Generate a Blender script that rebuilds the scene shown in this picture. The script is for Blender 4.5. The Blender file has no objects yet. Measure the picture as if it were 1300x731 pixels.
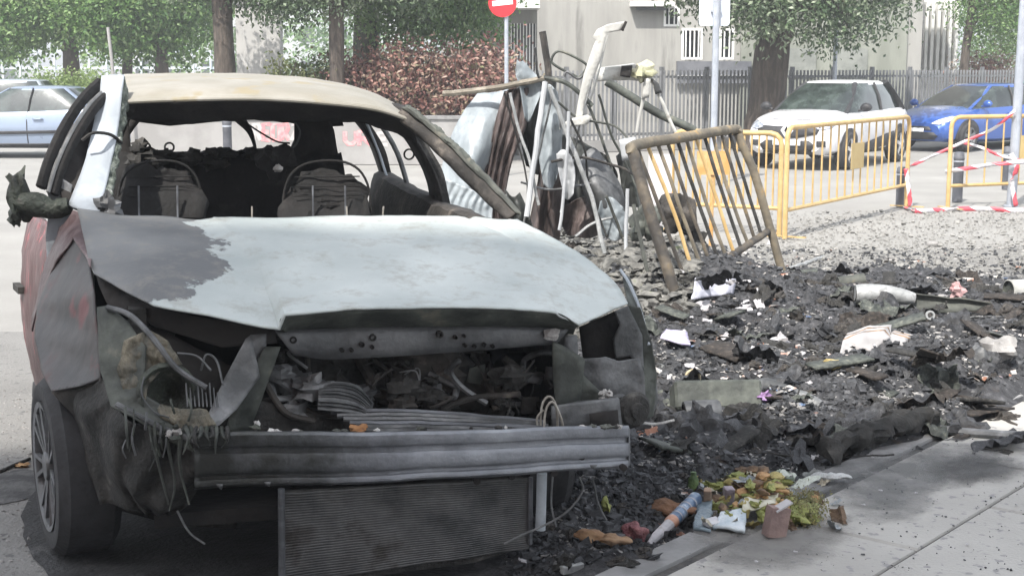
import bpy, bmesh, math, random
import numpy as np
from mathutils import Vector, Matrix, noise
from mathutils.bvhtree import BVHTree
from mathutils.geometry import tessellate_polygon
R = math.radians
random.seed(7)
SC = bpy.context.scene
COL = SC.collection
PI = math.pi

# ------------------------------------------------------------------ camera
F, CAMH, HZ = 1800.0, 1.8, 85.0          # focal length in photo pixels, camera height, horizon row
PITCH = math.atan((365.5 - HZ) / F)
cd = bpy.data.cameras.new('camera'); cam = bpy.data.objects.new('camera', cd); COL.objects.link(cam)
cd.sensor_width = 36.0; cd.lens = F / 1300 * 36.0
cd.clip_start = 0.05; cd.clip_end = 2000
cam.location = (0, 0, CAMH); cam.rotation_euler = (PI / 2 - PITCH, 0, 0)
SC.camera = cam

# ------------------------------------------------------------------ light
SUN_EL, SUN_AZ = R(52), R(205)            # sun stands behind the camera, a little to the left
w = bpy.data.worlds.new('World'); SC.world = w; w.use_nodes = True
nt = w.node_tree
sky = nt.nodes.new('ShaderNodeTexSky'); sky.sky_type = 'NISHITA'; sky.sun_disc = False
sky.sun_elevation = SUN_EL; sky.sun_rotation = SUN_AZ; sky.dust_density = 1.2; sky.air_density = 1.0
bg = nt.nodes['Background']; bg.inputs['Strength'].default_value = 0.15
bw = nt.nodes.new('ShaderNodeRGBToBW'); nt.links.new(sky.outputs[0], bw.inputs[0])      # thin high cloud: the blue sky paled
mxs = nt.nodes.new('ShaderNodeMix'); mxs.data_type = 'RGBA'; mxs.inputs[0].default_value = .82
nt.links.new(sky.outputs[0], mxs.inputs[6]); nt.links.new(bw.outputs[0], mxs.inputs[7]); nt.links.new(mxs.outputs[2], bg.inputs[0])
sd = bpy.data.lights.new('sun', 'SUN'); sd.energy = 2.0; sd.angle = R(0.6); sd.color = (1.0, 0.95, 0.88)
so = bpy.data.objects.new('sun', sd); COL.objects.link(so)
sdir = Vector((math.sin(SUN_AZ) * math.cos(SUN_EL), math.cos(SUN_AZ) * math.cos(SUN_EL), math.sin(SUN_EL)))
so.rotation_euler = sdir.to_track_quat('Z', 'Y').to_euler(); so.location = (0, -20, 40)
SC.view_settings.view_transform = 'Standard'; SC.view_settings.look = 'None'
SC.view_settings.gamma = 1.0; SC.view_settings.use_curve_mapping = False
SC.view_settings.exposure = 1.92
SC.cycles.max_bounces = 6; SC.cycles.transparent_max_bounces = 12

# ------------------------------------------------------------------ placing: photo pixel -> world point
_c, _s = math.cos(PITCH), math.sin(PITCH)
def ray(px, py):
    x = (px - 650) / F; y = -(py - 365.5) / F
    return Vector((x, _c + y * _s, -_s + y * _c))
def G(px, py, z=0.0):
    d = ray(px, py); return Vector((0, 0, CAMH)) + d * ((z - CAMH) / d.z)
def D(px, py, y):
    d = ray(px, py); return Vector((0, 0, CAMH)) + d * (y / d.y)
YAW = R(14)
CB = Vector((-math.sin(YAW), math.cos(YAW), 0)); CR = Vector((CB.y, -CB.x, 0))   # wreck: backward and right-hand directions
CO = Vector((-0.5717, 4.5329, 0))
def V(px, py, v):
    d = ray(px, py); t = (CO + CB * v).dot(CB) / (d.x * CB.x + d.y * CB.y)
    return Vector((0, 0, CAMH)) + d * t
def W(u, v, z): return CO + CR * u + CB * v + Vector((0, 0, z))

# ------------------------------------------------------------------ materials
def mat(name, c1, c2=None, c3=None, scale=6.0, rough=.7, metal=0.0, bump=.25, bscale=None, lo=.42, hi=.6, spot=None, spot_c=(.5,.5,.5), trans=0.0, coat=0.0, stretch=None, spec=.5):
    m = bpy.data.materials.new(name); m.use_nodes = True
    n = m.node_tree.nodes; l = m.node_tree.links; b = n['Principled BSDF']
    b.inputs['Roughness'].default_value = rough; b.inputs['Metallic'].default_value = metal
    b.inputs['Specular IOR Level'].default_value = spec
    if coat: b.inputs['Coat Weight'].default_value = coat; b.inputs['Coat Roughness'].default_value = .08
    tc = n.new('ShaderNodeTexCoord'); src = tc.outputs['Object']
    if stretch:
        mp = n.new('ShaderNodeMapping'); mp.inputs['Scale'].default_value = stretch
        l.new(src, mp.inputs[0]); src = mp.outputs[0]
    col = None
    if c2 is None: b.inputs['Base Color'].default_value = (*c1, 1)
    else:
        nz = n.new('ShaderNodeTexNoise'); nz.inputs['Scale'].default_value = scale; nz.inputs['Detail'].default_value = 9; nz.inputs['Roughness'].default_value = .62
        l.new(src, nz.inputs[0])
        cr = n.new('ShaderNodeValToRGB'); l.new(nz.outputs[0], cr.inputs[0])
        e = cr.color_ramp.elements
        e[0].position = lo; e[0].color = (*c1, 1); e[1].position = hi; e[1].color = (*c2, 1)
        if c3: q = e.new(min(.98, hi + (hi - lo) * .6)); q.color = (*c3, 1)
        col = cr.outputs[0]
        if spot:
            n2 = n.new('ShaderNodeTexNoise'); n2.inputs['Scale'].default_value = spot; n2.inputs['Detail'].default_value = 4
            l.new(src, n2.inputs[0])
            mr = n.new('ShaderNodeMapRange'); mr.inputs[1].default_value = .60; mr.inputs[2].default_value = .66
            l.new(n2.outputs[0], mr.inputs[0])
            mx = n.new('ShaderNodeMix'); mx.data_type = 'RGBA'; mx.inputs[7].default_value = (*spot_c, 1)
            l.new(mr.outputs[0], mx.inputs[0]); l.new(col, mx.inputs[6]); col = mx.outputs[2]
        l.new(col, b.inputs['Base Color'])
        rr = n.new('ShaderNodeMapRange'); rr.inputs[3].default_value = max(0, rough - .12); rr.inputs[4].default_value = min(1, rough + .12)
        l.new(nz.outputs[0], rr.inputs[0]); l.new(rr.outputs[0], b.inputs['Roughness'])
    if bump:
        nb = n.new('ShaderNodeTexNoise'); nb.inputs['Scale'].default_value = bscale or scale * 5; nb.inputs['Detail'].default_value = 8
        l.new(src, nb.inputs[0]); bp = n.new('ShaderNodeBump'); bp.inputs['Strength'].default_value = bump; bp.inputs['Distance'].default_value = .02
        l.new(nb.outputs[0], bp.inputs['Height']); l.new(bp.outputs[0], b.inputs['Normal'])
    if trans:
        tr = n.new('ShaderNodeBsdfTranslucent'); ms = n.new('ShaderNodeMixShader'); ms.inputs[0].default_value = trans
        if col: l.new(col, tr.inputs[0])
        else: tr.inputs[0].default_value = (*c1, 1)
        l.new(b.outputs[0], ms.inputs[1]); l.new(tr.outputs[0], ms.inputs[2]); l.new(ms.outputs[0], n['Material Output'].inputs[0])
    return m

def leafmat(name, cols, trans=.35):
    m = bpy.data.materials.new(name); m.use_nodes = True
    n = m.node_tree.nodes; l = m.node_tree.links; b = n['Principled BSDF']; b.inputs['Roughness'].default_value = .5
    at = n.new('ShaderNodeAttribute'); at.attribute_name = 'tint'
    cr = n.new('ShaderNodeValToRGB'); l.new(at.outputs['Fac'], cr.inputs[0]); e = cr.color_ramp.elements
    e[0].color = (*cols[0], 1); e[1].color = (*cols[-1], 1)
    for i, c in enumerate(cols[1:-1]): q = e.new((i + 1) / (len(cols) - 1)); q.color = (*c, 1)
    l.new(cr.outputs[0], b.inputs['Base Color'])
    tr = n.new('ShaderNodeBsdfTranslucent'); l.new(cr.outputs[0], tr.inputs[0])
    ms = n.new('ShaderNodeMixShader'); ms.inputs[0].default_value = trans
    l.new(b.outputs[0], ms.inputs[1]); l.new(tr.outputs[0], ms.inputs[2]); l.new(ms.outputs[0], n['Material Output'].inputs[0])
    return m

K = {}
K['char'] = mat('char', (.018,.018,.017), (.05,.048,.045), (.12,.115,.105), scale=9, rough=.85, bump=.5, bscale=60)
K['charbrown'] = mat('char_brown', (.024,.022,.020), (.065,.058,.052), (.19,.165,.14), scale=7, rough=.8, bump=.4, bscale=40)
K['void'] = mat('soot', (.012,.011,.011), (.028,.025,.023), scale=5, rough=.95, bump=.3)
K['grey'] = mat('burnt_grey_metal', (.07,.073,.075), (.19,.195,.20), (.33,.335,.34), scale=5, rough=.55, metal=.3, bump=.2, bscale=50)
K['beam'] = mat('beam_metal', (.10,.105,.115), (.19,.20,.22), (.27,.28,.30), scale=3, rough=.5, metal=.35, bump=.15, bscale=70, stretch=(1,1,3))
K['pale'] = mat('ash_pale_metal', (.30,.33,.36), (.42,.46,.50), (.20,.22,.21), scale=4, rough=.6, bump=.15)
K['roof'] = mat('scorched_roof', (.25,.235,.195), (.30,.285,.25), (.37,.36,.34), scale=3.5, rough=.6, bump=.12, spot=5, spot_c=(.27,.235,.16))
K['olive'] = mat('scorched_olive', (.04,.045,.04), (.10,.11,.095), (.21,.20,.16), scale=6, rough=.65, bump=.3)
K['rust'] = mat('rusty_scorched', (.05,.054,.048), (.11,.115,.10), (.24,.19,.12), scale=5, rough=.75, bump=.3)
K['fender'] = mat('fender_metal', (.045,.045,.047), (.075,.068,.068), (.10,.06,.058), scale=3.2, rough=.5, metal=.3, bump=.15, spot=4.5, spot_c=(.16,.06,.065))
K['door'] = mat('scorched_red_door', (.12,.075,.075), (.07,.03,.03), (.20,.17,.17), scale=4, rough=.5, bump=.2, stretch=(6,6,1), spot=5, spot_c=(.30,.08,.09))
K['wing'] = mat('wing_upper_metal', (.08,.045,.045), (.18,.13,.13), (.36,.34,.33), scale=6, rough=.5, bump=.3)
K['tyre'] = mat('tyre_rubber', (.022,.022,.024), (.04,.04,.043), scale=8, rough=.8, bump=.3)
K['rim'] = mat('rim_alloy', (.14,.145,.15), (.22,.225,.24), (.06,.06,.06), scale=8, rough=.5, metal=.5, bump=.2)
K['plastic'] = mat('melted_green_plastic', (.02,.022,.018), (.05,.06,.045), (.13,.12,.11), scale=12, rough=.6, bump=.6)
K['fins'] = mat('radiator_fins', (.055,.057,.058), (.13,.13,.13), (.05,.045,.04), scale=4, rough=.5, metal=.5, bump=.1)
K['ash'] = mat('white_ash', (.35,.34,.33), (.6,.59,.57), scale=20, rough=.9, bump=.5)
K['seat'] = mat('charred_seat', (.006,.006,.006), (.012,.011,.011), (.03,.028,.026), scale=6, rough=.9, bump=.5)
K['wire'] = mat('bare_wire', (.25,.23,.2), (.4,.38,.34), scale=20, rough=.6, metal=.3, bump=0)

# hood: white ash where the paint has burnt off, blue-grey metal with a ragged edge where it has not
def hood_mat():
    m = bpy.data.materials.new('bonnet_burnt_paint'); m.use_nodes = True
    n = m.node_tree.nodes; l = m.node_tree.links; b = n['Principled BSDF']
    at = n.new('ShaderNodeAttribute'); at.attribute_name = 'patch'
    tc = n.new('ShaderNodeTexCoord')
    nz = n.new('ShaderNodeTexNoise'); nz.inputs['Scale'].default_value = 5; nz.inputs['Detail'].default_value = 10; nz.inputs['Roughness'].default_value = .65
    l.new(tc.outputs['Object'], nz.inputs[0])
    a = n.new('ShaderNodeMath'); a.operation = 'MULTIPLY_ADD'; a.inputs[1].default_value = 1.25
    l.new(nz.outputs[0], a.inputs[0]); l.new(at.outputs['Fac'], a.inputs[2])
    mr = n.new('ShaderNodeMapRange'); mr.inputs[1].default_value = 1.10; mr.inputs[2].default_value = 1.135
    l.new(a.outputs[0], mr.inputs[0])
    n2 = n.new('ShaderNodeTexNoise'); n2.inputs['Scale'].default_value = 2.2; n2.inputs['Detail'].default_value = 7
    l.new(tc.outputs['Object'], n2.inputs[0])
    w_ = n.new('ShaderNodeValToRGB'); e = w_.color_ramp.elements; e[0].position = .3; e[0].color = (.34,.38,.375,1); e[1].position = .66; e[1].color = (.54,.58,.565,1)
    g_ = n.new('ShaderNodeValToRGB'); e = g_.color_ramp.elements; e[0].position = .35; e[0].color = (.11,.115,.12,1); e[1].position = .7; e[1].color = (.21,.215,.215,1)
    l.new(n2.outputs[0], w_.inputs[0]); l.new(n2.outputs[0], g_.inputs[0])
    mx = n.new('ShaderNodeMix'); mx.data_type = 'RGBA'
    l.new(mr.outputs[0], mx.inputs[0]); l.new(w_.outputs[0], mx.inputs[6]); l.new(g_.outputs[0], mx.inputs[7])
    # thin dirty streaks
    n3 = n.new('ShaderNodeTexNoise'); n3.inputs['Scale'].default_value = 9; n3.inputs['Detail'].default_value = 12; n3.inputs['Roughness'].default_value = .75
    l.new(tc.outputs['Object'], n3.inputs[0])
    m3 = n.new('ShaderNodeMapRange'); m3.inputs[1].default_value = .50; m3.inputs[2].default_value = .72; m3.inputs[4].default_value = .75
    l.new(n3.outputs[0], m3.inputs[0])
    mz = n.new('ShaderNodeMix'); mz.data_type = 'RGBA'; mz.inputs[7].default_value = (.25,.235,.20,1)
    l.new(m3.outputs[0], mz.inputs[0]); l.new(mx.outputs[2], mz.inputs[6])
    l.new(mz.outputs[2], b.inputs['Base Color'])
    b.inputs['Roughness'].default_value = .55
    bp = n.new('ShaderNodeBump'); bp.inputs['Strength'].default_value = .5; bp.inputs['Distance'].default_value = .008
    inv = n.new('ShaderNodeMath'); inv.operation = 'MULTIPLY_ADD'; inv.inputs[1].default_value = -1.5
    l.new(mr.outputs[0], inv.inputs[0]); l.new(n3.outputs[0], inv.inputs[2])
    l.new(inv.outputs[0], bp.inputs['Height']); l.new(bp.outputs[0], b.inputs['Normal'])
    return m
K['hood'] = hood_mat()
def sootmat(name, clean, dirty, rough=.5, metal=.35, sc=4):
    m = mat(name, *clean, scale=sc, rough=rough, metal=metal, bump=.15, bscale=70)
    n = m.node_tree.nodes; l = m.node_tree.links; b = n['Principled BSDF']; src = b.inputs['Base Color'].links[0].from_socket
    at = n.new('ShaderNodeAttribute'); at.attribute_name = 'soot'; tc = n.new('ShaderNodeTexCoord')
    nz = n.new('ShaderNodeTexNoise'); nz.inputs['Scale'].default_value = 5; nz.inputs['Detail'].default_value = 10; nz.inputs['Roughness'].default_value = .7
    l.new(tc.outputs['Object'], nz.inputs[0]); ad = n.new('ShaderNodeMath'); ad.operation = 'ADD'; l.new(nz.outputs[0], ad.inputs[0]); l.new(at.outputs['Fac'], ad.inputs[1])
    mr = n.new('ShaderNodeMapRange'); mr.inputs[1].default_value = .62; mr.inputs[2].default_value = 1.05; l.new(ad.outputs[0], mr.inputs[0])
    mx = n.new('ShaderNodeMix'); mx.data_type = 'RGBA'; mx.inputs[7].default_value = (*dirty, 1); l.new(mr.outputs[0], mx.inputs[0]); l.new(src, mx.inputs[6]); l.new(mx.outputs[2], b.inputs['Base Color'])
    return m
K['beams'] = sootmat('beam_sooted', ((.17,.18,.20), (.27,.285,.31), (.36,.38,.41)), (.028,.030,.028))
K['greys'] = sootmat('support_sooted', ((.10,.105,.11), (.17,.175,.18), (.24,.24,.245)), (.03,.03,.03))

# ------------------------------------------------------------------ mesh helpers
def catmull(P, n):
    if len(P) < 3 or n < 2:
        out = []
        L = len(P) - 1
        for i in range(n):
            t = i / (n - 1) * L; k = min(int(t), L - 1); out.append(P[k].lerp(P[k + 1], t - k))
        return out
    out = []; L = len(P) - 1
    for i in range(n):
        t = i / (n - 1) * L; k = min(int(t), L - 1); f = t - k
        a = P[k - 1] if k > 0 else P[0] * 2 - P[1]; b = P[k]; c = P[k + 1]
        d = P[k + 2] if k + 2 <= L else P[L] * 2 - P[L - 1]
        out.append(b + (c - a) * (f * .5) + (a * 2 - b * 5 + c * 4 - d) * (f * f * .5) + (b * 3 - a - c * 3 + d) * (f * f * f * .5))
    return out
def linres(P, per):
    out = []
    for a, b in zip(P[:-1], P[1:]):
        for i in range(per): out.append(a.lerp(b, i / per))
    out.append(P[-1].copy()); return out
def fbm(p, s=1.0, o=4):
    return noise.fractal(Vector(p) * s, .9, 2.1, o)

class MB:
    def __init__(s): s.v = []; s.f = []; s.m = []
    def add(s, vs, fs, mi=0):
        o = len(s.v); s.v += [Vector(v) for v in vs]; s.f += [tuple(i + o for i in f) for f in fs]; s.m += [mi] * len(fs)
    def box(s, c, d, rot=None, mi=0, taper=1.0):
        c = Vector(c); x, y, z = d[0] / 2, d[1] / 2, d[2] / 2
        vs = [Vector((sx * x * (taper if sz > 0 else 1), sy * y * (taper if sz > 0 else 1), sz * z)) for sz in (-1, 1) for sy in (-1, 1) for sx in (-1, 1)]
        if rot: vs = [rot @ v for v in vs]
        s.add([c + v for v in vs], [(0,2,3,1),(4,5,7,6),(0,1,5,4),(2,6,7,3),(0,4,6,2),(1,3,7,5)], mi)
        return s
    def tube(s, P, r, n=8, mi=0, cap=True, flat=1.0):
        P = [Vector(p) for p in P]; rs = r if isinstance(r, (list, tuple)) else [r] * len(P)
        o = len(s.v); up = None
        for i, p in enumerate(P):
            t = (P[min(i + 1, len(P) - 1)] - P[max(i - 1, 0)])
            if t.length < 1e-9: t = Vector((0, 0, 1))
            t.normalize()
            if up is None:
                up = t.cross(Vector((0, 0, 1)) if abs(t.z) < .9 else Vector((1, 0, 0))).normalized()
            up = (up - t * up.dot(t)).normalized(); bi = t.cross(up)
            for k in range(n):
                a = 2 * PI * k / n
                s.v.append(p + up * math.cos(a) * rs[i] + bi * math.sin(a) * rs[i] * flat)
        for i in range(len(P) - 1):
            for k in range(n):
                a = o + i * n + k; b = o + i * n + (k + 1) % n
                s.f.append((a, b, b + n, a + n)); s.m.append(mi)
        if cap:
            s.f.append(tuple(o + k for k in range(n))[::-1]); s.m.append(mi)
            s.f.append(tuple(o + (len(P) - 1) * n + k for k in range(n))); s.m.append(mi)
        return s
    def bar(s, a, b, w, h, mi=0):
        a = Vector(a); b = Vector(b); t = (b - a); L = t.length; q = t.to_track_quat('X', 'Z').to_matrix()
        return s.box((a + b) / 2, (L, w, h), q, mi)
    def grid(s, rows, disp=None, mi=0, wrap=False):
        o = len(s.v); nr = len(rows); nc = len(rows[0])
        for i, r_ in enumerate(rows):
            for j, p in enumerate(r_):
                q = p.copy()
                if disp: q = q + disp(i / (nr - 1), j / (nc - 1), p)
                s.v.append(q)
        for i in range(nr - 1):
            for j in range(nc - 1 + (1 if wrap else 0)):
                a = o + i * nc + j; b = o + i * nc + (j + 1) % nc
                s.f.append((a, b, b + nc, a + nc)); s.m.append(mi)
        return s
    def loft(s, rows, nr, nc, disp=None, lin=0, mi=0):
        rs = [(linres(r_, lin) if lin else catmull(r_, nc)) for r_ in rows]
        n_ = len(rs[0]); cols = [catmull([r_[j] for r_ in rs], nr) for j in range(n_)]
        return s.grid([[cols[j][i] for j in range(n_)] for i in range(nr)], disp, mi)
    def blob(s, c, r, seed=0, amp=.3, fr=1.5, nu=10, nv=7, rot=None, mi=0):
        c = Vector(c); o = len(s.v); off = Vector((seed * 13.7, seed * 3.1, seed * 7.9))
        for i in range(nv + 1):
            th = PI * i / nv
            for j in range(nu):
                ph = 2 * PI * j / nu
                d = Vector((math.sin(th) * math.cos(ph), math.sin(th) * math.sin(ph), math.cos(th)))
                k = 1 + amp * noise.noise(d * fr + off) * 2
                p = Vector((d.x * r[0], d.y * r[1], d.z * r[2])) * k
                if rot: p = rot @ p
                s.v.append(c + p)
        for i in range(nv):
            for j in range(nu):
                a = o + i * nu + j; b = o + i * nu + (j + 1) % nu
                s.f.append((a, a + nu, b + nu, b)); s.m.append(mi)
        return s
    def lathe(s, c, axis, prof, n=24, mi=0):
        """prof: list of (along axis, radius)"""
        c = Vector(c); ax = Vector(axis).normalized(); u = ax.orthogonal().normalized(); w_ = ax.cross(u); o = len(s.v)
        for (h, r) in prof:
            for k in range(n):
                a = 2 * PI * k / n; s.v.append(c + ax * h + (u * math.cos(a) + w_ * math.sin(a)) * r)
        for i in range(len(prof) - 1):
            for k in range(n):
                a = o + i * n + k; b = o + i * n + (k + 1) % n
                s.f.append((a, b, b + n, a + n)); s.m.append(mi)
        return s
    def build(s, name, m, parent=None, smooth=True, kind=None, solid=0, ang=40, attr=None, local=False, loc=None):
        me = bpy.data.meshes.new(name)
        off = Vector((0, 0, 0))
        if loc is not None: off = Vector(loc)
        elif parent is not None and not local: off = wloc(parent)
        me.from_pydata([tuple(v - off) for v in s.v], [], s.f)
        ms = m if isinstance(m, (list, tuple)) else [m]
        for x in ms: me.materials.append(x)
        if len(ms) > 1: me.polygons.foreach_set('material_index', s.m)
        if smooth:
            me.shade_smooth(); me.set_sharp_from_angle(angle=R(ang))
        if attr is not None:
            a = me.attributes.new(attr[0], 'FLOAT', 'POINT'); a.data.foreach_set('value', attr[1])
        me.update()
        o = bpy.data.objects.new(name, me); COL.objects.link(o)
        if loc is not None: o.location = off
        if parent is not None: o.parent = parent; WL[o.name] = off if not local else Vector((0, 0, 0))
        if kind: o['kind'] = kind
        if solid:
            md = o.modifiers.new('thickness', 'SOLIDIFY'); md.thickness = solid; md.offset = 0
        return o
WL = {}
def wloc(o): return WL.get(o.name, Vector(o.location) if o.parent is None else Vector((0, 0, 0)))
def tag(o, label=None, cat=None, group=None, kind=None):
    if label: o['label'] = label
    if cat: o['category'] = cat
    if group: o['group'] = group
    if kind: o['kind'] = kind
    return o
def thing(name, label, cat, loc, group=None, rz=0):
    o = bpy.data.objects.new(name, None); COL.objects.link(o); o.location = loc; o.rotation_euler = (0, 0, rz)
    o.empty_display_size = .1
    return tag(o, label, cat, group)
def copy_tree(root, parent=None):
    c = root.copy(); COL.objects.link(c)
    if parent is not None: c.parent = parent
    for ch in [x for x in KIDS.get(root.name, [])]: copy_tree(ch, c)
    return c
KIDS = {}
def kids_index():
    KIDS.clear()
    for o in bpy.data.objects:
        if o.parent: KIDS.setdefault(o.parent.name, []).append(o)
def panel(name, pts, m, parent, thick=.004, cuts=3, amp=.006, fr=5, smooth=True, loc=None, kind=None, amp2=0):
    """sheet with the outline pts, subdivided and dented"""
    pts = [Vector(p) for p in pts]
    tri = tessellate_polygon([pts])
    bm = bmesh.new(); vs = [bm.verts.new(p) for p in pts]
    for t in tri:
        try: bm.faces.new([vs[i] for i in t])
        except ValueError: pass
    bmesh.ops.recalc_face_normals(bm, faces=bm.faces)
    for _ in range(cuts):
        es = sorted(bm.edges, key=lambda e: -e.calc_length()); L = es[0].calc_length()
        bmesh.ops.subdivide_edges(bm, edges=[e for e in bm.edges if e.calc_length() > L * .4], cuts=1)
        bmesh.ops.triangulate(bm, faces=[f for f in bm.faces if len(f.verts) > 3])
    inner = [v for v in bm.verts if not v.is_boundary]
    for _ in range(10 if cuts > 2 else 3): bmesh.ops.smooth_vert(bm, verts=inner, factor=.5, use_axis_x=True, use_axis_y=True, use_axis_z=True)
    bm.normal_update()
    nn = Vector((0, 0, 0))
    for f in bm.faces: nn += f.normal * f.calc_area()
    nn.normalize()
    for v in bm.verts:
        v.co += nn * amp * fbm(v.co, fr) + (noise.noise_vector(v.co * fr * 3) * amp2 if amp2 else Vector((0,0,0)))
    q = MB(); bm.verts.index_update(); q.v = [v.co.copy() for v in bm.verts]; q.f = [tuple(v.index for v in f.verts) for f in bm.faces]; q.m = [0] * len(q.f)
    bm.free()
    return q.build(name, m, parent, smooth, kind, solid=thick, loc=loc, ang=75)
def smoothstep(a, b, x):
    t = max(0, min(1, (x - a) / (b - a))); return t * t * (3 - 2 * t)
# ================================================================== SETTING
M_ground = mat('dusty_asphalt', (.235,.23,.218), (.28,.275,.262), (.33,.323,.308), scale=.8, rough=.9, bump=.25, bscale=30, lo=.35, hi=.6)
M_road = mat('asphalt', (.175,.172,.166), (.225,.222,.214), (.27,.266,.256), scale=1.2, rough=.9, bump=.5, bscale=60, lo=.35, hi=.65, spot=18, spot_c=(.12,.12,.12))
M_slab = mat('concrete_slab', (.33,.32,.30), (.42,.41,.385), (.48,.465,.435), scale=1.6, rough=.85, bump=.18, bscale=70, lo=.3, hi=.62, spot=22, spot_c=(.25,.245,.245))
M_kerb = mat('kerb_stone', (.17,.17,.17), (.27,.27,.27), scale=3, rough=.85, bump=.3)

# ground: one sheet to the horizon; finer near the camera, gentle unevenness
def ground():
    b = MB(); xs = [-900,-300,-100,-40,-20,-12,-8,-6,-5,-4,-3,-2,-1,0,1,2,3,4,5,6,8,12,20,40,100,300,900]
    ys = [-60,-30,-10,0,2,4,6,8,10,12,14,17,20,25,30,40,60,100,200,500,1200]
    b.grid([[Vector((x, y, -.012)) for x in xs] for y in ys]); return b.build('ground', M_ground, smooth=False, kind='structure')
ground()
# carriageway the wreck stands on
b = MB(); b.grid([[Vector((x, y, 0)) for x in (-9, -5, -2.5, 0, 2, 4)] for y in (-12, 0, 4, 7, 9.6)])
road = b.build('road', M_road, smooth=False, kind='structure')

# footpath in the right foreground: separate paving slabs in a dark joint bed, running diagonally away
PZ = .10
pd = (G(1300, 615, PZ) - G(1110, 731, PZ)); pd.z = 0; pd.normalize(); pn = Vector((pd.y, -pd.x, 0))
p0 = G(1110, 731, PZ); sw = abs((G(840, 731, PZ) - p0).dot(pn))
pav = MB()
kedge = G(752, 731, PZ)
off0 = (kedge - p0).dot(pn)
def pp(a, c, z=PZ): 
    q = p0 + pd * a + pn * c; return Vector((q.x, q.y, z))
L0, L1 = -4.0, 3.1
pav.add([pp(L0, off0 + .13, -.02), pp(L1, off0 + .13, -.02), pp(L1, 4, -.02), pp(L0, 4, -.02), pp(L0, off0 + .13, PZ - .012), pp(L1, off0 + .13, PZ - .012), pp(L1, 4, PZ - .012), pp(L0, 4, PZ - .012)],
        [(0,1,2,3),(4,7,6,5),(0,4,5,1),(1,5,6,2),(2,6,7,3),(3,7,4,0)])
pavement = pav.build('pavement', mat('joint_dirt', (.05,.05,.05), (.09,.085,.08), scale=20, rough=.95), smooth=False, kind='structure')
def slab(name, a0, a1, c0, c1, z1, m, parent):
    g = .006; q = MB(); z0 = z1 - .06; dz = [random.uniform(-.0015, .0015) for _ in range(4)]
    base = [(a0 + g, c0 + g), (a1 - g, c0 + g), (a1 - g, c1 - g), (a0 + g, c1 - g)]
    top = [pp(a, c, z1 + d_) for (a, c), d_ in zip(base, dz)]; ch = .008
    cen = sum(top, Vector()) / 4
    up = [p + (cen - p).normalized() * ch * 1.3 for p in top]; lo = [p - Vector((0, 0, ch)) for p in top]; bo = [Vector((p.x, p.y, z0)) for p in top]
    q.add(up + lo + bo, [(0,1,2,3)] + [(i, 4 + i, 4 + (i + 1) % 4, (i + 1) % 4) for i in range(4)] + [(4 + i, 8 + i, 8 + (i + 1) % 4, 4 + (i + 1) % 4) for i in range(4)])
    return q.build(name, m, parent, smooth=False)
a = off0; cols_ = [-2 * sw, -sw, 0, sw * .92, sw * 1.85, sw * 2.8, sw * 3.7]
for ci in range(1, len(cols_) - 1):
    c0 = max(cols_[ci], off0 + .15); c1 = cols_[ci + 1]; aa = L0 + (ci % 2) * .6
    if c1 - c0 < .05: continue
    while aa < L1 - .1:
        a1 = min(aa + 1.25, L1); slab('paving_slab', aa, a1, c0, c1, PZ, M_slab, pavement); aa = a1
aa = L0
if cols_[1] > off0 + .2:
    aa = L0
    while aa < L1 - .1:
        a1 = min(aa + 1.25, L1); slab('paving_slab', aa, a1, off0 + .15, cols_[1], PZ, M_slab, pavement); aa = a1
aa = L0
while aa < L1 - .1:
    a1 = min(aa + 1.0, L1); slab('kerb_stone', aa, a1, off0 - .0, off0 + .145, PZ + .004, M_kerb, pavement); aa = a1

# ------------------------------------------------------------------ unseen building added behind the camera to shade the foreground
def holes_wall(b, x0, x1, z0, z1, y, th, holes, mi=0):
    xs = sorted({x0, x1, *[h[0] for h in holes], *[h[1] for h in holes]}); zs = sorted({z0, z1, *[h[2] for h in holes], *[h[3] for h in holes]})
    for i in range(len(xs) - 1):
        for j in range(len(zs) - 1):
            cx, cz = (xs[i] + xs[i + 1]) / 2, (zs[j] + zs[j + 1]) / 2
            if any(h[0] < cx < h[1] and h[2] < cz < h[3] for h in holes): continue
            b.box((cx, y + th / 2, cz), (xs[i + 1] - xs[i], th, zs[j + 1] - zs[j]), mi=mi)
M_brick = mat('brick_wall', (.26,.15,.11), (.34,.21,.15), scale=3, rough=.9, bump=.3)
M_glassd = mat('dark_window_glass', (.03,.035,.04), rough=.08, bump=0)
M_white = mat('white_paint', (.72,.72,.70), (.80,.80,.78), scale=3, rough=.5, bump=.05)
HB = 28.3  # height sets how far the added building throws its shade
bb = thing('shade_blocker', 'unseen brick block added behind the viewer to shade the foreground', 'building', (0, -14, 0))
hs = [(-25 + i * 4.2, -23.4 + i * 4.2, 1.2 + k * 3.1, 2.8 + k * 3.1) for i in range(8) for k in range(9)]
q = MB(); holes_wall(q, -26, 7, 0, HB, -14, .3, []); q.build('wall', M_brick, bb, smooth=False)
q = MB(); q.box((-9.5, -20, HB + .15), (33.4, 12.6, .3)); q.build('roof', M_kerb, bb, smooth=False)
q = MB(); q.box((-25.86, -19.7, HB / 2), (.3, 11, HB)); q.box((6.86, -19.7, HB / 2), (.3, 11, HB)); q.build('side_wall', M_brick, bb, smooth=False)
for h in hs:
    q = MB(); q.box(((h[0] + h[1]) / 2, -13.68, (h[2] + h[3]) / 2), (1.6, .06, 1.6)); wf = q.build('window', M_white, bb, smooth=False)
    q = MB(); q.box(((h[0] + h[1]) / 2, -13.64, (h[2] + h[3]) / 2), (1.4, .03, 1.4)); q.build('pane', M_glassd, wf, smooth=False)

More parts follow.
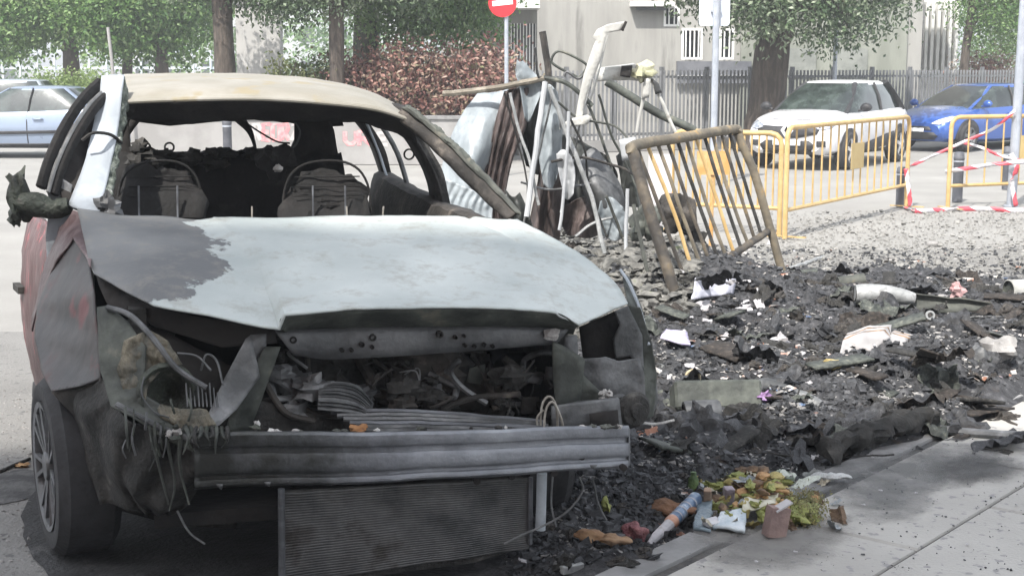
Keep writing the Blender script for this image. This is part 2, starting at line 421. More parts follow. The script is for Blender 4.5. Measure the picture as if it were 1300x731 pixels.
# ------------------------------------------------------------------ background: wall with hedge, building, fence
M_conc = mat('pale_rendered_wall', (.25,.245,.24), (.31,.305,.30), scale=1.5, rough=.9, bump=.1)
wy = 26.5
def bx(px, y=wy): return (px - 650) / F * (y * _c) if False else D(px, 150, y).x
lw = thing('low_wall', 'low pale street wall with pink graffiti, seen through the wreck windows', 'wall', (bx(400), wy, 0))
q = MB(); q.box(((bx(165) + bx(628)) / 2, wy + .12, .42), (bx(628) - bx(165), .24, .84)); q.build('wall', M_conc, lw, smooth=False)
q = MB(); q.box(((bx(165) + bx(628)) / 2, wy + .12, .87), (bx(628) - bx(165) + .06, .32, .06)); q.build('coping', M_kerb, lw, smooth=False)
M_graf = mat('faded_red_paint', (.62,.20,.22), (.66,.36,.36), scale=9, rough=.7, bump=0)
M_graf2 = mat('faded_grey_paint', (.40,.38,.38), (.50,.46,.45), scale=9, rough=.7, bump=0)
def letter(strokes, px, py, w_, h_, m):
    q = MB()
    for st in strokes:
        P = [D(px + x * w_, py - y_ * h_, wy - .004) for x, y_ in st]
        q.tube(P, .045, 6, flat=1)
    for v in q.v: v.y = wy - .004 + (v.y - wy) * .05
    q.build('graffiti_letter', m, lw)
LU = [[(0,1),(0,.3),(.3,0),(.7,0),(1,.3),(1,1)]]; LR = [[(0,0),(0,1),(.7,1),(.9,.75),(.6,.5),(0,.5)],[(.4,.5),(1,0)]]; LO = [[(0,0),(0,1),(1,1),(1,0),(0,0)]]
LE = [[(1,1),(0,1),(0,0),(1,0)],[(0,.5),(.8,.5)]]; LZ = [[(0,1),(1,1),(0,0),(1,0)]]
letter(LU, 438, 183, 14, 16, M_graf); letter(LR, 456, 185, 16, 18, M_graf); letter(LE, 480, 184, 12, 15, M_graf2)
for i, (s_, m_) in enumerate([(LR, M_graf2), (LE, M_graf), (LO, M_graf), (LR, M_graf), (LZ, M_graf2)]): letter(s_, 322 + i * 12, 178, 9, 20, m_)
letter(LE, 528, 176, 12, 14, M_graf2); letter(LU, 548, 175, 12, 12, M_graf2)

def leaves(vols, n, size, seed, mats=1, hang=0.0, tintlow=0, dens=None):
    """vols: ellipsoids (cx,cy,cz,rx,ry,rz); returns MB + tint list"""
    rnd = random.Random(seed); b = MB(); tint = []; n = int(n * 1.5); lf = size * .9
    tot = sum(v[3] * v[4] * v[5] for v in vols)
    for v in vols:
        k = int(n * v[3] * v[4] * v[5] / tot); nclump = max(6, k // 46)
        cl = []
        for _ in range(nclump):
            while True:
                p = Vector((rnd.uniform(-1, 1), rnd.uniform(-1, 1), rnd.uniform(-1, 1)))
                if .25 < p.length < 1: break
            cl.append((Vector((v[0] + p.x * v[3], v[1] + p.y * v[4], v[2] + p.z * v[5])), rnd.random()))
        for i in range(k):
            c, tt = rnd.choice(cl); sp = size * 2.5
            p = c + Vector((rnd.gauss(0, 1), rnd.gauss(0, 1), rnd.gauss(0, .8))) * sp
            d = Vector((rnd.uniform(-1, 1), rnd.uniform(-1, 1), rnd.uniform(-1, .6) - hang)).normalized()
            u = d.orthogonal().normalized() * (lf * rnd.uniform(.22, .42)); L = lf * rnd.uniform(.7, 1.5)
            o = len(b.v); mid = p + d * L * .5
            b.v += [p, mid + u + Vector((0, 0, L * .08)), p + d * L, mid - u + Vector((0, 0, L * .08))]; b.f.append((o, o + 1, o + 2, o + 3)); b.m.append(0)
            t = max(0, min(1, tt * .85 + rnd.random() * .2)); tint += [t] * 4
    return b, tint
LM = {}
LM['mid'] = leafmat('leaves_mid', [(.04,.10,.025), (.09,.18,.05), (.16,.27,.08), (.28,.37,.18)])
LM['grey'] = leafmat('leaves_grey_green', [(.04,.075,.035), (.085,.135,.065), (.18,.24,.14), (.36,.41,.30)])
LM['yellow'] = leafmat('leaves_yellow_green', [(.10,.15,.04), (.17,.25,.07), (.26,.34,.12)])
LM['red'] = leafmat('leaves_dry_red', [(.08,.03,.028), (.16,.07,.06), (.26,.125,.10), (.34,.24,.19), (.15,.15,.07)], .2)
LM['dark'] = leafmat('leaves_dark', [(.035,.055,.02), (.075,.11,.035), (.14,.16,.06), (.20,.21,.10)])
M_bark = mat('bark', (.05,.04,.032), (.10,.08,.065), (.14,.12,.10), scale=5, rough=.9, bump=.8, bscale=22, stretch=(3,3,.6))
M_bark2 = mat('bark_green', (.045,.05,.035), (.09,.09,.065), scale=5, rough=.9, bump=.8, bscale=22, stretch=(3,3,.6))

def hedge(name, label, x0, x1, y0, y1, z0, z1, n, size, lm, seed, stems=True):
    t = thing(name, label, 'hedge', ((x0 + x1) / 2, y0, 0)); rnd = random.Random(seed)
    vols = []; k = max(3, int((x1 - x0) / .8))
    for i in range(k):
        h = (z1 - z0) * rnd.uniform(.85, 1.1)
        vols.append((x0 + (i + .5) * (x1 - x0) / k, (y0 + y1) / 2, z0 + h / 2, (x1 - x0) / k * .75, (y1 - y0) / 2, h / 2))
    b, tn = leaves(vols, n, size, seed, hang=.3); b.build('foliage', lm, t, smooth=False, attr=('tint', tn), kind='stuff')
    q = MB()
    for i in range(int((x1 - x0) * 5)):
        x = rnd.uniform(x0, x1); y = rnd.uniform(y0, y1)
        q.tube([Vector((x, y, 0)), Vector((x + rnd.uniform(-.2, .2), y, z0 + (z1 - z0) * .5)), Vector((x + rnd.uniform(-.4, .4), y, z1 * .97))], [.02, .014, .006], 5)
    q.build('stems', M_bark, t, kind='stuff'); return t
hedge('red_hedge', 'tall dry reddish brown hedge behind the burnt container', bx(432, 28), bx(645, 28), 27.2, 28.8, .5, 2.15, 15000, .10, LM['red'], 3)
hedge('green_hedge', 'dark green hedge left of the reddish brown hedge', bx(352, 28.2), bx(436, 28.2), 27.5, 28.9, .5, 2.0, 5000, .09, LM['dark'], 4)
hedge('clipped_hedge', 'bright yellow green hedge behind the parked silver cars', bx(45, 38), bx(128, 38), 37.4, 38.6, .4, 1.55, 6000, .09, LM['yellow'], 5)

def tree(name, label, base, pts, radii, vols, n, size, lm, seed, bark=None, limbs=6):
    t = thing(name, label, 'tree', base); base = Vector(base); rnd = random.Random(seed)
    P = [base + Vector(p) for p in pts]; P2 = catmull(P, 12) if len(P) > 2 else linres(P, 6)
    rr = [radii[0] + (radii[1] - radii[0]) * (i / (len(P2) - 1)) ** .7 for i in range(len(P2))]
    rr = [r * (1 + .12 * noise.noise(Vector((i * .7, seed, 0)))) for i, r in enumerate(rr)]; rr[0] *= 1.35
    MB().tube(P2, rr, 12).build('trunk', bark or M_bark, t)
    top = P2[-1]
    for i in range(limbs):
        v = rnd.choice(vols); st = P2[rnd.randint(7, 11)]; e = Vector((v[0] + rnd.uniform(-.6, .6) * v[3], v[1] + rnd.uniform(-.6, .6) * v[4], v[2] + rnd.uniform(-.4, .6) * v[5]))
        md_ = st.lerp(e, .5) + Vector((rnd.uniform(-.3, .3), rnd.uniform(-.3, .3), rnd.uniform(0, .5)))
        MB().tube(catmull([st, md_, e], 7), [radii[1] * .6 * (1 - .8 * k / 6) for k in range(9)], 7).build('limb', bark or M_bark, t)
    b, tn = leaves(vols, n, size, seed, hang=.45); b.build('crown', lm, t, smooth=False, attr=('tint', tn))
    return t
def at(px, Y): return D(px, 100, Y).x
# left trees
tree('shade_tree', 'leafy tree with a slim brown trunk at the far left edge', (at(87, 42), 42, 0), [(0,0,0), (.1,0,2), (-.1,0,4)], (.28,.2), [(at(40,42),42,4.6,2.4,1.6,1.7), (at(100,42),42.5,4.3,1.6,1.4,1.6), (at(0,42),42,3.2,1.6,1,1.1), (at(60,42),41.6,3.4,1.8,1,.9)], 26000, .15, LM['mid'], 11)
tree('shade_tree', 'broad tree with brownish foliage behind the stake, left of the brown pole', (at(210, 40), 40, 0), [(0,0,0), (-.1,0,2), (-.2,0,4)], (.22,.16), [(at(165,40),40,4.4,2.2,1.5,1.7), (at(215,40),40.3,3.4,1.3,1,1.5), (at(160,40),39.6,3.3,1.4,1,1.0)], 20000, .14, LM['mid'], 12)
tree('shade_tree', 'sunlit loose tree between two darker trees at upper left', (at(155, 46), 46, 0), [(0,0,0), (.2,0,2), (.3,0,5)], (.2,.14), [(at(130,46),46,4.6,2,1.3,1.8), (at(225,46),46,5.0,2.6,1.5,1.7), (at(170,46),45.6,3.2,1.9,1,.9)], 20000, .15, LM['yellow'], 13)
tree('shade_tree', 'tree with tall brown trunk rising behind the wreck roof left of the white wall panel', (at(287, 30), 30, 0), [(0,0,0), (-.02,0,2), (-.1,0,5.5)], (.24,.2), [(at(330,30),30,4.5,1.9,1.3,1.6), (at(375,30),30,3.9,1.0,1,1.3), (at(240,30),30,4.6,1.4,1,1.3)], 17000, .095, LM['grey'], 14, limbs=8)
tree('shade_tree', 'tree with two toned slim reddish trunk in front of the green hedge', (at(430, 27.2), 27.2, 0), [(0,0,0), (-.03,0,2), (.02,0,5)], (.17,.13), [(at(405,27.2),27.2,4.1,1.3,1,1.45), (at(520,27.2),27.4,4.4,1.3,1,1.5)], 17000, .095, LM['grey'], 15, limbs=6)
tree('shade_tree', 'dark forked tree above the reddish hedge left of the no entry sign', (at(462, 29.5), 29.5, 0), [(0,0,0), (.05,0,2.2), (.2,0,5)], (.3,.24), [(at(545,29.5),29.5,3.9,1.45,1.2,1.55), (at(470,29.5),29.5,4.6,1.4,1,1.4), (at(600,29.5),30,3.2,.8,.8,1.3), (at(505,29.5),29,3.2,1.1,.8,.9)], 24000, .10, LM['mid'], 16, bark=M_bark2, limbs=8)
# big tree on the right
tree('street_tree', 'large street tree with thick trunk and drooping leaves left of the white car', (at(968, 31), 31, 0), [(0,0,0), (.15,0,1.6), (.3,0,3.6)], (.42,.36), [(at(1010,31),30.2,4.4,3.0,1.8,2.1), (at(905,31),30.4,4.6,1.9,1.3,1.7), (at(1110,31),30.5,4.7,1.8,1.4,1.5), (at(960,31),29.8,3.0,.9,.8,.6), (at(1040,31),30,2.8,1.0,.8,.6)], 26000, .12, LM['grey'], 17, limbs=12)
tree('garden_tree', 'leaning thin dark tree beside the white house at upper right', (at(1222, 40), 40, 0), [(0,0,0), (.05,0,2.2), (.3,0,4.5)], (.16,.1), [(at(1265,40),40,4.0,1.35,1.2,1.7), (at(1290,40),40.5,5.2,1.2,1,1.6), (at(1250,40),40,5.4,1.2,1,1.2)], 12000, .11, LM['mid'], 18)
tree('garden_tree', 'bright green garden tree filling the upper right corner', (at(1325, 44), 44, 0), [(0,0,0), (0,0,2.2), (0,0,4.5)], (.16,.1), [(at(1280,44),44,3.9,1.5,1.2,2.0), (at(1330,44),44,4.6,1.5,1,2)], 9000, .12, LM['yellow'], 19)
hedge('reddish_shrub', 'rusty red shrub behind the picket fence by the leaning thin tree', bx(1225, 41), bx(1282, 41), 40.6, 41.6, .5, 2.15, 4000, .1, LM['red'], 6)

# far left: pale pool-side wall and rails behind the trees
fw_ = thing('pool_railing', 'long pale horizontal railing beyond the trees at the far left', 'railing', (at(130, 60), 60, 0))
q = MB()
for px in range(-40, 290, 22): q.box((at(px, 60), 60, 1.0), (.08, .08, 2.0))
q2 = [MB().box(((at(-60,60) + at(282,60)) / 2, 60.06, z), (at(282,60) - at(-60,60), .06, h)) for z, h in ((.75, .55), (1.75, .10), (2.45, .07))]
M_pale = mat('pale_blue_paint', (.42,.48,.51), (.50,.54,.57), scale=2, rough=.5, bump=0)
for k_, px in enumerate(range(-40, 290, 22)): MB().box((at(px, 60), 60, 1.25), (.08, .08, 2.5)).build('post', M_pale, fw_, smooth=False)
for z_ in q2: z_.build('rail', M_pale, fw_, smooth=False)

# ------------------------------------------------------------------ central building
M_fac = mat('stained_facade', (.25,.245,.23), (.32,.315,.295), (.19,.187,.175), scale=.8, rough=.9, bump=.1, stretch=(2.5,1,.35), lo=.35, hi=.55)
M_fac_shade = mat('shade_painted_facade', (.19,.20,.17), (.25,.26,.225), scale=.8, rough=.9, bump=.1, stretch=(2,1,.4))  # darker grey-green tone with the wall's shade put into the colour
M_dkpl = mat('dark_plinth', (.09,.095,.11), (.14,.145,.16), scale=1.5, rough=.8)
BY = 38.0
def X(px, Y=BY): return D(px, 60, Y).x
def Z(py, Y=BY): return D(650, py, Y).z
bd = thing('block_of_flats', 'stained cream block of flats behind the signs with barred windows', 'building', (X(800), BY, 0))
q = MB(); holes = [(X(682), X(683), 3, 3.1)]
win = [(865, 892, 36, 76), (913, 932, 36, 76), (842, 862, 8, 34)]
holes_wall(q, X(678), X(1170), 0, 9, BY, .4, [(X(a_), X(c_), Z(d_), Z(b_)) for a_, c_, b_, d_ in win])
q.build('wall', M_fac, bd, smooth=False)
for a_, c_, b_, d_ in win:
    x0, x1, z0, z1 = X(a_), X(c_), Z(d_), Z(b_)
    q = MB()
    for (cx, cz, dx, dz) in (((x0 + x1) / 2, z0 + .03, x1 - x0, .06), ((x0 + x1) / 2, z1 - .03, x1 - x0, .06), (x0 + .03, (z0 + z1) / 2, .06, z1 - z0 - .12), (x1 - .03, (z0 + z1) / 2, .06, z1 - z0 - .12)):
        q.box((cx, BY + .03, cz), (dx, .08, dz))
    f = q.build('window', M_white, bd, smooth=False)
    MB().box(((x0 + x1) / 2, BY + .2, (z0 + z1) / 2), (x1 - x0, .02, z1 - z0)).build('pane', M_glassd, f, smooth=False)
    k = int((x1 - x0) / .11)
    for i in range(1, k): MB().box((x0 + i * (x1 - x0) / k, BY - .02, (z0 + z1) / 2), (.035, .035, z1 - z0)).build('bar', M_white, f, smooth=False)
MB().box((X(906), BY - .1, Z(92)), (X(952) - X(858), .2, Z(78) - Z(106))).build('plinth', M_dkpl, bd, smooth=False)
MB().box((X(906), BY - .22, Z(97)), (X(955) - X(858), .05, .05)).build('handrail', M_white, bd, smooth=False)
MB().box((X(826), BY - .15, Z(6)), (X(855) - X(800), .5, .12)).build('ledge', M_white, bd, smooth=False)
MB().box((X(826), BY - .05, Z(12)), (X(850) - X(812), .1, .06)).build('slot', M_dkpl, bd, smooth=False)
MB().box((X(1045), BY - .06, 1.6), (X(1165) - X(955), .12, 7)).build('shade_panel', M_fac_shade, bd, smooth=False)  # panel painted darker for the shaded right part of the wall
for px0, px1 in ((1000, 1035), (1060, 1100)):
    MB().box((X((px0 + px1) / 2), BY - .14, Z(80)), (X(px1) - X(px0), .06, Z(62) - Z(98))).build('shutter', mat('shutter', (.17,.18,.165), (.23,.24,.22), scale=3, rough=.7), bd, smooth=False)
# annexe left: flat canopy, barred window, darker wall
an = thing('annexe', 'low annexe with pale flat canopy and white barred opening behind the no entry sign', 'building', (X(640, 35), 35, 0))
def hh(px, Y=35): return D(px, 60, Y).x
def zz(py, Y=35): return D(650, py, Y).z
q = MB(); holes_wall(q, hh(560), hh(682), 0, 5, 35, .3, [(hh(648), hh(680), zz(93), zz(30))]); q.build('wall', M_fac, an, smooth=False)
MB().box(((hh(590) + hh(684)) / 2, 34.5, zz(8)), (hh(684) - hh(590), 1.2, .18)).build('canopy', M_white, an, smooth=False)
MB().box((hh(664), 35.25, zz(60)), (hh(682) - hh(646), .05, zz(28) - zz(95))).build('pane', M_glassd, an, smooth=False)
for i in range(9): MB().box((hh(649 + i * 3.9), 35.02, (zz(30) + zz(93)) / 2), (.035, .035, zz(30) - zz(93))).build('bar', M_white, an, smooth=False)
# white wall panel left
wp = thing('gable_wall', 'blank whitish end wall standing between the brown trunk and the green hedge', 'wall', (X(325, 33), 33, 0))
MB().box(((D(300, 60, 33).x + D(356, 60, 33).x) / 2, 33.2, 1.6), (D(356, 60, 33).x - D(300, 60, 33).x, .4, 3.2)).build('wall', mat('off_white_render', (.38,.375,.365), (.44,.435,.42), scale=1, rough=.9, bump=.05), wp, smooth=False)
MB().box(((D(300, 60, 33).x + D(356, 60, 33).x) / 2, 33.2, 3.24), (D(356, 60, 33).x - D(300, 60, 33).x + .1, .5, .08)).build('coping', M_kerb, wp, smooth=False)
# white modern house right
wh = thing('white_house', 'white house with louvred bay and small railed balcony behind the parked cars', 'building', (X(1160, 43), 43, 0))
def hx(px): return D(px, 60, 43).x
def hz(py): return D(650, py, 43).z
q = MB(); holes_wall(q, hx(1085), hx(1216), 0, 8, 43, .4, [(hx(1105), hx(1150), hz(55), hz(18)), (hx(1092), hx(1140), 0, hz(70))]); q.build('wall', M_white, wh, smooth=False)
MB().box((hx(1118), 43.5, 2), (hx(1152) - hx(1085), .1, 8)).build('pane', M_glassd, wh, smooth=False)
for i in range(6): MB().box((hx(1172 + i * 7.5), 42.85, hz(48)), (.09, .3, hz(5) - hz(95))).build('louvre', M_white, wh, smooth=False)
MB().box((hx(1122), 42.6, hz(63)), (hx(1146) - hx(1094), .9, .12)).build('balcony_slab', M_white, wh, smooth=False)
for i in range(13): MB().box((hx(1096 + i * 4), 42.18, hz(52)), (.03, .03, hz(43) - hz(62))).build('baluster', M_white, wh, smooth=False)
MB().box((hx(1120), 42.18, hz(42)), (hx(1146) - hx(1094), .05, .05)).build('handrail', M_white, wh, smooth=False)
MB().box((hx(1163), 42.7, hz(40)), (.12, .3, hz(0) - hz(95))).build('frame', M_dkpl, wh, smooth=False)

# picket fence
M_pick = mat('fence_grey_paint', (.12,.125,.13), (.18,.185,.195), scale=2, rough=.5, bump=.05)
FA, FB = Vector((D(655, 150, 29.5).x, 29.5, 0)), Vector((D(1330, 150, 37).x, 37, 0))
fc = thing('picket_fence', 'long grey metal picket fence on a low concrete base behind the parked cars', 'fence', FA)
fd = (FB - FA); FL = fd.length; fd.normalize(); FH = 1.72
fmesh = None
N = 150
for i in range(N):
    p = FA + fd * (FL * i / (N - 1))
    if fmesh is None:
        q = MB(); q.box(p + Vector((0, 0, .25 + (FH - .25) / 2)), (.045, .03, FH - .25)); o = q.build('picket', M_pick, fc, smooth=False); fmesh = o.data; base_i = p
    else:
        o = bpy.data.objects.new('picket', fmesh); COL.objects.link(o); o.parent = fc; o.location = p - FA; WL[o.name] = p
ang_ = math.atan2(fd.y, fd.x); rm = Matrix.Rotation(ang_, 3, 'Z')
for z in (.36, FH - .14): MB().box((FA + FB) / 2 + Vector((0, .02, z)), (FL, .03, .05), rm).build('rail', M_pick, fc, smooth=False)
for i in range(14):
    p = FA + fd * (FL * i / 13); MB().box(p + Vector((0, .05, (FH + .08) / 2)), (.08, .08, FH + .08), rm).build('post', M_pick, fc, smooth=False)
MB().box((FA + FB) / 2 + Vector((0, .05, .12)), (FL, .25, .24), rm).build('base', M_conc, fc, smooth=False)

# far backdrop: distant park trees and pale buildings beyond the street
M_far = mat('distant_render', (.34,.36,.37), (.42,.43,.43), scale=.3, rough=.9, bump=0)
for (x_, y_, w_, h_, lab) in [(-62, 120, 34, 14, 'far pale apartment block on the left beyond the trees'), (-22, 130, 26, 11, 'far low pale building in the gap between the left trees'), (58, 120, 30, 13, 'far pale building behind the right hand trees')]:
    fb = thing('far_building', lab, 'building', (x_, y_, 0)); q = MB(); q.box((x_, y_ + 5, h_ / 2), (w_, 10, h_)); q.build('wall', M_far, fb, smooth=False)
    for i in range(int(w_ / 3)):
        for k in range(int(h_ / 3.1)): MB().box((x_ - w_ / 2 + 1.5 + i * 3, y_ - .02, 1.6 + k * 3.1), (1.2, .1, 1.4)).build('window', M_glassd, fb, smooth=False)
    MB().box((x_, y_ + 5, h_ + .2), (w_ + .6, 10.6, .4)).build('roof', M_kerb, fb, smooth=False)
vols = []; rnd = random.Random(4)
for i in range(26): vols.append((-75 + i * 6 + rnd.uniform(-2, 2), 92 + rnd.uniform(-4, 4), rnd.uniform(2.2, 3.4), 4.2, 3, rnd.uniform(2.4, 4.2)))
b, tn = leaves(vols, 26000, .34, 77); o = b.build('distant_trees', LM['mid'], None, smooth=False, kind='stuff', attr=('tint', tn)); tag(o, 'far off mass of park trees closing the view behind the street', 'trees')
# ================================================================== parked cars
M_glass = mat('car_glass', (.02,.026,.025), (.05,.065,.06), (.12,.14,.13), scale=3, rough=.06, bump=0, spec=.8)
M_blk = mat('black_plastic', (.02,.02,.022), (.035,.035,.038), scale=8, rough=.6, bump=.1)
M_chrome = mat('chrome', (.75,.75,.76), rough=.2, metal=.9, bump=0)
M_lamp = mat('lamp_lens', (.55,.58,.60), (.75,.78,.80), scale=12, rough=.1, bump=0, coat=.6)
M_lampd = mat('lamp_lens_dark', (.20,.22,.26), (.40,.43,.48), scale=12, rough=.1, bump=0, coat=.6)
M_plate = mat('number_plate', (.72,.73,.76), (.76,.77,.8), scale=3, rough=.4, bump=0)
def paint(name, c, flake=.35): return mat(name, c, tuple(x * 1.06 for x in c), scale=2, rough=.3, metal=flake, bump=0, coat=.7)
P_white = paint('white_car_paint', (.62,.62,.64), .0); P_blue = paint('blue_car_paint', (.035,.10,.36), .2); P_silver = paint('silver_car_paint', (.21,.26,.35), .25); P_green = paint('teal_car_paint', (.05,.30,.28), .2); P_silver2 = paint('pale_silver_car_paint', (.34,.38,.43), .2)

def car(name, label, loc, rz, st, gh, pnt, L, Wd, wheels, wr=.33, roofm=None, group=None, clad=True, front=True, saloon=False):
    """st: body stations (x, zlow, zmid_w, zshoulder, ztop, w); gh: greenhouse dict; local axes: +x forward, +y left"""
    t = thing(name, label, 'car', loc, group, rz)
    rows = []
    for (x, zl, zs, zt, w_) in st:
        half = [(0, zl), (w_ * .80, zl), (w_ * .95, zl + .07), (w_, zl + (zs - zl) * .45), (w_ * .985, zs - .08), (w_ * .93, zs), (w_ * .6, zt), (0, zt + .015)]
        ring = [Vector((x, -y, z)) for y, z in half] + [Vector((x, y, z)) for y, z in half[-2:0:-1]]
        rows.append(ring)
    b = MB(); nst = len(rows); cols = [catmull([r_[j] for r_ in rows], (nst - 1) * 5 + 1) for j in range(14)]
    fine = [[cols[j][i] for j in range(14)] for i in range((nst - 1) * 5 + 1)]
    # wheel arches: push the flank inwards and up where the wheels are
    b.grid(fine, wrap=True); o = 0
    b.f.append(tuple(range(14))[::-1]); b.m.append(0); b.f.append(tuple(len(b.v) - 14 + k for k in range(14))); b.m.append(0)
    bvh = BVHTree.FromPolygons([tuple(v) for v in b.v], b.f)
    body = b.build('body', pnt, t, local=True, ang=35)
    def hit(o_, d_):
        r_ = bvh.ray_cast(Vector(o_), Vector(d_)); return r_[0]
    def proj(nm, outline, axis, m, off=.012, parent=t, thick=.012, cuts=2):
        """flat outline thrown on to the body from the front (x), rear (r) or a side (l/s)"""
        tri = tessellate_polygon([[Vector((a_, c_, 0)) for a_, c_ in outline]])
        bm = bmesh.new(); vs = [bm.verts.new((a_, c_, 0)) for a_, c_ in outline]
        for q_ in tri: bm.faces.new([vs[i] for i in q_])
        for _ in range(cuts):
            bmesh.ops.subdivide_edges(bm, edges=bm.edges[:], cuts=1); bmesh.ops.triangulate(bm, faces=bm.faces[:])
        q = MB(); bm.verts.index_update(); ok = True
        for v in bm.verts:
            a_, c_ = v.co.x, v.co.y
            if axis == 'x': h = hit((6, a_, c_), (-1, 0, 0)); p = (h + Vector((off, 0, 0))) if h else Vector((L / 2 - .1, a_, c_))
            elif axis == 'r': h = hit((-6, a_, c_), (1, 0, 0)); p = (h - Vector((off, 0, 0))) if h else Vector((-L / 2 + .1, a_, c_))
            elif axis == 'l': h = hit((a_, 4, c_), (0, -1, 0)); p = (h + Vector((0, off, 0))) if h else Vector((a_, Wd / 2 - .1, c_))
            else: h = hit((a_, -4, c_), (0, 1, 0)); p = (h - Vector((0, off, 0))) if h else Vector((a_, -Wd / 2 + .1, c_))
            q.v.append(p)
        q.f = [tuple(v.index for v in f.verts) for f in bm.faces]; q.m = [0] * len(q.f); bm.free()
        return q.build(nm, m, parent, local=True, solid=thick)
    # greenhouse
    (bx0, bx1, bw, bz), (rx0, rx1, rw, rz_) = gh['belt'], gh['roof']
    def outline(x0, x1, w_, z, k=36, e=.32):
        out = []
        for i in range(k):
            a_ = 2 * PI * i / k; c_, s_ = math.cos(a_), math.sin(a_)
            out.append(Vector(((x0 + x1) / 2 + (x1 - x0) / 2 * math.copysign(abs(c_) ** e, c_), w_ * math.copysign(abs(s_) ** e, s_), z)))
        return out
    o0 = outline(bx0, bx1, bw, bz); o1 = outline(rx0, rx1, rw, rz_, e=.5)
    mid = [a_.lerp(c_, .5) + Vector((0, math.copysign(.025, a_.y), .01)) for a_, c_ in zip(o0, o1)]
    for p in o0: p.z = bz + (.0 if p.x < 0 else -.05 * (p.x / max(bx1, .1)))
    g = MB(); g.grid([o0, mid, o1], wrap=True); g.build('windows', M_glass, t, local=True, ang=50)
    r_ = MB(); o2 = [p.lerp(Vector(((rx0 + rx1) / 2, 0, p.z)), .12) + Vector((0, 0, .035)) for p in o1]; o3 = [p.lerp(Vector(((rx0 + rx1) / 2, 0, p.z)), .55) + Vector((0, 0, .02)) for p in o2]
    r_.grid([[p + Vector((0, 0, -.03)) - (Vector(((rx0 + rx1) / 2, 0, p.z)) - p).normalized() * .02 for p in o1], o1, o2, o3], wrap=True); n0 = len(r_.v)
    r_.f.append(tuple(n0 - 36 + k for k in range(36))); r_.m.append(0)
    r_.build('roof', roofm or pnt, t, local=True)
    def gp(i, s_): # point on greenhouse surface
        return o0[i % 36].lerp(o1[i % 36], s_) + Vector((0, math.copysign(.03 * (1 - abs(2 * s_ - 1)), o0[i % 36].y), 0))
    for k_, (i, wd) in enumerate([(4, .05), (32, .05), (14, gh.get('rw', .06)), (22, gh.get('rw', .06))]):
        MB().tube([gp(i, s_) for s_ in (0, .33, .66, 1)], wd, 8, flat=.45).build('pillar', gh.get('pm', pnt), t, local=True)
    for sy in (1, -1):
        xb = gh['bx']; a_ = Vector((xb, sy * bw * 1.0, bz)); c_ = Vector((xb - .06, sy * rw * 1.01, rz_)); m_ = a_.lerp(c_, .5) + Vector((0, sy * .03, 0))
        MB().tube([a_, m_, c_], .035, 6, flat=.5).build('pillar', M_blk, t, local=True)
        mr_ = MB(); mr_.blob((gh['belt'][1] - .42, sy * (Wd / 2 + .08), bz + .08), (.07, .11, .08), 3, .08, 1, 10, 6); mr_.tube([(gh['belt'][1] - .42, sy * (Wd / 2 - .06), bz + .02), (gh['belt'][1] - .42, sy * (Wd / 2 + .04), bz + .05)], .025, 6)
        mr_.build('mirror', gh.get('mm', pnt), t, local=True)
    # wheels + arches
    for xw in wheels:
        for sy in (1, -1):
            yo = sy * (Wd / 2)
            ar = [(xw + (wr + .07) * math.cos(a_), wr + (wr + .07) * math.sin(a_)) for a_ in np.linspace(-.35, PI + .35, 16)]
            proj('wheel_arch', ar, 'l' if sy > 0 else 's', M_blk, .006, t, .01)
            wt = MB(); wt.lathe((xw, yo - sy * .20, wr), (0, sy, 0), [(0, wr * .6), (0, wr - .02), (.03, wr), (.19, wr), (.225, wr - .03), (.228, wr * .70), (.20, wr * .66)], 28)
            wh_ = wt.build('wheel', K['tyre'], t, local=True)
            rm_ = MB(); rm_.lathe((xw, yo, wr), (0, sy, 0), [(0, wr * .66), (.022, wr * .68), (.02, wr * .60), (-.03, wr * .56), (-.05, 0.0)], 24, mi=1)
            for k in range(5):
                a_ = 2 * PI * k / 5 + .3
                rm_.bar((xw + .04 * math.cos(a_), yo + sy * .008, wr + .04 * math.sin(a_)), (xw + wr * .6 * math.cos(a_), yo + sy * .008, wr + wr * .6 * math.sin(a_)), .03, .07)
            rm_.lathe((xw, yo, wr), (0, sy, 0), [(.02, .05), (.028, .045), (.028, 0)], 12)
            rm_.build('rim', [M_chrome if gh.get('rimc') else K['rim'], K['rim']], wh_, local=True)
    return t, proj, hit

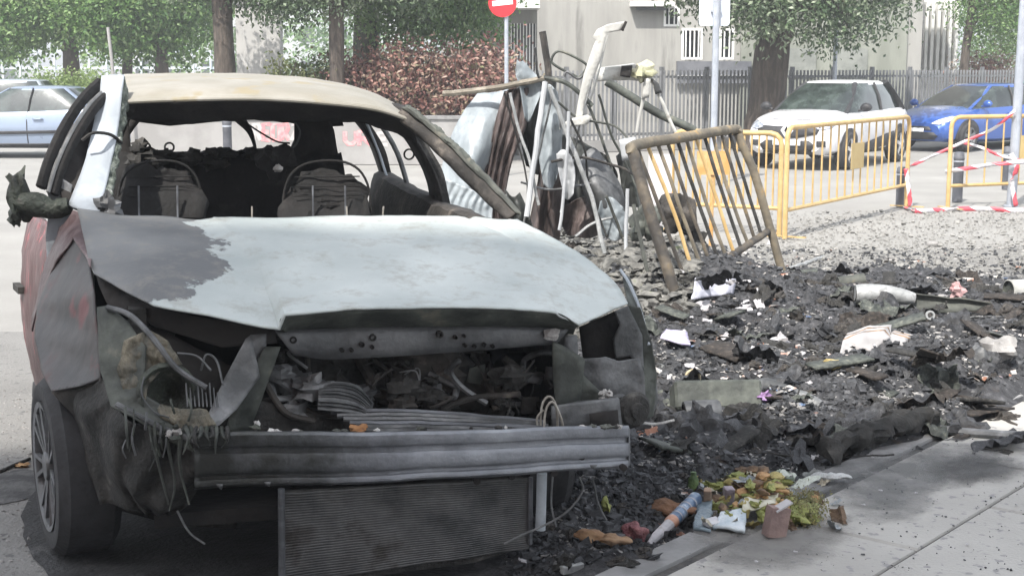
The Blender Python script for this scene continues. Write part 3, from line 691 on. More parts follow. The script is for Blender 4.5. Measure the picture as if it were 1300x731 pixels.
ST_SUV = [(-2.06,.48,.90,.96,.66), (-1.98,.34,.98,1.02,.80), (-1.4,.26,1.02,1.05,.875), (-.4,.24,1.0,1.03,.885), (.6,.24,.98,1.02,.885), (1.0,.25,.96,1.03,.88), (1.5,.26,.88,.99,.86), (1.88,.27,.76,.86,.79), (2.03,.34,.62,.70,.66)]
wc = G(1062, 196); wpos = Vector((D(1058, 150, 26.6).x, 26.8, 0))
t, proj, hit = car('parked_car', 'white compact crossover with dark roof pillars parked behind the yellow barriers', wpos, R(-90 - 34), ST_SUV,
    dict(belt=(-1.85, 1.22, .80, 1.0), roof=(-1.45, .22, .60, 1.50), bx=-.45, pm=M_blk, mm=M_blk, rimc=1, rw=.17), P_white, 4.1, 1.77, (1.28, -1.32))
for sy in (1, -1):
    ax = 'l' if sy > 0 else 's'
    proj('headlight', [(sy * .48, .74), (sy * .50, .80), (sy * .72, .86), (sy * .80, .84), (sy * .76, .74), (sy * .62, .70)], 'x', M_lampd)
    proj('cladding', [(-.93, .24), (.88, .24), (.88, .40), (.3, .46), (-.5, .56), (-.93, .60)], ax, M_blk, .014)
    proj('door_seam', [(-.44, .50), (-.42, .50), (-.40, .96), (-.42, .96)], ax, M_blk, .003, thick=.004)
    proj('door_handle', [(-.35, .84), (-.15, .84), (-.15, .87), (-.35, .87)], ax, P_white, .03, thick=.03)
    proj('fog_lamp', [(sy * .55, .42), (sy * .70, .42), (sy * .70, .52), (sy * .55, .52)], 'x', M_blk, .015)
proj('grille', [(-.56, .64), (-.18, .56), (.18, .56), (.56, .64), (.60, .78), (.2, .76), (-.2, .76), (-.60, .78)], 'x', M_blk)
proj('air_intake', [(-.45, .34), (.45, .34), (.52, .44), (.40, .52), (-.40, .52), (-.52, .44)], 'x', M_blk)
proj('skid_plate', [(-.5, .26), (.5, .26), (.45, .33), (-.45, .33)], 'x', M_blk, .02)
proj('number_plate', [(-.26, .43), (.26, .43), (.26, .53), (-.26, .53)], 'x', M_plate, .035)
# diamond emblem on the grille: a lozenge ring
h = hit((5, 0, .69), (-1, 0, 0)); ex = h.x + .03
em = MB(); dm = [(0, .165), (.12, 0), (0, -.165), (-.12, 0)]; di = [(0, .085), (.05, 0), (0, -.085), (-.05, 0)]
for k in range(4):
    a0, a1, b0, b1 = dm[k], dm[(k + 1) % 4], di[k], di[(k + 1) % 4]
    em.add([(ex, a0[0], .69 + a0[1]), (ex, a1[0], .69 + a1[1]), (ex + .02, b1[0], .69 + b1[1]), (ex + .02, b0[0], .69 + b0[1]), (ex - .04, a0[0], .69 + a0[1]), (ex - .04, a1[0], .69 + a1[1]), (ex - .02, b1[0], .69 + b1[1]), (ex - .02, b0[0], .69 + b0[1])], [(0,1,2,3), (0,4,5,1), (3,2,6,7)])
em.build('emblem', mat('emblem_silver', (.6,.6,.62), (.72,.72,.74), scale=9, rough=.35, bump=0), t, local=True, smooth=False)
dash_paper = MB(); dash_paper.box((.86, .05, 1.12), (.02, .34, .13), Matrix.Rotation(R(-35), 3, 'Y')); dash_paper.build('paper_on_dashboard', M_white, t, local=True, smooth=False)
proj('bonnet_seam', [(-.70, .875), (.70, .875), (.70, .885), (-.70, .885)], 'x', M_blk, .003, thick=.004)

ST_HATCH = [(-1.98,.46,.86,.92,.66), (-1.9,.32,.94,.98,.78), (-1.3,.22,.98,1.0,.86), (-.4,.18,.94,.97,.87), (.6,.18,.91,.94,.87), (1.0,.19,.88,.95,.865), (1.45,.2,.79,.88,.84), (1.85,.22,.66,.74,.77), (2.0,.30,.54,.60,.64)]
t, proj, hit = car('parked_car', 'bright blue hatchback parked behind the white crossover', Vector((D(1240, 150, 31.5).x, 32, 0)), R(-90 - 52), ST_HATCH,
    dict(belt=(-1.78, 1.18, .79, .93), roof=(-1.45, .10, .60, 1.38), bx=-.45, mm=P_blue), P_blue, 4.0, 1.74, (1.25, -1.27), wr=.31)
for sy in (1, -1):
    ax = 'l' if sy > 0 else 's'
    proj('headlight', [(sy * .42, .60), (sy * .50, .66), (sy * .70, .76), (sy * .78, .74), (sy * .74, .64), (sy * .60, .58)], 'x', M_lamp)
    proj('door_seam', [(-.44, .30), (-.42, .30), (-.40, .90), (-.42, .90)], ax, M_blk, .003, thick=.004)
    proj('door_handle', [(-.35, .78), (-.15, .78), (-.15, .81), (-.35, .81)], ax, P_blue, .03, thick=.03)
proj('grille', [(-.45, .46), (.45, .46), (.38, .54), (-.38, .54)], 'x', M_blk)
proj('air_intake', [(-.5, .26), (.5, .26), (.6, .34), (.5, .42), (-.5, .42), (-.6, .34)], 'x', M_blk)
proj('number_plate', [(-.26, .42), (.26, .42), (.26, .50), (-.26, .50)], 'x', M_plate, .03)

t, proj, hit = car('parked_car', 'teal green car partly cut off at the right edge, behind the lamp post', Vector((D(1322, 150, 33.5).x, 34, 0)), R(-90 - 60), ST_HATCH,
    dict(belt=(-1.78, 1.18, .79, .93), roof=(-1.3, .15, .58, 1.42), bx=-.45, mm=P_green), P_green, 4.0, 1.74, (1.25, -1.27), wr=.31)
for sy in (1, -1): proj('headlight', [(sy * .42, .60), (sy * .50, .66), (sy * .70, .76), (sy * .78, .74), (sy * .74, .64)], 'x', M_lamp)
proj('grille', [(-.45, .46), (.45, .46), (.38, .54), (-.38, .54)], 'x', M_blk)

ST_SAL = [(-2.25,.42,.84,.90,.68), (-2.15,.30,.92,.99,.80), (-1.5,.24,.96,1.02,.87), (-.4,.2,.92,.95,.88), (.7,.2,.89,.93,.88), (1.1,.21,.86,.93,.87), (1.6,.22,.78,.87,.85), (2.05,.25,.64,.73,.78), (2.22,.32,.52,.58,.66)]
t, proj, hit = car('parked_car', 'silver saloon parked side on at the left edge, nearer of the two silver cars', Vector((D(22, 150, 28.5).x, 29.2, 0)), R(177), ST_SAL,
    dict(belt=(-1.75, 1.20, .80, .90), roof=(-1.05, .25, .60, 1.37), bx=-.30, mm=P_silver), P_silver, 4.45, 1.76, (1.35, -1.35), wr=.32)
for ax in 'ls':
    proj('side_moulding', [(-1.0, .50), (.98, .46), (.98, .52), (-1.0, .56)], ax, M_blk, .02)
    proj('sill', [(-.98, .20), (.98, .20), (.98, .29), (-.98, .29)], ax, M_blk, .01)
    for xs in (-1.12, -.30, .75): proj('door_seam', [(xs, .28), (xs + .02, .28), (xs + .02, .86), (xs, .86)], ax, M_blk, .003, thick=.004)
    for xs in (-.62, .28): proj('door_handle', [(xs, .76), (xs + .2, .76), (xs + .2, .79), (xs, .79)], ax, P_silver, .03, thick=.03)
t, proj, hit = car('parked_car', 'pale silver hatchback with bluish windows at the left edge, behind the silver saloon', Vector((D(-28, 150, 34).x, 34.5, 0)), R(185), ST_HATCH,
    dict(belt=(-1.85, 1.18, .79, .97), roof=(-1.5, .15, .60, 1.46), bx=-.45, mm=P_silver2), P_silver2, 4.0, 1.74, (1.25, -1.27), wr=.31)
proj('rear_light', [(.5, .7), (.7, .7), (.72, .92), (.55, .92)], 'r', mat('red_lens', (.5,.03,.03), rough=.2, bump=0))

# ================================================================== signs, poles, bollards
M_galv = mat('galvanised_pole', (.34,.37,.42), (.42,.45,.50), scale=6, rough=.45, metal=.3, bump=.05)
M_red = mat('sign_red', (.62,.03,.04), rough=.4, bump=0); M_sw = mat('sign_white', (.82,.83,.84), rough=.4, bump=0); M_sback = mat('sign_back', (.55,.60,.68), (.63,.67,.74), scale=3, rough=.45, bump=0)
def pole(q, x, y, h_, r_): q.tube([(x, y, 0), (x, y, h_)], r_, 14)
Y = 24.0; px = D(643, 150, Y).x; top = D(640, -8, Y).z
ns = thing('no_entry_sign', 'red no entry sign with white bar on a grey pole above the burnt container', 'sign', (px, Y, 0))
q = MB(); pole(q, px, Y, top + .36, .035); q.build('pole', M_galv, ns)
cz = D(638, 4, Y).z; cx = D(638, 4, Y).x; rr = .235
MB().lathe((cx, Y - .05, cz), (0, -1, 0), [(-.012, 0), (-.012, rr), (.012, rr), (.012, rr * .0)], 40).build('disc', M_red, ns, ang=30)
MB().box((cx, Y - .068, cz), (rr * 1.45, .006, rr * .36), Matrix.Rotation(R(-6), 3, 'Y')).build('white_bar', M_sw, ns, smooth=False)
MB().box((cx, Y - .035, cz), (.12, .03, .05)).build('bracket', M_galv, ns, smooth=False)
Y = 22.0; px = D(906.5, 150, Y).x
bs = thing('sign_post', 'back of a white rectangular road sign on a pale grey pole beside the barred windows', 'sign', (px, Y, 0))
q = MB(); pole(q, px, Y, 3.4, .052); q.build('pole', M_galv, bs)
x0, x1, z0, z1 = D(888, 33, Y).x, D(927, 33, Y).x, D(900, 33, Y).z, D(900, -30, Y).z
rows = []
def rrect(x0, x1, z0, z1, r_, y):
    out = []
    for (cx_, cz_, a0) in ((x1 - r_, z1 - r_, 0), (x0 + r_, z1 - r_, 90), (x0 + r_, z0 + r_, 180), (x1 - r_, z0 + r_, 270)):
        for k in range(6): a_ = R(a0 + k * 18); out.append(Vector((cx_ + r_ * math.cos(a_), y, cz_ + r_ * math.sin(a_))))
    return out
def plate(q, x0, x1, z0, z1, r_, ya, yb, mi=0):
    A = rrect(x0, x1, z0, z1, r_, ya); B = rrect(x0, x1, z0, z1, r_, yb); n = len(A)
    q.add(A + B, [tuple(range(n)), tuple(range(2 * n - 1, n - 1, -1))] + [(i, i + n, (i + 1) % n + n, (i + 1) % n) for i in range(n)], mi)
q = MB(); plate(q, x0, x1, z0, z1, .05, Y + .06, Y + .085); q.build('sign_panel', M_sback, bs, smooth=False)
for k in (.3, .8): MB().box((px, Y + .03, z0 + (z1 - z0) * k), (.16, .06, .03)).build('bracket', M_galv, bs, smooth=False)
Y = 18.4; px = D(1289, 200, Y).x
lp = thing('lamp_post', 'tall pale grey post with torn tape at the right edge, inside the barrier', 'post', (px, Y, 0))
q = MB(); q.tube([(px - .02, Y, 0), (px, Y, 2.4), (px + .04, Y, 6)], [.062, .055, .05], 14); q.build('pole', M_galv, lp)
MB().lathe((px - .02, Y, 0), (0, 0, 1), [(0, .10), (.02, .10), (.03, .065)], 16).build('base_collar', M_galv, lp)
Y = 29; px = D(1053, 100, Y + 3).x
gp_ = thing('lamp_post', 'thin grey post behind the white crossover, in front of the picket fence', 'post', (px, 31.5, 0))
q = MB(); pole(q, px, 31.5, 3.6, .045); q.build('pole', M_galv, gp_)
px = D(143, 100, 26).x
sp = thing('tree_stake', 'thin leaning pale stake standing among the trees at upper left', 'stake', (px, 26, 0))
q = MB(); q.tube([(px + .06, 26, 0), (px - .0, 26, 1.9), (D(137, 35, 26).x, 26, D(137, 35, 26).z)], [.035, .03, .028], 10); q.build('pole', M_conc, sp)
M_bol = mat('bollard_grey', (.07,.075,.09), (.11,.115,.13), scale=6, rough=.6, bump=.1)
def bollard(px, py_base, top, lab, r_=.055):
    g_ = G(px, py_base); t = thing('bollard', lab, 'bollard', g_, 'dark street bollards')
    h_ = D(px, top, g_.y).z
    MB().lathe(g_, (0, 0, 1), [(0, r_), (h_ * .84, r_), (h_ * .85, r_ * 1.08), (h_ * .90, r_ * 1.08), (h_ * .91, r_), (h_ * .97, r_), (h_, r_ * .7), (h_ + .003, 0)], 20).build('post', M_bol, t, ang=50)
    MB().lathe(g_, (0, 0, 1), [(h_ * .80, r_ + .003), (h_ * .83, r_ + .003)], 20).build('band', M_galv, t)
bollard(1215, 256, 193, 'dark bollard standing behind the left end of the right hand barrier', .068)
bollard(1143, 262, 212, 'dark bollard wrapped in tape at the right foot of the long yellow barrier', .062)
bollard(1277, 240, 186, 'dark bollard behind the right barrier beside the tall grey post', .062)
bollard(290, 222, 146, 'grey bollard seen through the wreck windscreen against the pale street', .075)
# ================================================================== yellow barriers
M_yel = mat('yellow_barrier_paint', (.46,.31,.125), (.55,.39,.18), scale=6, rough=.5, bump=.05, spot=14, spot_c=(.42,.30,.14))
M_yelp = mat('yellow_plate', (.44,.32,.13), (.50,.38,.17), scale=3, rough=.5, bump=0)
def barrier(A, B, h_, label, nbars=15, ztilt=0, mt=M_yel, zb=.30, rt=.028, rb=.011, plate_=True, group='yellow crowd control barriers', feet=True, top_r=.12):
    A = Vector(A); B = Vector(B); t = thing('barrier', label, 'barrier', A, group); d = (B - A); L = d.length; d.normalize(); up = Vector((0, 0, 1)); pr = Vector((d.y, -d.x, 0))
    H_ = up * h_
    P = [A, A + up * (h_ - top_r)] + [A + up * (h_ - top_r) + d * top_r * (1 - math.cos(a_)) + up * top_r * math.sin(a_) for a_ in (R(30), R(60), R(90))]
    P += [B + up * (h_ - top_r) - d * top_r * (1 - math.cos(a_)) + up * top_r * math.sin(a_) for a_ in (R(90), R(60), R(30))] + [B + up * (h_ - top_r), B]
    MB().tube(P, rt, 10).build('frame', mt, t)
    MB().tube([A + up * zb, B + up * zb], rt * .8, 8).build('lower_rail', mt, t)
    for i in range(1, nbars + 1):
        p = A + d * (L * i / (nbars + 1)); MB().tube([p + up * zb, p + up * (h_ - .005)], rb, 6).build('bar', mt, t)
    if feet:
        for p in (A, B): MB().bar(p + d * .04 + pr * .22 + up * .02, p + d * .04 - pr * .22 + up * .02, .05, .012).build('foot', mt, t, smooth=False)
    if plate_:
        c = A + d * L * .52 + up * (h_ * .66); q_ = d.to_track_quat('X', 'Z').to_matrix(); MB().box(c + pr * .02, (.42, .006, .30), q_).build('plate', M_yelp, t, smooth=False)
    return t
barrier(G(996, 303), G(1150, 264), 1.17, 'long yellow barrier in front of the white crossover with a plain plate on it', 15)
barrier(G(989, 300), G(852, 292), 1.10, 'yellow barrier seen behind and through the scorched leaning barrier', 14, plate_=False)
barrier(G(1203, 266), G(1375, 258), 1.17, 'yellow barrier at the right edge with red and white tape tied to it', 7)
# tape
def tape_mat():
    m = bpy.data.materials.new('red_white_tape'); m.use_nodes = True; n = m.node_tree.nodes; l = m.node_tree.links; b = n['Principled BSDF']
    at_ = n.new('ShaderNodeAttribute'); at_.attribute_name = 'run'
    fr = n.new('ShaderNodeMath'); fr.operation = 'FRACT'; l.new(at_.outputs['Fac'], fr.inputs[0])
    gt = n.new('ShaderNodeMath'); gt.operation = 'GREATER_THAN'; gt.inputs[1].default_value = .58; l.new(fr.outputs[0], gt.inputs[0])
    mx = n.new('ShaderNodeMix'); mx.data_type = 'RGBA'; mx.inputs[6].default_value = (.62,.61,.64,1); mx.inputs[7].default_value = (.62,.09,.12,1)
    l.new(gt.outputs[0], mx.inputs[0]); l.new(mx.outputs[2], b.inputs['Base Color']); b.inputs['Roughness'].default_value = .4; return m
M_tape = tape_mat()
def tape(label, P, width=.055, twist=0.0, seed=1, period=.42):
    P = catmull([Vector(p) for p in P], max(12, 6 * len(P))); q = MB(); run = []; s_ = seed * .37
    for i, p in enumerate(P):
        if i: s_ += (P[i] - P[i - 1]).length / period
        a_ = twist * i / len(P) * 2 * PI + noise.noise(Vector((i * .35, seed, 0))) * 1.6
        t_ = (P[min(i + 1, len(P) - 1)] - P[max(i - 1, 0)]).normalized(); u = t_.cross(Vector((0, 1, 0)));
        if u.length < .1: u = Vector((1, 0, 0))
        u.normalize(); v_ = t_.cross(u); dvec = (u * math.cos(a_) + v_ * math.sin(a_)) * width / 2
        q.v += [p - dvec, p + dvec]; run += [s_ - .12, s_ + .12]
        if i: k = len(q.v) - 4; q.f.append((k, k + 1, k + 3, k + 2)); q.m.append(0)
    o = q.build('tape', M_tape, None, attr=('run', run), solid=.002, loc=P[0])
    return tag(o, label, 'tape', 'red and white barrier tapes')
tape('red and white tape rising from the bollard to the tall post across the blue car', [D(1150, 214, 18.4), D(1180, 200, 18.5), D(1222, 181, 18.5), D(1262, 163, 18.4), D(1289, 140, 18.3)], seed=1, width=.042)
tape('red and white tape sagging between the two right barriers', [D(1222, 181, 18.6), D(1245, 187, 18.4), D(1268, 197, 18.3), D(1300, 205, 18.2)], seed=2, width=.04)
tape('red and white tape stretched low along the right barrier', [D(1200, 218, 18.1), D(1240, 212, 17.9), D(1270, 208, 17.8), D(1320, 204, 17.7)], seed=3)
tape('red and white tape lying on the ground between the barriers', [G(1148, 262, .02), G(1165, 268, .02), G(1200, 266, .02), G(1240, 265, .02), G(1290, 267, .02), G(1330, 266, .02)], seed=4, width=.06)
tape('red and white tape hanging down from the taped bollard', [D(1150, 214, 17.9), D(1153, 235, 17.9), D(1156, 262, 17.9)], seed=5, width=.06)
tape('red and white tape knotted on the tall grey post', [D(1284, 195, 18.2), D(1291, 212, 18.15), D(1285, 232, 18.2), D(1290, 262, 18.2)], seed=6, width=.06)
# ================================================================== THE WRECK
wr_base = W(0, 1.6, 0)
wk = thing('burnt_car', 'burnt out car wreck with ash white bonnet and missing front bumper', 'burnt car', wr_base)
def vv(L, v=None): return [V(p[0], p[1], p[2] if len(p) > 2 else v) for p in L]
# bonnet
R0 = vv([(98,266),(150,274),(270,276),(278,276),(380,276),(450,275),(530,275),(590,275),(615,276),(657,279)], 1.30)
R1 = vv([(107,305,.98),(175,314),(315,320),(325,319),(420,318),(510,317),(600,315),(660,315),(690,318),(733,320,.95)], .85)
R2 = vv([(113,332,.78),(187,358),(340,376),(350,368),(438,366),(535,364),(630,362),(690,363),(720,372),(779,358,.66)], .48)
R3 = vv([(119,347,.66),(195,388,.32),(355,417,.19),(362,400,.17),(450,393,.15),(550,391,.15),(650,392,.17),(706,396,.19),(735,413,.22),(797,386,.48)], .2)
def hd(s, t, p):
    r_ = .016 * math.sin(PI * t) * math.sin(PI * s)
    cre = -.012 * (math.exp(-((t - .20) / .02) ** 2) + math.exp(-((t - .80) / .02) ** 2)) * (1 - s * .4)
    return Vector((0, 0, r_ + cre + .006 * fbm(p, 3.0) + .002 * fbm(p, 14)))
q = MB(); q.loft([R0, R1, R2, R3], 44, 0, hd, lin=7)
att = []
for p in q.v:
    # unburnt grey patch at the rear left corner
    a_, c_, s_ = ray(0,0), 0, 0
    d = p - Vector((0, 0, CAMH)); yc = d.y * _s + d.z * _c; zc = d.y * _c - d.z * _s
    X_ = 650 + F * d.x / zc; Y_ = 365.5 - F * yc / zc
    lim = 268 + (Y_ - 300) * .45 if Y_ < 345 else 288 - (Y_ - 345) * 2.2
    if Y_ < 300: lim -= (300 - Y_) * 1.0
    att.append(max(0, min(1, .5 + (lim - X_) / 150)))
hood = q.build('bonnet', K['hood'], wk, solid=.006, attr=('patch', att), ang=60)
# lip under the bonnet front
q = MB(); q.loft([vv([(356,418),(365,400),(450,394),(550,392),(650,393),(706,397),(735,414)], .20), vv([(360,420),(376,414),(450,410),(550,409),(650,410),(702,412),(731,416)], .27), vv([(372,424),(385,424),(450,421),(550,420),(650,420),(700,422),(728,424)], .36)], 8, 60)
q.build('bonnet_lip', K['olive'], wk, solid=.004)
# radiator support: shaped cross-member
T = vv([(350,421),(430,417),(550,415),(640,414),(722,417)], .30); Bm = vv([(372,450),(430,455),(565,447),(640,441),(705,436)], .30)
q = MB(); q.loft([[p + CB * .07 for p in T], T, [a_.lerp(b_, .45) - CB * .012 for a_, b_ in zip(T, Bm)], Bm, [p + CB * .05 for p in Bm]], 14, 50, lambda s, t, p: Vector((0, 0, 0)) + CB * .01 * fbm(p, 6))
rs = q.build('radiator_support', K['greys'], wk, solid=.004, attr=('soot', [.18 + .12 * noise.noise(p * 2) for p in q.v]))
for (hx_, hy_, r_) in [(372,431,5),(434,444,3.2),(446,444,3),(473,428,5),(459,437,4),(472,440,3),(558,424,5),(578,428,3),(590,438,3),(602,439,3),(614,437,3.4),(589,426,2.5),(625,439,3)]:
    c = V(hx_, hy_, .285); MB().lathe(c, -CB, [(-.02, r_ / 400), (.012, r_ / 400), (.012, r_ / 700), (-.02, r_ / 900)], 12).build('bolt_hole', K['void'], rs)
# hanging brackets at both ends of the support
panel('latch_bracket', vv([(318,425),(338,423),(338,480),(322,484),(312,468)], .30), K['grey'], wk, .01, 2, .01)
panel('latch_bracket', vv([(716,425),(732,425),(735,470),(728,478),(718,462)], .30), K['grey'], wk, .01, 2, .01)
panel('support_strut', vv([(700,432),(718,440),(742,455),(735,540),(705,535)], .28), K['olive'], wk, .01, 3, .02)
panel('support_strut', vv([(336,440),(356,440),(318,545),(285,550),(300,500)], .28), K['olive'], wk, .01, 3, .02)
# bumper beam: box section with long ribs, bowed forward in the middle
def br(y0, y1, dv):
    Lx = [247, 340, 440, 520, 620, 720, 798]; bow = [.04, -.015, -.05, -.06, -.05, -.01, .05]
    return [V(x, y0 + (y1 - y0) * i / 6 + (3 if 1 < i < 5 else 0), b_ + dv) for i, (x, b_) in enumerate(zip(Lx, bow))]
prof = [(549,541,.06), (550,541,.0), (566,552,-.004), (569,555,.008), (577,561,.009), (580,564,-.003), (601,576,-.006), (604,579,.008), (609,583,.008), (612,586,-.002), (619,591,.0), (620,592,.06)]
q = MB(); q.loft([br(*a_) for a_ in prof], 36, 60, lambda s, t, p: CB * (.004 * fbm(p, 9)) + Vector((0, 0, .003 * fbm(p, 5))))
xs_ = [p.dot(CR) for p in q.v]; x0_, x1_ = min(xs_), max(xs_)
bm_ = q.build('bumper_beam', K['beams'], wk, solid=.004, ang=30, attr=('soot', [.62 - .62 * smoothstep(.0, .62, (x - x0_) / (x1_ - x0_)) for x in xs_]))
panel('end_cap', [V(798,541,.05), V(798,592,.05), V(799,590,.12), V(799,545,.12)], K['beam'], bm_, .004, 1, .004)
for (hx_, hy_) in [(737,578),(604,609),(648,603),(361,598),(702,599),(790,592)]:
    MB().lathe(V(hx_, hy_, .02), -CB, [(0, .012), (.02, .012), (.021, .0)], 10).build('bolt_hole', K['void'], bm_)
# lower radiator
q = MB(); RL, RR = (357, 622), (674, 608)
def rad(px, py, v=.20): return V(px, py, v)
q.add([rad(357,624,.22), rad(674,607,.22), rad(674,690,.22), rad(600,712,.22), rad(357,745,.22)], [(0,1,2,3,4)]); 
rad_o = q.build('radiator', K['char'], wk, smooth=False, solid=.03)
nf = 34
fm = MB()
for i in range(nf):
    s_ = (i + .5) / nf
    A = rad(359, 626 + s_ * 118, .185); B_ = rad(672, 609 + s_ * 88, .185)
    n_ = 40; P = []
    for k in range(n_ + 1):
        p = A.lerp(B_, k / n_); p = p + CB * (.012 + .006 * fbm(p, 7)) + Vector((0, 0, .003 * fbm(p, 4))); P.append(p)
    MB().tube(P, .0030, 5, flat=1.6).build('fin', K['fins'], rad_o)
MB().tube([rad(357,620,.18), rad(358,745,.18)], .012, 8).build('side_tank', K['beam'], rad_o)
MB().tube([rad(674,605,.18), rad(673,690,.18)], .008, 8).build('side_tank', K['beam'], rad_o)
MB().tube([V(688,600,.14), V(687,640,.14), V(686,672,.14)], .019, 10).build('tow_post', K['pale'], wk)
# condenser stack lying over the beam
for k in range(6):
    P = [V(420 + k * 8, 523 + k * 4.6, .24 - k * .03), V(520 + k * 6, 522 + k * 5, .22 - k * .03), V(620 + k * 8, 529 + k * 4, .20 - k * .03), V(690 + k * 3, 536 + k * 2.5, .18 - k * .03)]
    MB().tube([p + Vector((0, 0, .004 * fbm(p, 9))) for p in catmull(P, 26)], .0062, 6, flat=1.5).build('condenser_tube', K['grey'] if k % 3 else K['beam'], wk)
# curled grille shield with ribs
q = MB(); q.loft([vv([(405,488),(430,484),(455,490),(475,512)], .30), vv([(404,500),(428,500),(452,506),(472,520)], .25), vv([(403,520),(425,522),(450,524),(470,528)], .21)], 20, 20, lambda s, t, p: CB * .008 * math.sin(s * 50))
q.build('grille_shield', K['grey'], wk, solid=.003)
# engine bay interior
def wbox(name, u0, u1, v0, v1, z0, z1, m, parent=wk, amp=.0, **kw):
    q = MB(); c = W((u0 + u1) / 2, (v0 + v1) / 2, (z0 + z1) / 2); q.box(c, (u1 - u0, v1 - v0, z1 - z0), Matrix.Rotation(YAW, 3, 'Z')); return q.build(name, m, parent, smooth=False, **kw)
wbox('firewall', -.80, .90, 1.18, 1.25, .25, 1.12, K['void'])
wbox('floor_pan', -.80, .90, 1.25, 4.1, .28, .36, K['void'])
wbox('sump_guard', -.60, .75, .35, 1.2, .22, .27, K['void'])
wbox('inner_wing', -.66, -.60, .42, 1.2, .45, .98, K['char'])
wbox('inner_wing', .86, .90, .40, 1.2, .35, .95, K['char'])
q = MB(); rnd = random.Random(5)
q.blob(W(.20, .72, .62), (.42, .26, .22), 3, .25, 2.2, 24, 16); q.build('engine_block', K['char'], wk)
for (u, v, z, a, b_, c, s_) in [(-.05,.55,.72,.16,.10,.09,1),(.35,.52,.70,.18,.10,.10,2),(.58,.55,.58,.14,.12,.15,4),(-.22,.52,.56,.14,.12,.13,5),(.12,.46,.50,.25,.08,.08,6),(-.36,.46,.50,.12,.09,.12,8)]:
    MB().blob(W(u, v, z), (a, b_, c), s_, .35, 2.5, 16, 11).build('engine_lump', K['char'] if s_ % 2 else K['charbrown'], wk)
for (P, r_) in [([(390,452,.42),(392,480,.42),(391,500,.42)], .010), ([(455,455,.5),(470,480,.42),(475,500,.40),(520,500,.42),(560,478,.45)], .020), ([(640,455,.45),(655,470,.42),(640,500,.40)], .016), ([(560,520,.34),(600,505,.34),(660,500,.36)], .012), ([(330,470,.36),(345,500,.3),(365,525,.28),(400,535,.26)], .011), ([(600,455,.5),(618,485,.42),(630,520,.36)], .014), ([(500,455,.5),(512,478,.45),(540,486,.42),(565,470,.42)], .012), ([(365,470,.4),(390,520,.32),(440,530,.3)], .009)]:
    MB().tube(catmull(vv(P), 16), r_, 8).build('hose', K['charbrown'], wk)
rnd = random.Random(61)
for k in range(34):      # burnt loom and pipes filling the bay
    x0, y0 = rnd.uniform(310, 700), rnd.uniform(452, 525); v0 = rnd.uniform(.33, .50); P = [(x0, y0, v0)]
    for _ in range(4): x0 += rnd.uniform(-30, 30); y0 = min(535, max(448, y0 + rnd.uniform(-22, 22))); P.append((x0, y0, v0 + rnd.uniform(-.05, .05)))
    MB().tube(catmull(vv(P), 20), rnd.choice([.003, .004, .006, .011]), 6).build('burnt_cable', [K['charbrown'], K['grey'], K['char'], K['olive']][k % 4], wk)
for k in range(26):
    x0, y0 = rnd.uniform(330, 705), rnd.uniform(470, 535); s_ = rnd.uniform(.015, .055)
    MB().blob(V(x0, y0, rnd.uniform(.32, .48)), (s_ * 1.3, s_, s_ * .8), k + 200, .45, 2.4, 13, 9).build('engine_lump', [K['char'], K['charbrown'], K['grey']][k % 3], wk)
for k in range(16):
    x0, y0 = rnd.uniform(330, 700), rnd.uniform(455, 520); v0 = rnd.uniform(.36, .5); w_, h_ = rnd.uniform(10, 34), rnd.uniform(8, 26)
    panel('bracket_plate', vv([(x0, y0), (x0 + w_, y0 + rnd.uniform(-6, 6)), (x0 + w_ * rnd.uniform(.7, 1), y0 + h_), (x0 + rnd.uniform(-6, 6), y0 + h_ * rnd.uniform(.6, 1))], v0), [K['grey'], K['charbrown'], K['olive']][k % 3], wk, .006, 2, .012, 8)
for k in range(22):
    x0 = rnd.uniform(330, 790); MB().blob(V(x0, 549 - (x0 - 247) * .014, .02), (rnd.uniform(.006, .02), .012, rnd.uniform(.004, .010)), k + 80, .5, 2, 8, 6).build('ash_crumb', [K['ash'], K['char'], K['rust']][k % 3], wk)
MB().blob(V(455, 546, .10), (.03, .02, .02), 3, .4, 2, 12, 9).build('rust_lump', mat('orange_rust', (.26,.12,.05), (.38,.20,.09), scale=20, rough=.9), wk)
for k in range(10):      # dents in the lower edge of the beam: torn tabs
    x0 = 270 + k * 52 + rnd.uniform(-15, 15); yb = 619 - (x0 - 247) * .052
    panel('torn_tab', vv([(x0, yb - 3), (x0 + 9, yb - 3.5), (x0 + 7, yb + rnd.uniform(2, 6)), (x0 + 2, yb + 1)], -.03), K['grey'], bm_, .003, 1, .004)
for k in range(14):      # pale drips down the melted bumper corner
    x0 = rnd.uniform(135, 250); y0 = rnd.uniform(505, 560); L_ = rnd.uniform(15, 60)
    MB().tube(catmull(vv([(x0, y0, .13), (x0 + rnd.uniform(-5, 5), y0 + L_ * .5, .10), (x0 + rnd.uniform(-8, 8), y0 + L_, .12)]), 8), rnd.choice([.0025, .004, .005]), 5).build('melted_strand', [K['olive'], K['grey'], K['plastic']][k % 3], wk)
# cooling pack header between engine and beam
panel('core_lower', vv([(300,500),(410,530),(700,545),(700,560),(260,560)], .30), K['char'], wk, .01, 3, .02, 4)
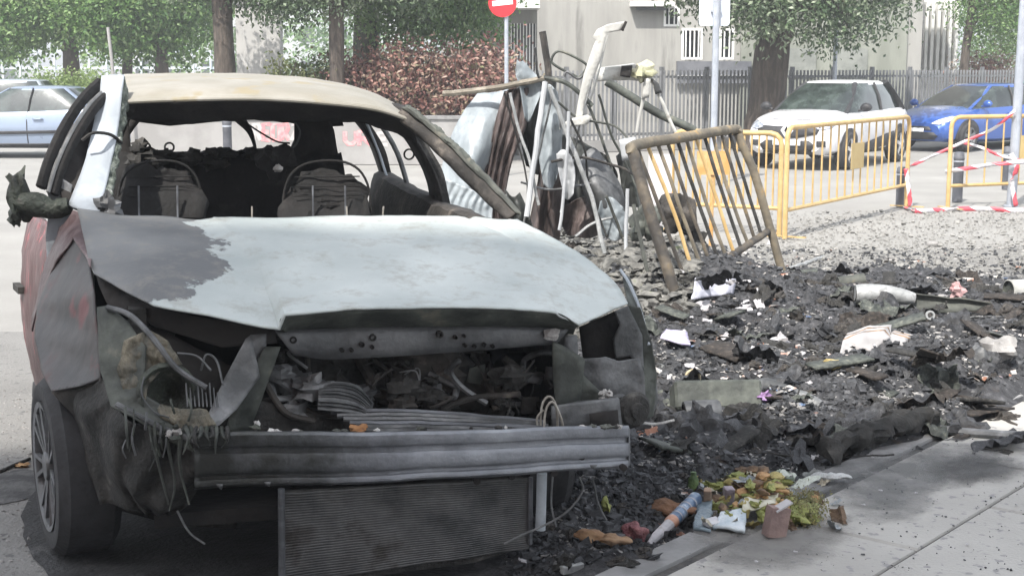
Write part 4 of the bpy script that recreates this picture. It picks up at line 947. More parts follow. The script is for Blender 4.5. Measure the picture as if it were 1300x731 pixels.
# coil and loose wires
for k, P in enumerate([[(686,550,.1),(688,515,.1),(697,503,.1),(706,515,.1),(708,545,.1)], [(690,552,.08),(693,520,.08),(702,510,.08),(712,530,.08),(716,548,.08)], [(683,545,.1),(682,530,.1),(690,520,.1)]]):
    MB().tube(catmull(vv(P), 14), .0045, 6).build('wire', K['wire'], wk)
for P in [[(735,605,.1),(740,622,.1),(724,645,.1),(700,662,.1),(660,680,.1),(640,690,.1)], [(752,605,.15),(760,640,.15),(770,660,.15)], [(702,600,.12),(700,640,.12),(706,668,.12)], [(255,470,.25),(262,450,.25),(275,458,.25),(283,488,.2)], [(225,448,.25),(250,452,.25),(268,470,.2)], [(225,648,.2),(240,675,.2),(260,690,.2)], [(300,285,1.5),(288,278,1.5)]]:
    MB().tube(catmull(vv(P), 14), .004, 6).build('wire', K['grey'], wk)
# ---- left headlight cavity (image left)
panel('headlight_housing', vv([(123,390,.42),(136,388,.42),(162,408,.36),(185,440,.26),(182,500,.2),(215,520,.18),(255,548,.12),(248,575,.10),(215,560,.12),(165,528,.16),(140,515,.22),(128,470,.32)]), K['olive'], wk, .006, 4, .012, 6)
panel('headlight_back', vv([(162,405,.45),(210,420,.42),(300,470,.40),(290,545,.36),(200,530,.30),(170,480,.34)]), K['void'], wk, .006, 3, .03, 5)
K['refl'] = mat('scorched_reflector', (.05,.05,.04), (.14,.125,.09), (.30,.27,.20), scale=14, rough=.55, bump=.6, stretch=(1,1,.5))
panel('headlight_reflector', vv([(160,432,.30),(188,418,.28),(212,432,.24),(232,462,.21),(205,470,.23),(190,490,.22),(186,512,.2),(160,508,.22),(150,470,.27)]), K['refl'], wk, .006, 4, .025, 10, amp2=.004)
panel('headlight_reflector', vv([(196,512,.19),(230,520,.16),(262,520,.13),(275,540,.10),(240,548,.10),(206,532,.15)]), K['refl'], wk, .006, 3, .02, 12, amp2=.004)
for k in range(9):
    x0 = 236 + k * 5; MB().tube(vv([(x0, 486 + (k % 3) * 6, .2), (x0 + 2, 516, .17)]), .003, 5).build('headlight_rib', K['grey'], wk)
q = MB(); q.lathe(V(212,498,.22), (V(212,498,.10) - V(212,498,.34)).normalized(), [(0,.095),(.02,.10),(.03,.085),(-.03,.055),(-.08,.0)], 24); q.build('headlight_socket', K['plastic'], wk)
MB().tube(catmull(vv([(136,390,.4),(165,400,.34),(195,430,.26),(225,468,.2),(262,492,.16)]), 20), .010, 8).build('headlight_trim', K['grey'], wk)
MB().tube(catmull(vv([(148,513,.2),(180,530,.15),(210,545,.12),(250,560,.09)]), 18), .010, 8).build('headlight_trim', K['grey'], wk)
MB().tube(catmull(vv([(183,478,.2),(180,500,.18),(195,522,.15),(215,530,.13)]), 14), .003, 6).build('headlight_trim', K['grey'], wk)
panel('cross_member', vv([(120,345,.75),(205,392,.40),(350,420,.30),(352,436,.30),(280,440,.32),(200,415,.40),(135,385,.55)]), K['void'], wk, .006, 3, .02)
panel('inner_bracket', vv([(285,480,.25),(312,430,.28),(318,425,.28),(330,478,.26),(300,520,.2),(278,540,.16),(255,545,.14)]), K['grey'], wk, .006, 3, .015)
for k in range(26):
    rr_ = random.Random(k); MB().blob(V(rr_.uniform(190, 330), rr_.uniform(540, 556), rr_.uniform(.06, .14)), (rr_.uniform(.008,.022), .01, rr_.uniform(.006,.016)), k, .5, 2, 7, 5).build('melted_drip', K['ash'] if k % 3 == 0 else K['plastic'], wk)
# melted bumper remains below the headlight
q = MB(); q.loft([vv([(125,480,.4),(150,520,.25),(200,545,.14),(260,560,.08)]), vv([(90,510,.6),(140,545,.3),(190,590,.2),(262,600,.12)]), vv([(100,560,.6),(150,600,.35),(180,630,.25),(245,640,.2)]), vv([(130,640,.5),(170,645,.35),(195,650,.3),(215,652,.3)])], 26, 30, lambda s, t, p: noise.noise_vector(p * 6) * .02 + CB * .02 * math.sin(t * 24 + s * 5))
q.build('melted_bumper', K['char'], wk, solid=.006)
for P in [[(205,535,.12),(215,575,.12),(222,615,.12),(215,648,.14)], [(190,540,.14),(200,585,.14),(214,640,.14)], [(230,545,.1),(228,590,.1),(240,640,.1)]]:
    MB().tube(catmull(vv(P), 12), [.008,.008,.007,.007,.006,.006,.005,.005,.004,.004,.003,.003], 6).build('melted_strand', K['olive'], wk)
for k in range(9):
    rr_ = random.Random(500 + k); x_ = 236 + k * 6.5; L_ = rr_.uniform(4, 30)
    MB().tube(catmull(vv([(x_, 543, .06), (x_ + rr_.uniform(-4, 4), 552, -.035), (x_ + rr_.uniform(-6, 6), 552 + L_ * .5, -.045), (x_ + rr_.uniform(-8, 8), 552 + L_, -.035)]), 14), [.008 * (1 - .06 * i) for i in range(14)], 6).build('melted_strand', [K['olive'], K['plastic'], K['char']][k % 3], wk)
panel('splash_shield', vv([(95,505,.7),(140,505,.5),(190,560,.35),(190,650,.3),(160,640,.4),(130,600,.5),(118,545,.6)]), K['char'], wk, .006, 4, .03, 4)
# ---- left wing
panel('front_wing', vv([(94,302,1.05),(113,330,.85),(120,372,.6),(126,430,.5),(129,481,.42),(103,490,.5),(66,497,.62),(52,470,.8),(45,430,1.0),(48,390,1.15),(66,345,1.2)]), K['fender'], wk, .006, 5, .006, 3)
panel('wing_top', vv([(95,268,1.35),(112,275,1.3),(118,342,.68),(94,303,1.03),(66,346,1.2),(47,392,1.2),(40,420,1.2),(48,380,1.35),(60,330,1.42),(78,290,1.42)]), K['wing'], wk, .006, 4, .012, 6)
panel('wheel_arch_liner', vv([(66,497,.65),(103,490,.55),(129,481,.45),(130,520,.5),(120,545,.55),(100,530,.6)]), K['charbrown'], wk, .01, 3, .01)
# ---- right wing and horn area
panel('front_wing', [V(797,386,.48), V(790,345,.75), V(800,352,.72), V(815,390,.55), V(826,430,.45), V(826,445,.44), V(812,430,.46)], K['olive'], wk, .004, 3, .006)
MB().tube(catmull([V(788,343,.74), V(800,362,.62), V(814,398,.50), V(824,438,.42)], 20), .0065, 6).build('wing_edge', K['pale'], wk)
panel('front_wing', vv([(797,386,.46),(812,390,.44),(827,432,.42),(834,474,.44),(830,528,.46),(812,536,.44),(816,490,.42),(806,448,.43),(790,418,.45)]), K['olive'], wk, .005, 4, .012, 6)
panel('headlight_bay', vv([(735,415),(797,388),(812,430),(818,470),(780,470),(740,455)], .48), K['void'], wk, .005, 2, .01)
panel('wing_bracket', vv([(780,395),(797,388),(815,425),(818,470),(800,452),(782,455),(778,430),(786,412)], .40), K['grey'], wk, .006, 3, .012)
panel('front_panel', vv([(742,455),(768,452),(785,458),(812,455),(818,475),(820,532),(806,535),(770,520),(745,498),(728,470)], .34), K['grey'], wk, .008, 4, .02, 6)
panel('front_panel', vv([(735,470),(760,495),(790,520),(780,545),(735,548),(708,520)], .30), K['olive'], wk, .008, 3, .02, 6)
panel('crash_can', vv([(700,515),(735,510),(785,505),(790,545),(745,552),(700,550)], .20), K['grey'], wk, .02, 2, .01)
panel('crash_can', vv([(748,525),(784,520),(786,542),(750,546)], .17), K['void'], wk, .005, 1, .002)
MB().blob(V(700,424,.26), (.03,.02,.02), 3, .3).build('melted_drip', K['ash'], wk)
q = MB(); ax_ = (V(806,518,.1) - V(800,520,.5)).normalized(); q.lathe(V(806,520,.22), -CB + Vector((.25,0,0)), [(-.04,.04),(-.02,.062),(.0,.066),(.012,.055),(.014,.03),(.03,.028),(.032,.0)], 26); q.build('horn', K['char'], wk)
q = MB(); q.lathe(V(786,520,.26), -CB, [(-.04,.04),(-.0,.06),(.012,.05),(.014,.0)], 22); q.build('horn', K['grey'], wk)
for k in range(12):
    rr_ = random.Random(90 + k); MB().blob(V(rr_.uniform(762, 782), rr_.uniform(495, 520), .24), (rr_.uniform(.006,.014), .008, rr_.uniform(.006,.014)), k, .5, 2, 7, 5).build('melted_drip', K['ash'], wk)
panel('arch_sheet', vv([(818,470),(832,478),(836,510),(826,535),(806,534),(814,500)], .55), K['grey'], wk, .005, 3, .015)
MB().tube(catmull(vv([(806,534,.5),(830,538,.5),(856,533,.5)]), 8), .005, 6).build('wire', K['ash'], wk)

# ---- wheels
def wheel(c, yaw, r_=.335, wd=.22):
    ax = Vector((-math.cos(yaw), -math.sin(yaw), 0))     # outward (image left)
    t = MB(); t.lathe(c, ax, [(-wd, r_ * .6), (-wd, r_ - .03), (-wd + .03, r_), (-.035, r_), (0, r_ - .03), (.004, r_ * .78), (-.01, r_ * .70)], 40)
    w_ = t.build('wheel', K['tyre'], wk)
    q = MB(); q.lathe(c, ax, [(-.012, r_ * .71), (.004, r_ * .72), (.0, r_ * .66), (-.07, r_ * .62), (-.16, r_ * .60)], 36)
    q.lathe(c, ax, [(.0, .0), (.0, .05), (-.03, .06), (-.05, .06)], 18)
    u = Vector((0, 0, 1)); s2 = ax.cross(u)
    for k in range(7):
        for dd in (-.11, .11):
            a_ = 2 * PI * k / 7 + dd; b2 = 2 * PI * k / 7 + dd * 1.6
            q.bar(c + (u * math.cos(a_) + s2 * math.sin(a_)) * .045 - ax * .02, c + (u * math.cos(b2) + s2 * math.sin(b2)) * r_ * .67 - ax * .008, .018, .016)
    q.build('rim', K['rim'], w_)
    MB().lathe(c, ax, [(-.1, 0), (-.1, r_ * .55)], 24).build('brake_disc', K['void'], w_)
    return w_
wheel(G(60, 704) * 1.0 + Vector((.0, .02, .335)), YAW + R(13))
wheel(W(.98, .85, .335) , YAW + R(0) + PI)
wheel(W(-.88, 3.4, .335), YAW)
wheel(W(.90, 3.4, .335), YAW + PI)
# suspension and underbody in the dark
for P, r_ in [([(150,640,.7),(220,660,.7),(300,665,.7)], .02), ([(160,600,.75),(230,640,.7)], .025)]:
    MB().tube(vv(P), r_, 8).build('suspension_arm', K['char'], wk)
MB().tube([W(-.62, .85, .5), W(-.52, .88, .95)], .05, 12).build('strut', K['char'], wk)
MB().blob(W(-.35, .60, .20), (.13, .08, .04), 9, .4, 2, 14, 9).build('suspension_arm', K['char'], wk)
wbox('underbody', -.7, .75, 1.2, 4.0, .20, .28, K['void'])

# ---- roof
F0 = vv([(156,128,1.95),(230,125,1.93),(330,124,1.92),(420,130,1.93),(480,138,1.95),(523,152,1.97)])
F1 = vv([(156,114,2.1),(230,110,2.08),(330,110,2.07),(415,117,2.1),(475,127,2.15),(520,146,2.2)])
F2 = vv([(157,101,2.6),(230,99,2.55),(330,99,2.55),(410,106,2.6),(468,119,2.65),(517,140,2.75)])
F3 = vv([(160,97.5,3.2),(232,95.5,3.2),(330,96,3.2),(405,103.5,3.2),(462,117,3.25),(508,139,3.3)])
F4 = [W(-.62,3.9,1.60), W(-.35,3.95,1.64), W(-.02,3.95,1.645), W(.22,3.95,1.63), W(.42,3.9,1.60), W(.6,3.9,1.54)]
q = MB(); q.loft([F0, F1, F2, F3, F4], 40, 40, lambda s, t, p: Vector((0, 0, .005 * fbm(p, 3) + .002 * fbm(p, 12))))
q.build('roof', K['roof'], wk, solid=.006)
MB().tube([p + Vector((0, 0, -.006)) for p in catmull(F0, 40)], .010, 8).build('roof_lip', K['roof'], wk)
# header inner face
hb = vv([(160,150,2.05),(230,158,2.05),(330,152,2.05),(420,152,2.05),(480,160,2.06),(530,180,2.05)])
q = MB(); q.loft([[p + Vector((0,0,-.01)) for p in F0], hb], 6, 40, lambda s, t, p: CB * .01 * fbm(p, 8) + Vector((0, 0, .02 * s * fbm(p, 5)))); q.build('windscreen_header', K['void'], wk, solid=.006)
q = MB(); q.loft([[p + Vector((0,0,-.035)) for p in F1], [p + Vector((0,0,-.035)) for p in F2], [p + Vector((0,0,-.03)) for p in F3], [p + Vector((0,0,-.03)) for p in F4]], 20, 30, lambda s, t, p: Vector((0,0,-.01 + .008 * fbm(p, 6)))); q.build('headlining', K['void'], wk)
# ---- A pillars
q = MB(); q.loft([vv([(130,98,2.0),(145,97,1.98),(158,97,1.97)]), vv([(122,150,1.85),(137,155,1.8),(150,160,1.8)]), vv([(107,210,1.6),(125,220,1.55),(137,225,1.55)]), vv([(88,262,1.42),(110,270,1.33),(126,272,1.32)])], 30, 10, lambda s, t, p: CB * .01 * fbm(p, 8))
pl = q.build('windscreen_pillar', K['pale'], wk, solid=.02)
q = MB(); q.loft([vv([(158,97,1.97),(164,132,1.98)]), vv([(149,160,1.8),(157,165,1.82)]), vv([(137,222,1.56),(146,230,1.56)]), vv([(124,272,1.33),(134,276,1.33)])], 60, 5, lambda s, t, p: noise.noise_vector(p * 30) * .012); q.build('melted_seal', mat('speckled_seal', (.06,.075,.06), (.22,.25,.22), (.5,.5,.48), scale=30, rough=.8, bump=.8), pl, solid=.008)
MB().tube(catmull(vv([(104,178,1.6),(118,169,1.6),(140,171,1.7),(155,182,1.75)]), 14), .007, 6).build('wire', K['char'], wk)
MB().blob(V(137, 262, 1.35), (.05, .04, .04), 4, .6, 2.5, 14, 10).build('melted_lump', K['grey'], wk)
A0 = vv([(517,135,1.97),(560,168,1.85),(610,216,1.62),(662,272,1.34)]); A1 = vv([(503,147,2.0),(552,188,1.86),(600,235,1.65),(646,279,1.38)])
q = MB(); q.loft([[p + CB * .08 for p in A0], A0, [a_.lerp(b_, .45) + Vector((0,0,.018)) for a_, b_ in zip(A0, A1)]], 10, 60, lambda s, t, p: noise.noise_vector(p * 18) * .007)
pr_ = q.build('windscreen_pillar', K['rust'], wk, solid=.015)
q = MB(); q.loft([[a_.lerp(b_, .32) + Vector((0,0,.006)) + CB * .01 for a_, b_ in zip(A0, A1)], A1, [p + CB * .09 for p in A1]], 10, 50, lambda s, t, p: noise.noise_vector(p * 12) * .005); q.build('pillar_inner', K['charbrown'], pr_, solid=.012)
MB().tube([p + noise.noise_vector(p * 25) * .009 for p in catmull([p + Vector((0,0,-.004)) for p in A0[:3]], 60)], [.012 + .008 * noise.noise(Vector((i * .6, 0, 0))) for i in range(60)], 6).build('melted_seal', K['olive'], pr_)
# ---- right side: belt line, B and C pillars, sills
belt = [W(.84,1.3,1.13), W(.84,1.75,1.13), W(.83,2.3,1.12), W(.82,3.0,1.13), W(.80,3.9,1.15)]
q = MB(); q.loft([[p + Vector((0,0,-.0)) for p in belt], [p + CR * .05 + Vector((0,0,-.12)) for p in belt], [p + CR * .07 + Vector((0,0,-.5)) for p in belt], [p + CR * .03 + Vector((0,0,-.82)) for p in belt]], 16, 30, lambda s, t, p: CR * .012 * fbm(p, 3)); q.build('right_side_panel', K['rust'], wk, solid=.03)
q = MB(); q.loft([[p + Vector((0,0,.02)) for p in belt], [p - CR * .10 for p in belt], [p - CR * .13 + Vector((0,0,-.3)) for p in belt]], 8, 30, lambda s, t, p: noise.noise_vector(p * 7) * .012); q.build('door_inner', K['charbrown'], wk, solid=.01)
def strip(name, P, w0, m, parent=wk, th=.03, dirv=None, amp=.006):
    P = catmull([Vector(p) for p in P], 24); q = MB(); rows = []
    for i, p in enumerate(P):
        w_ = w0 if not isinstance(w0, tuple) else w0[0] + (w0[1] - w0[0]) * i / 23
        dv = dirv or CB; rows.append([p - dv * w_ / 2, p, p + dv * w_ / 2])
    q.grid(rows, lambda s, t, p: noise.noise_vector(p * 10) * amp); return q.build(name, m, parent, solid=th)
for du, w_, m in ((0, .15, K['charbrown']),):
    strip('centre_pillar', [W(.83,2.42,1.10), W(.79,2.45,1.28), W(.70,2.50,1.45), W(.58,2.56,1.60)], .27, K['char'], th=.05)
for k, dv_ in enumerate((-.13, -.08, -.03, .03, .09, .13)):
    MB().tube(catmull([W(.815,2.40 + dv_,1.12), W(.775,2.44 + dv_,1.28), W(.69,2.49 + dv_,1.45), W(.575,2.55 + dv_,1.59)], 16), .009, 6).build('pillar_rib', K['rust'] if k % 2 else K['char'], wk)
strip('rear_quarter_pillar', [W(.80,3.95,1.12), W(.72,3.9,1.35), W(.56,3.85,1.58)], .2, K['void'], th=.05)
MB().tube(catmull([W(.81,3.25,1.12), W(.74,3.28,1.35), W(.60,3.30,1.58)], 10), .014, 8).build('window_divider', K['grey'], wk)
strip('roof_rail', [W(.62,1.98,1.58), W(.60,2.6,1.60), W(.58,3.3,1.60), W(.55,3.95,1.54)], .06, K['void'], th=.04, dirv=CR)
MB().tube(catmull([W(.79,3.1,1.13), W(.76,3.6,1.14), W(.72,3.75,1.3), W(.62,3.6,1.5)], 14), .008, 6).build('window_seal', K['pale'], wk)
MB().lathe(W(.70,2.62,1.36), -CB, [(0,.022),(.01,.030),(.02,.022)], 16).build('belt_guide', K['char'], wk)
# left side: belt, pillars (seen edge on)
beltL = [W(-.84,1.35,1.15), W(-.85,2.0,1.14), W(-.85,2.8,1.14), W(-.82,4.0,1.16)]
q = MB(); q.loft([beltL, [p - CR * .05 + Vector((0,0,-.12)) for p in beltL], [p - CR * .06 + Vector((0,0,-.5)) for p in beltL], [p - CR * .02 + Vector((0,0,-.82)) for p in beltL]], 14, 30, lambda s, t, p: CR * .01 * fbm(p, 3)); q.build('left_side_panel', K['rust'], wk, solid=.03)
strip('centre_pillar', [W(-.85,2.45,1.12), W(-.80,2.48,1.3), W(-.66,2.55,1.62)], .12, K['char'], th=.05)
strip('rear_quarter_pillar', [W(-.82,4.0,1.12), W(-.76,3.95,1.35), W(-.60,3.9,1.58)], .26, K['void'], th=.05)
strip('roof_rail', [W(-.66,1.98,1.62), W(-.66,2.6,1.64), W(-.65,3.3,1.63), W(-.60,3.95,1.56)], .06, K['char'], th=.04, dirv=CR)
# rear: hatch frame
q = MB(); q.loft([vv([(150,198),(250,193),(345,200),(432,220)], 4.05), vv([(150,240),(250,240),(345,245),(440,250)], 4.08), vv([(150,330),(250,330),(345,330),(440,330)], 4.08)], 10, 30); q.build('tailgate_inner', K['void'], wk, solid=.04)
panel('rear_header', vv([(155,138),(300,134),(430,140),(436,160),(392,162),(376,158),(350,150),(300,146),(246,157),(215,160),(160,153)], 3.95), K['void'], wk, .03, 3, .02)
panel('rear_quarter_inner', vv([(374,150),(396,152),(418,150),(424,165),(438,250),(430,262),(360,262),(352,215),(366,196),(374,178)], 3.75), K['void'], wk, .04, 3, .02)
panel('rear_quarter_inner', vv([(150,140),(163,150),(166,185),(172,200),(160,230),(140,235)], 3.6), K['void'], wk, .03, 2, .01)
MB().tube(catmull(vv([(303,150,3.8),(316,165,3.8),(322,180,3.8),(326,198,3.8)]), 14), [.03,.028,.025,.022,.02,.018,.016,.014,.012,.011,.010,.009,.008,.007], 7).build('hanging_trim', K['char'], wk)
MB().tube(catmull(vv([(306,152,3.8),(330,168,3.8),(352,180,3.8),(368,182,3.8)]), 14), .006, 6).build('wire', K['char'], wk)
MB().tube(catmull(vv([(374,154,3.7),(381,168,3.7),(375,185,3.7),(362,192,3.7)]), 14), .006, 6).build('wire', K['grey'], wk)
# rear seat back: ragged top with brackets
P0 = []; rnd = random.Random(12)
for i, x in enumerate(range(135, 436, 6)):
    y = 196 + 6 * fbm((x * .03, 0, 0), 1) + (8 if 240 < x < 300 else 0) + rnd.uniform(-2, 2)
    if 260 < x < 350: y -= 5
    P0.append(V(x, y, 3.0))
P1 = [Vector((p.x, p.y, .75)) - CB * .12 for p in P0]
q = MB(); q.loft([P0, [a_.lerp(b_, .35) - CB * .05 + Vector((0,0,0)) for a_, b_ in zip(P0, P1)], P1], 12, 0, lambda s, t, p: noise.noise_vector(p * 9) * .02, lin=2); q.build('rear_seat_back', K['seat'], wk, solid=.05)
for cx_ in (185, 215):
    MB().lathe(V(cx_, 187, 2.95), -CB, [(0,.018),(.01,.028),(.012,.018)], 12).build('seat_bracket', K['char'], wk)
    MB().tube(vv([(cx_ - 4,188),(cx_ - 4,205)], 2.95), .012, 6).build('seat_bracket', K['char'], wk)
MB().tube(vv([(183,195),(218,194)], 2.95), .018, 6).build('seat_bracket', K['char'], wk)
for k in range(14):
    rr_ = random.Random(300 + k); MB().blob(V(rr_.uniform(165, 350), rr_.uniform(190, 206), 2.9), (rr_.uniform(.03,.09), .04, rr_.uniform(.015,.04)), k, .6, 2.5, 10, 7).build('charred_lump', K['char'], wk)
# front seats: hoop frames with charred padding
def seat(cx_, wd, hx_, pad=K['seat'], top=208):
    q = MB(); q.loft([vv([(cx_ - wd * .6, top),(cx_, top - 3),(cx_ + wd * .6, top)], 2.1), vv([(cx_ - wd, top + 22),(cx_, top + 20),(cx_ + wd, top + 22)], 2.05), vv([(cx_ - wd * 1.15, 285),(cx_, 285),(cx_ + wd * 1.15, 285)], 1.95), vv([(cx_ - wd * 1.2, 360),(cx_, 360),(cx_ + wd * 1.2, 360)], 1.9)], 18, 14, lambda s, t, p: noise.noise_vector(p * 8) * .04 + noise.noise_vector(p * 22) * .018); b_ = q.build('seat_back', pad, wk, solid=.05)
    MB().tube(catmull(vv([(cx_ - wd * 1.1, 300),(cx_ - wd, 235),(cx_ - wd * .5, 208),(cx_ + wd * .5, 207),(cx_ + wd, 235),(cx_ + wd * 1.12, 300)], 2.0), 30), .006, 8).build('seat_frame', K['seat'], b_)
    for dx in hx_: MB().tube(vv([(dx, 236),(dx + 1, 290)], 1.92), .0045, 6).build('headrest_post', K['beam'], b_)
    for k in range(5): MB().tube(vv([(cx_ - wd * .8, 225 + k * 12),(cx_ + wd * .8, 224 + k * 12)], 1.98), .003, 5).build('seat_spring', K['seat'], b_)
seat(203, 50, (176, 225), K['seat'], 214)
seat(415, 52, (397, 438), K['seat'], 220)
MB().blob(V(350, 203, 2.3), (.085, .07, .075), 5, .45, 1.8, 16, 12).build('charred_headrest', K['seat'], wk)
MB().blob(V(353, 214, 2.15), (.02, .02, .02), 2, .3).build('melted_drip', K['ash'], wk)
# cowl and dashboard
q = MB(); q.loft([vv([(120,274,1.33),(300,277,1.33),(480,276,1.33),(650,279,1.33)]), vv([(130,282,1.5),(300,285,1.5),(480,284,1.5),(630,284,1.5)]), vv([(135,296,1.75),(300,298,1.75),(480,298,1.75),(610,292,1.75)])], 10, 40, lambda s, t, p: Vector((0,0,.02 * s * fbm(p, 6)))); q.build('dashboard', K['char'], wk)
for P in [[(487,262,1.6),(486,272,1.6),(490,280,1.6)], [(440,262,1.6),(441,281,1.6)], [(320,262,1.6),(320,281,1.6)]]: MB().tube(vv(P), .004, 5).build('wire', K['wire'], wk)
# ---- left front door, ajar
DH = W(-.90, 1.38, 0); da = YAW + R(13); DD = Vector((-math.sin(da), math.cos(da), 0)); DN = Vector((-DD.y, DD.x, 0))   # DN: outward
def dp(s_, z, o_=0): return DH + DD * (s_ * .88) + Vector((0, 0, z)) + DN * o_
dr = None
q = MB(); q.loft([[dp(0,1.12), dp(.35,1.14), dp(.7,1.14), dp(1.0,1.15)], [dp(0,.95,.05), dp(.35,.95,.06), dp(.7,.95,.06), dp(1.0,.95,.05)], [dp(0,.6,.06), dp(.35,.6,.07), dp(.7,.6,.07), dp(1.0,.6,.06)], [dp(0,.32,.02), dp(.35,.30,.03), dp(.7,.30,.03), dp(1.0,.32,.02)]], 24, 24, lambda s, t, p: DN * (.012 * fbm(p, 4) + .004 * fbm(p, 12)))
dr = q.build('front_door', K['door'], wk, solid=.03)
q = MB(); q.loft([[dp(.02,1.08,-.08), dp(.98,1.10,-.08)], [dp(.02,.36,-.08), dp(.98,.36,-.08)]], 10, 10, lambda s, t, p: DN * .02 * fbm(p, 6)); q.build('door_inner', K['char'], dr, solid=.02)
WF = [(52,238,1.45),(62,205,1.5),(80,165,1.62),(104,128,1.8),(126,106,2.0)]
MB().tube(catmull(vv(WF), 24), .018, 8, flat=1.5).build('window_frame', K['seat'], dr)
MB().tube(catmull(vv([(x + 9, y + 6, v_) for x, y, v_ in WF]), 24), .009, 6).build('window_seal', K['grey'], dr)
MB().tube(catmull(vv([(x + 17, y + 9, v_ + .02) for x, y, v_ in WF]), 24), .015, 8, flat=1.5).build('window_frame', K['seat'], dr)
panel('inner_trim', vv([(128,104,2.02),(134,112,2.0),(118,190,1.75),(100,250,1.5),(84,262,1.45),(74,240,1.5),(92,180,1.7),(112,132,1.9)]), K['void'], dr, .01, 3, .02)
MB().box(dp(.86, .82, .10), (.03, .16, .03), Matrix.Rotation(da, 3, 'Z')).build('door_handle', K['char'], dr)
q = MB(); q.loft([[dp(0,.36,.03), dp(1.0,.36,.03)], [dp(0,.28,.035), dp(1.0,.28,.035)], [dp(0,.22,0), dp(1.0,.22,0)]], 6, 12); q.build('sill_trim', K['tyre'], dr, solid=.03)
# mirror remains
q = MB(); P = [V(88,262,1.42), V(70,266,1.42), V(50,262,1.42), V(32,256,1.42), V(18,262,1.42)]
q.tube(catmull(P, 14), [.035,.04,.045,.04,.04,.035,.035,.04,.045,.05,.05,.045,.04,.03], 9)
q.blob(V(24,250,1.42), (.035,.04,.085), 2, .5, 2, 16, 12); q.blob(V(20,272,1.42), (.025,.03,.05), 7, .5, 2, 14, 10)
for v_ in q.v: v_ += noise.noise_vector(v_ * 16) * .022
q.build('mirror', K['plastic'], wk, ang=60)
panel('mirror_sheet', vv([(62,268),(90,268),(86,300),(72,330),(60,340),(58,300)], 1.45), K['pale'], wk, .004, 3, .01)
panel('door_skin_flap', vv([(58,238),(72,222),(92,235),(88,262),(64,258)], 1.5), K['grey'], wk, .004, 3, .012)
HAZE = .003
# ================================================================== ASH HEAP
poly = [G(*p) for p in [(640,731), (690,560), (700,420), (690,330), (660,300), (730,292), (800,300), (900,318), (1010,326), (1130,322), (1300,322), (1400,330), (1420,470), (1300,500), (1190,560), (1090,590), (1000,612), (900,648), (840,690), (770,731), (720,731)]]
pl2 = [(p.x, p.y) for p in poly]
def inside(x, y):
    c = False; j = len(pl2) - 1
    for i in range(len(pl2)):
        xi, yi = pl2[i]; xj, yj = pl2[j]
        if (yi > y) != (yj > y) and x < (xj - xi) * (y - yi) / (yj - yi) + xi: c = not c
        j = i
    return c
def edist(x, y):
    m = 9
    for i in range(len(pl2)):
        ax, ay = pl2[i - 1]; bx_, by_ = pl2[i]; dx, dy = bx_ - ax, by_ - ay
        t = max(0, min(1, ((x - ax) * dx + (y - ay) * dy) / (dx * dx + dy * dy + 1e-9))); m = min(m, math.hypot(x - ax - dx * t, y - ay - dy * t))
    return m if inside(x, y) else -m
def pave_side(x, y):
    return (Vector((x, y, 0)) - Vector((p0.x, p0.y, 0))).dot(pn) > off0
def heap_h(x, y, fine=True):
    d = edist(x, y)
    base = (PZ + .004) if pave_side(x, y) else 0.0
    e = smoothstep(-.28, .5, d + .10 * noise.noise(Vector((x * 3, y * 3, 4))))
    if e <= 0: return base - .04
    h = .10 + .16 * (noise.noise(Vector((x * .9, y * .9, 1))) * .5 + .5) + .05 * noise.noise(Vector((x * 2.6, y * 2.6, 2)))
    far = smoothstep(9.5, 12.5, y); h *= 1 - .55 * far
    if y > 6.6: h += .30 * math.exp(-(((x - 1.25) / .7) ** 2 + ((y - 10.6) / 1.5) ** 2))
    h += .12 * math.exp(-(((x - 2.4) / .9) ** 2 + ((y - 7.6) / .5) ** 2))
    if fine:
        q_ = noise.noise(Vector((x * 9, y * 9, 7))); r_ = 1 - abs(noise.noise(Vector((x * 16, y * 16, 9)))) * 2; s_ = 1 - abs(noise.noise(Vector((x * 34, y * 34, 5)))) * 2
        h += .035 * q_ + .022 * r_ * (1 - .3 * far) + .012 * s_
    return base - .03 + (h + .03) * e if e < 1 else base + h
b = MB(); xs = []; x = -.25
ys = []; y = 4.55
while y < 16.2: ys.append(y); y += .012 + .0032 * (y - 4.5)
nx = 330; idx = {}
mask = []
for j, y in enumerate(ys):
    xa, xb = -.16 * y + .55, .405 * y + .25
    xa = max(xa, -.4)
    for i in range(nx):
        x = xa + (xb - xa) * i / (nx - 1)
        z = heap_h(x, y); b.v.append(Vector((x, y, z)))
        mask.append(smoothstep(10.2, 13.5, y + .7 * noise.noise(Vector((x, y, 3)))) * smoothstep(840, 960, 650 + 1800 * x / y))
for j in range(len(ys) - 1):
    for i in range(nx - 1):
        a_ = j * nx + i; qd = (a_, a_ + 1, a_ + nx + 1, a_ + nx)
        if max(b.v[k].z for k in qd) < -.015: continue
        b.f.append(qd); b.m.append(0)
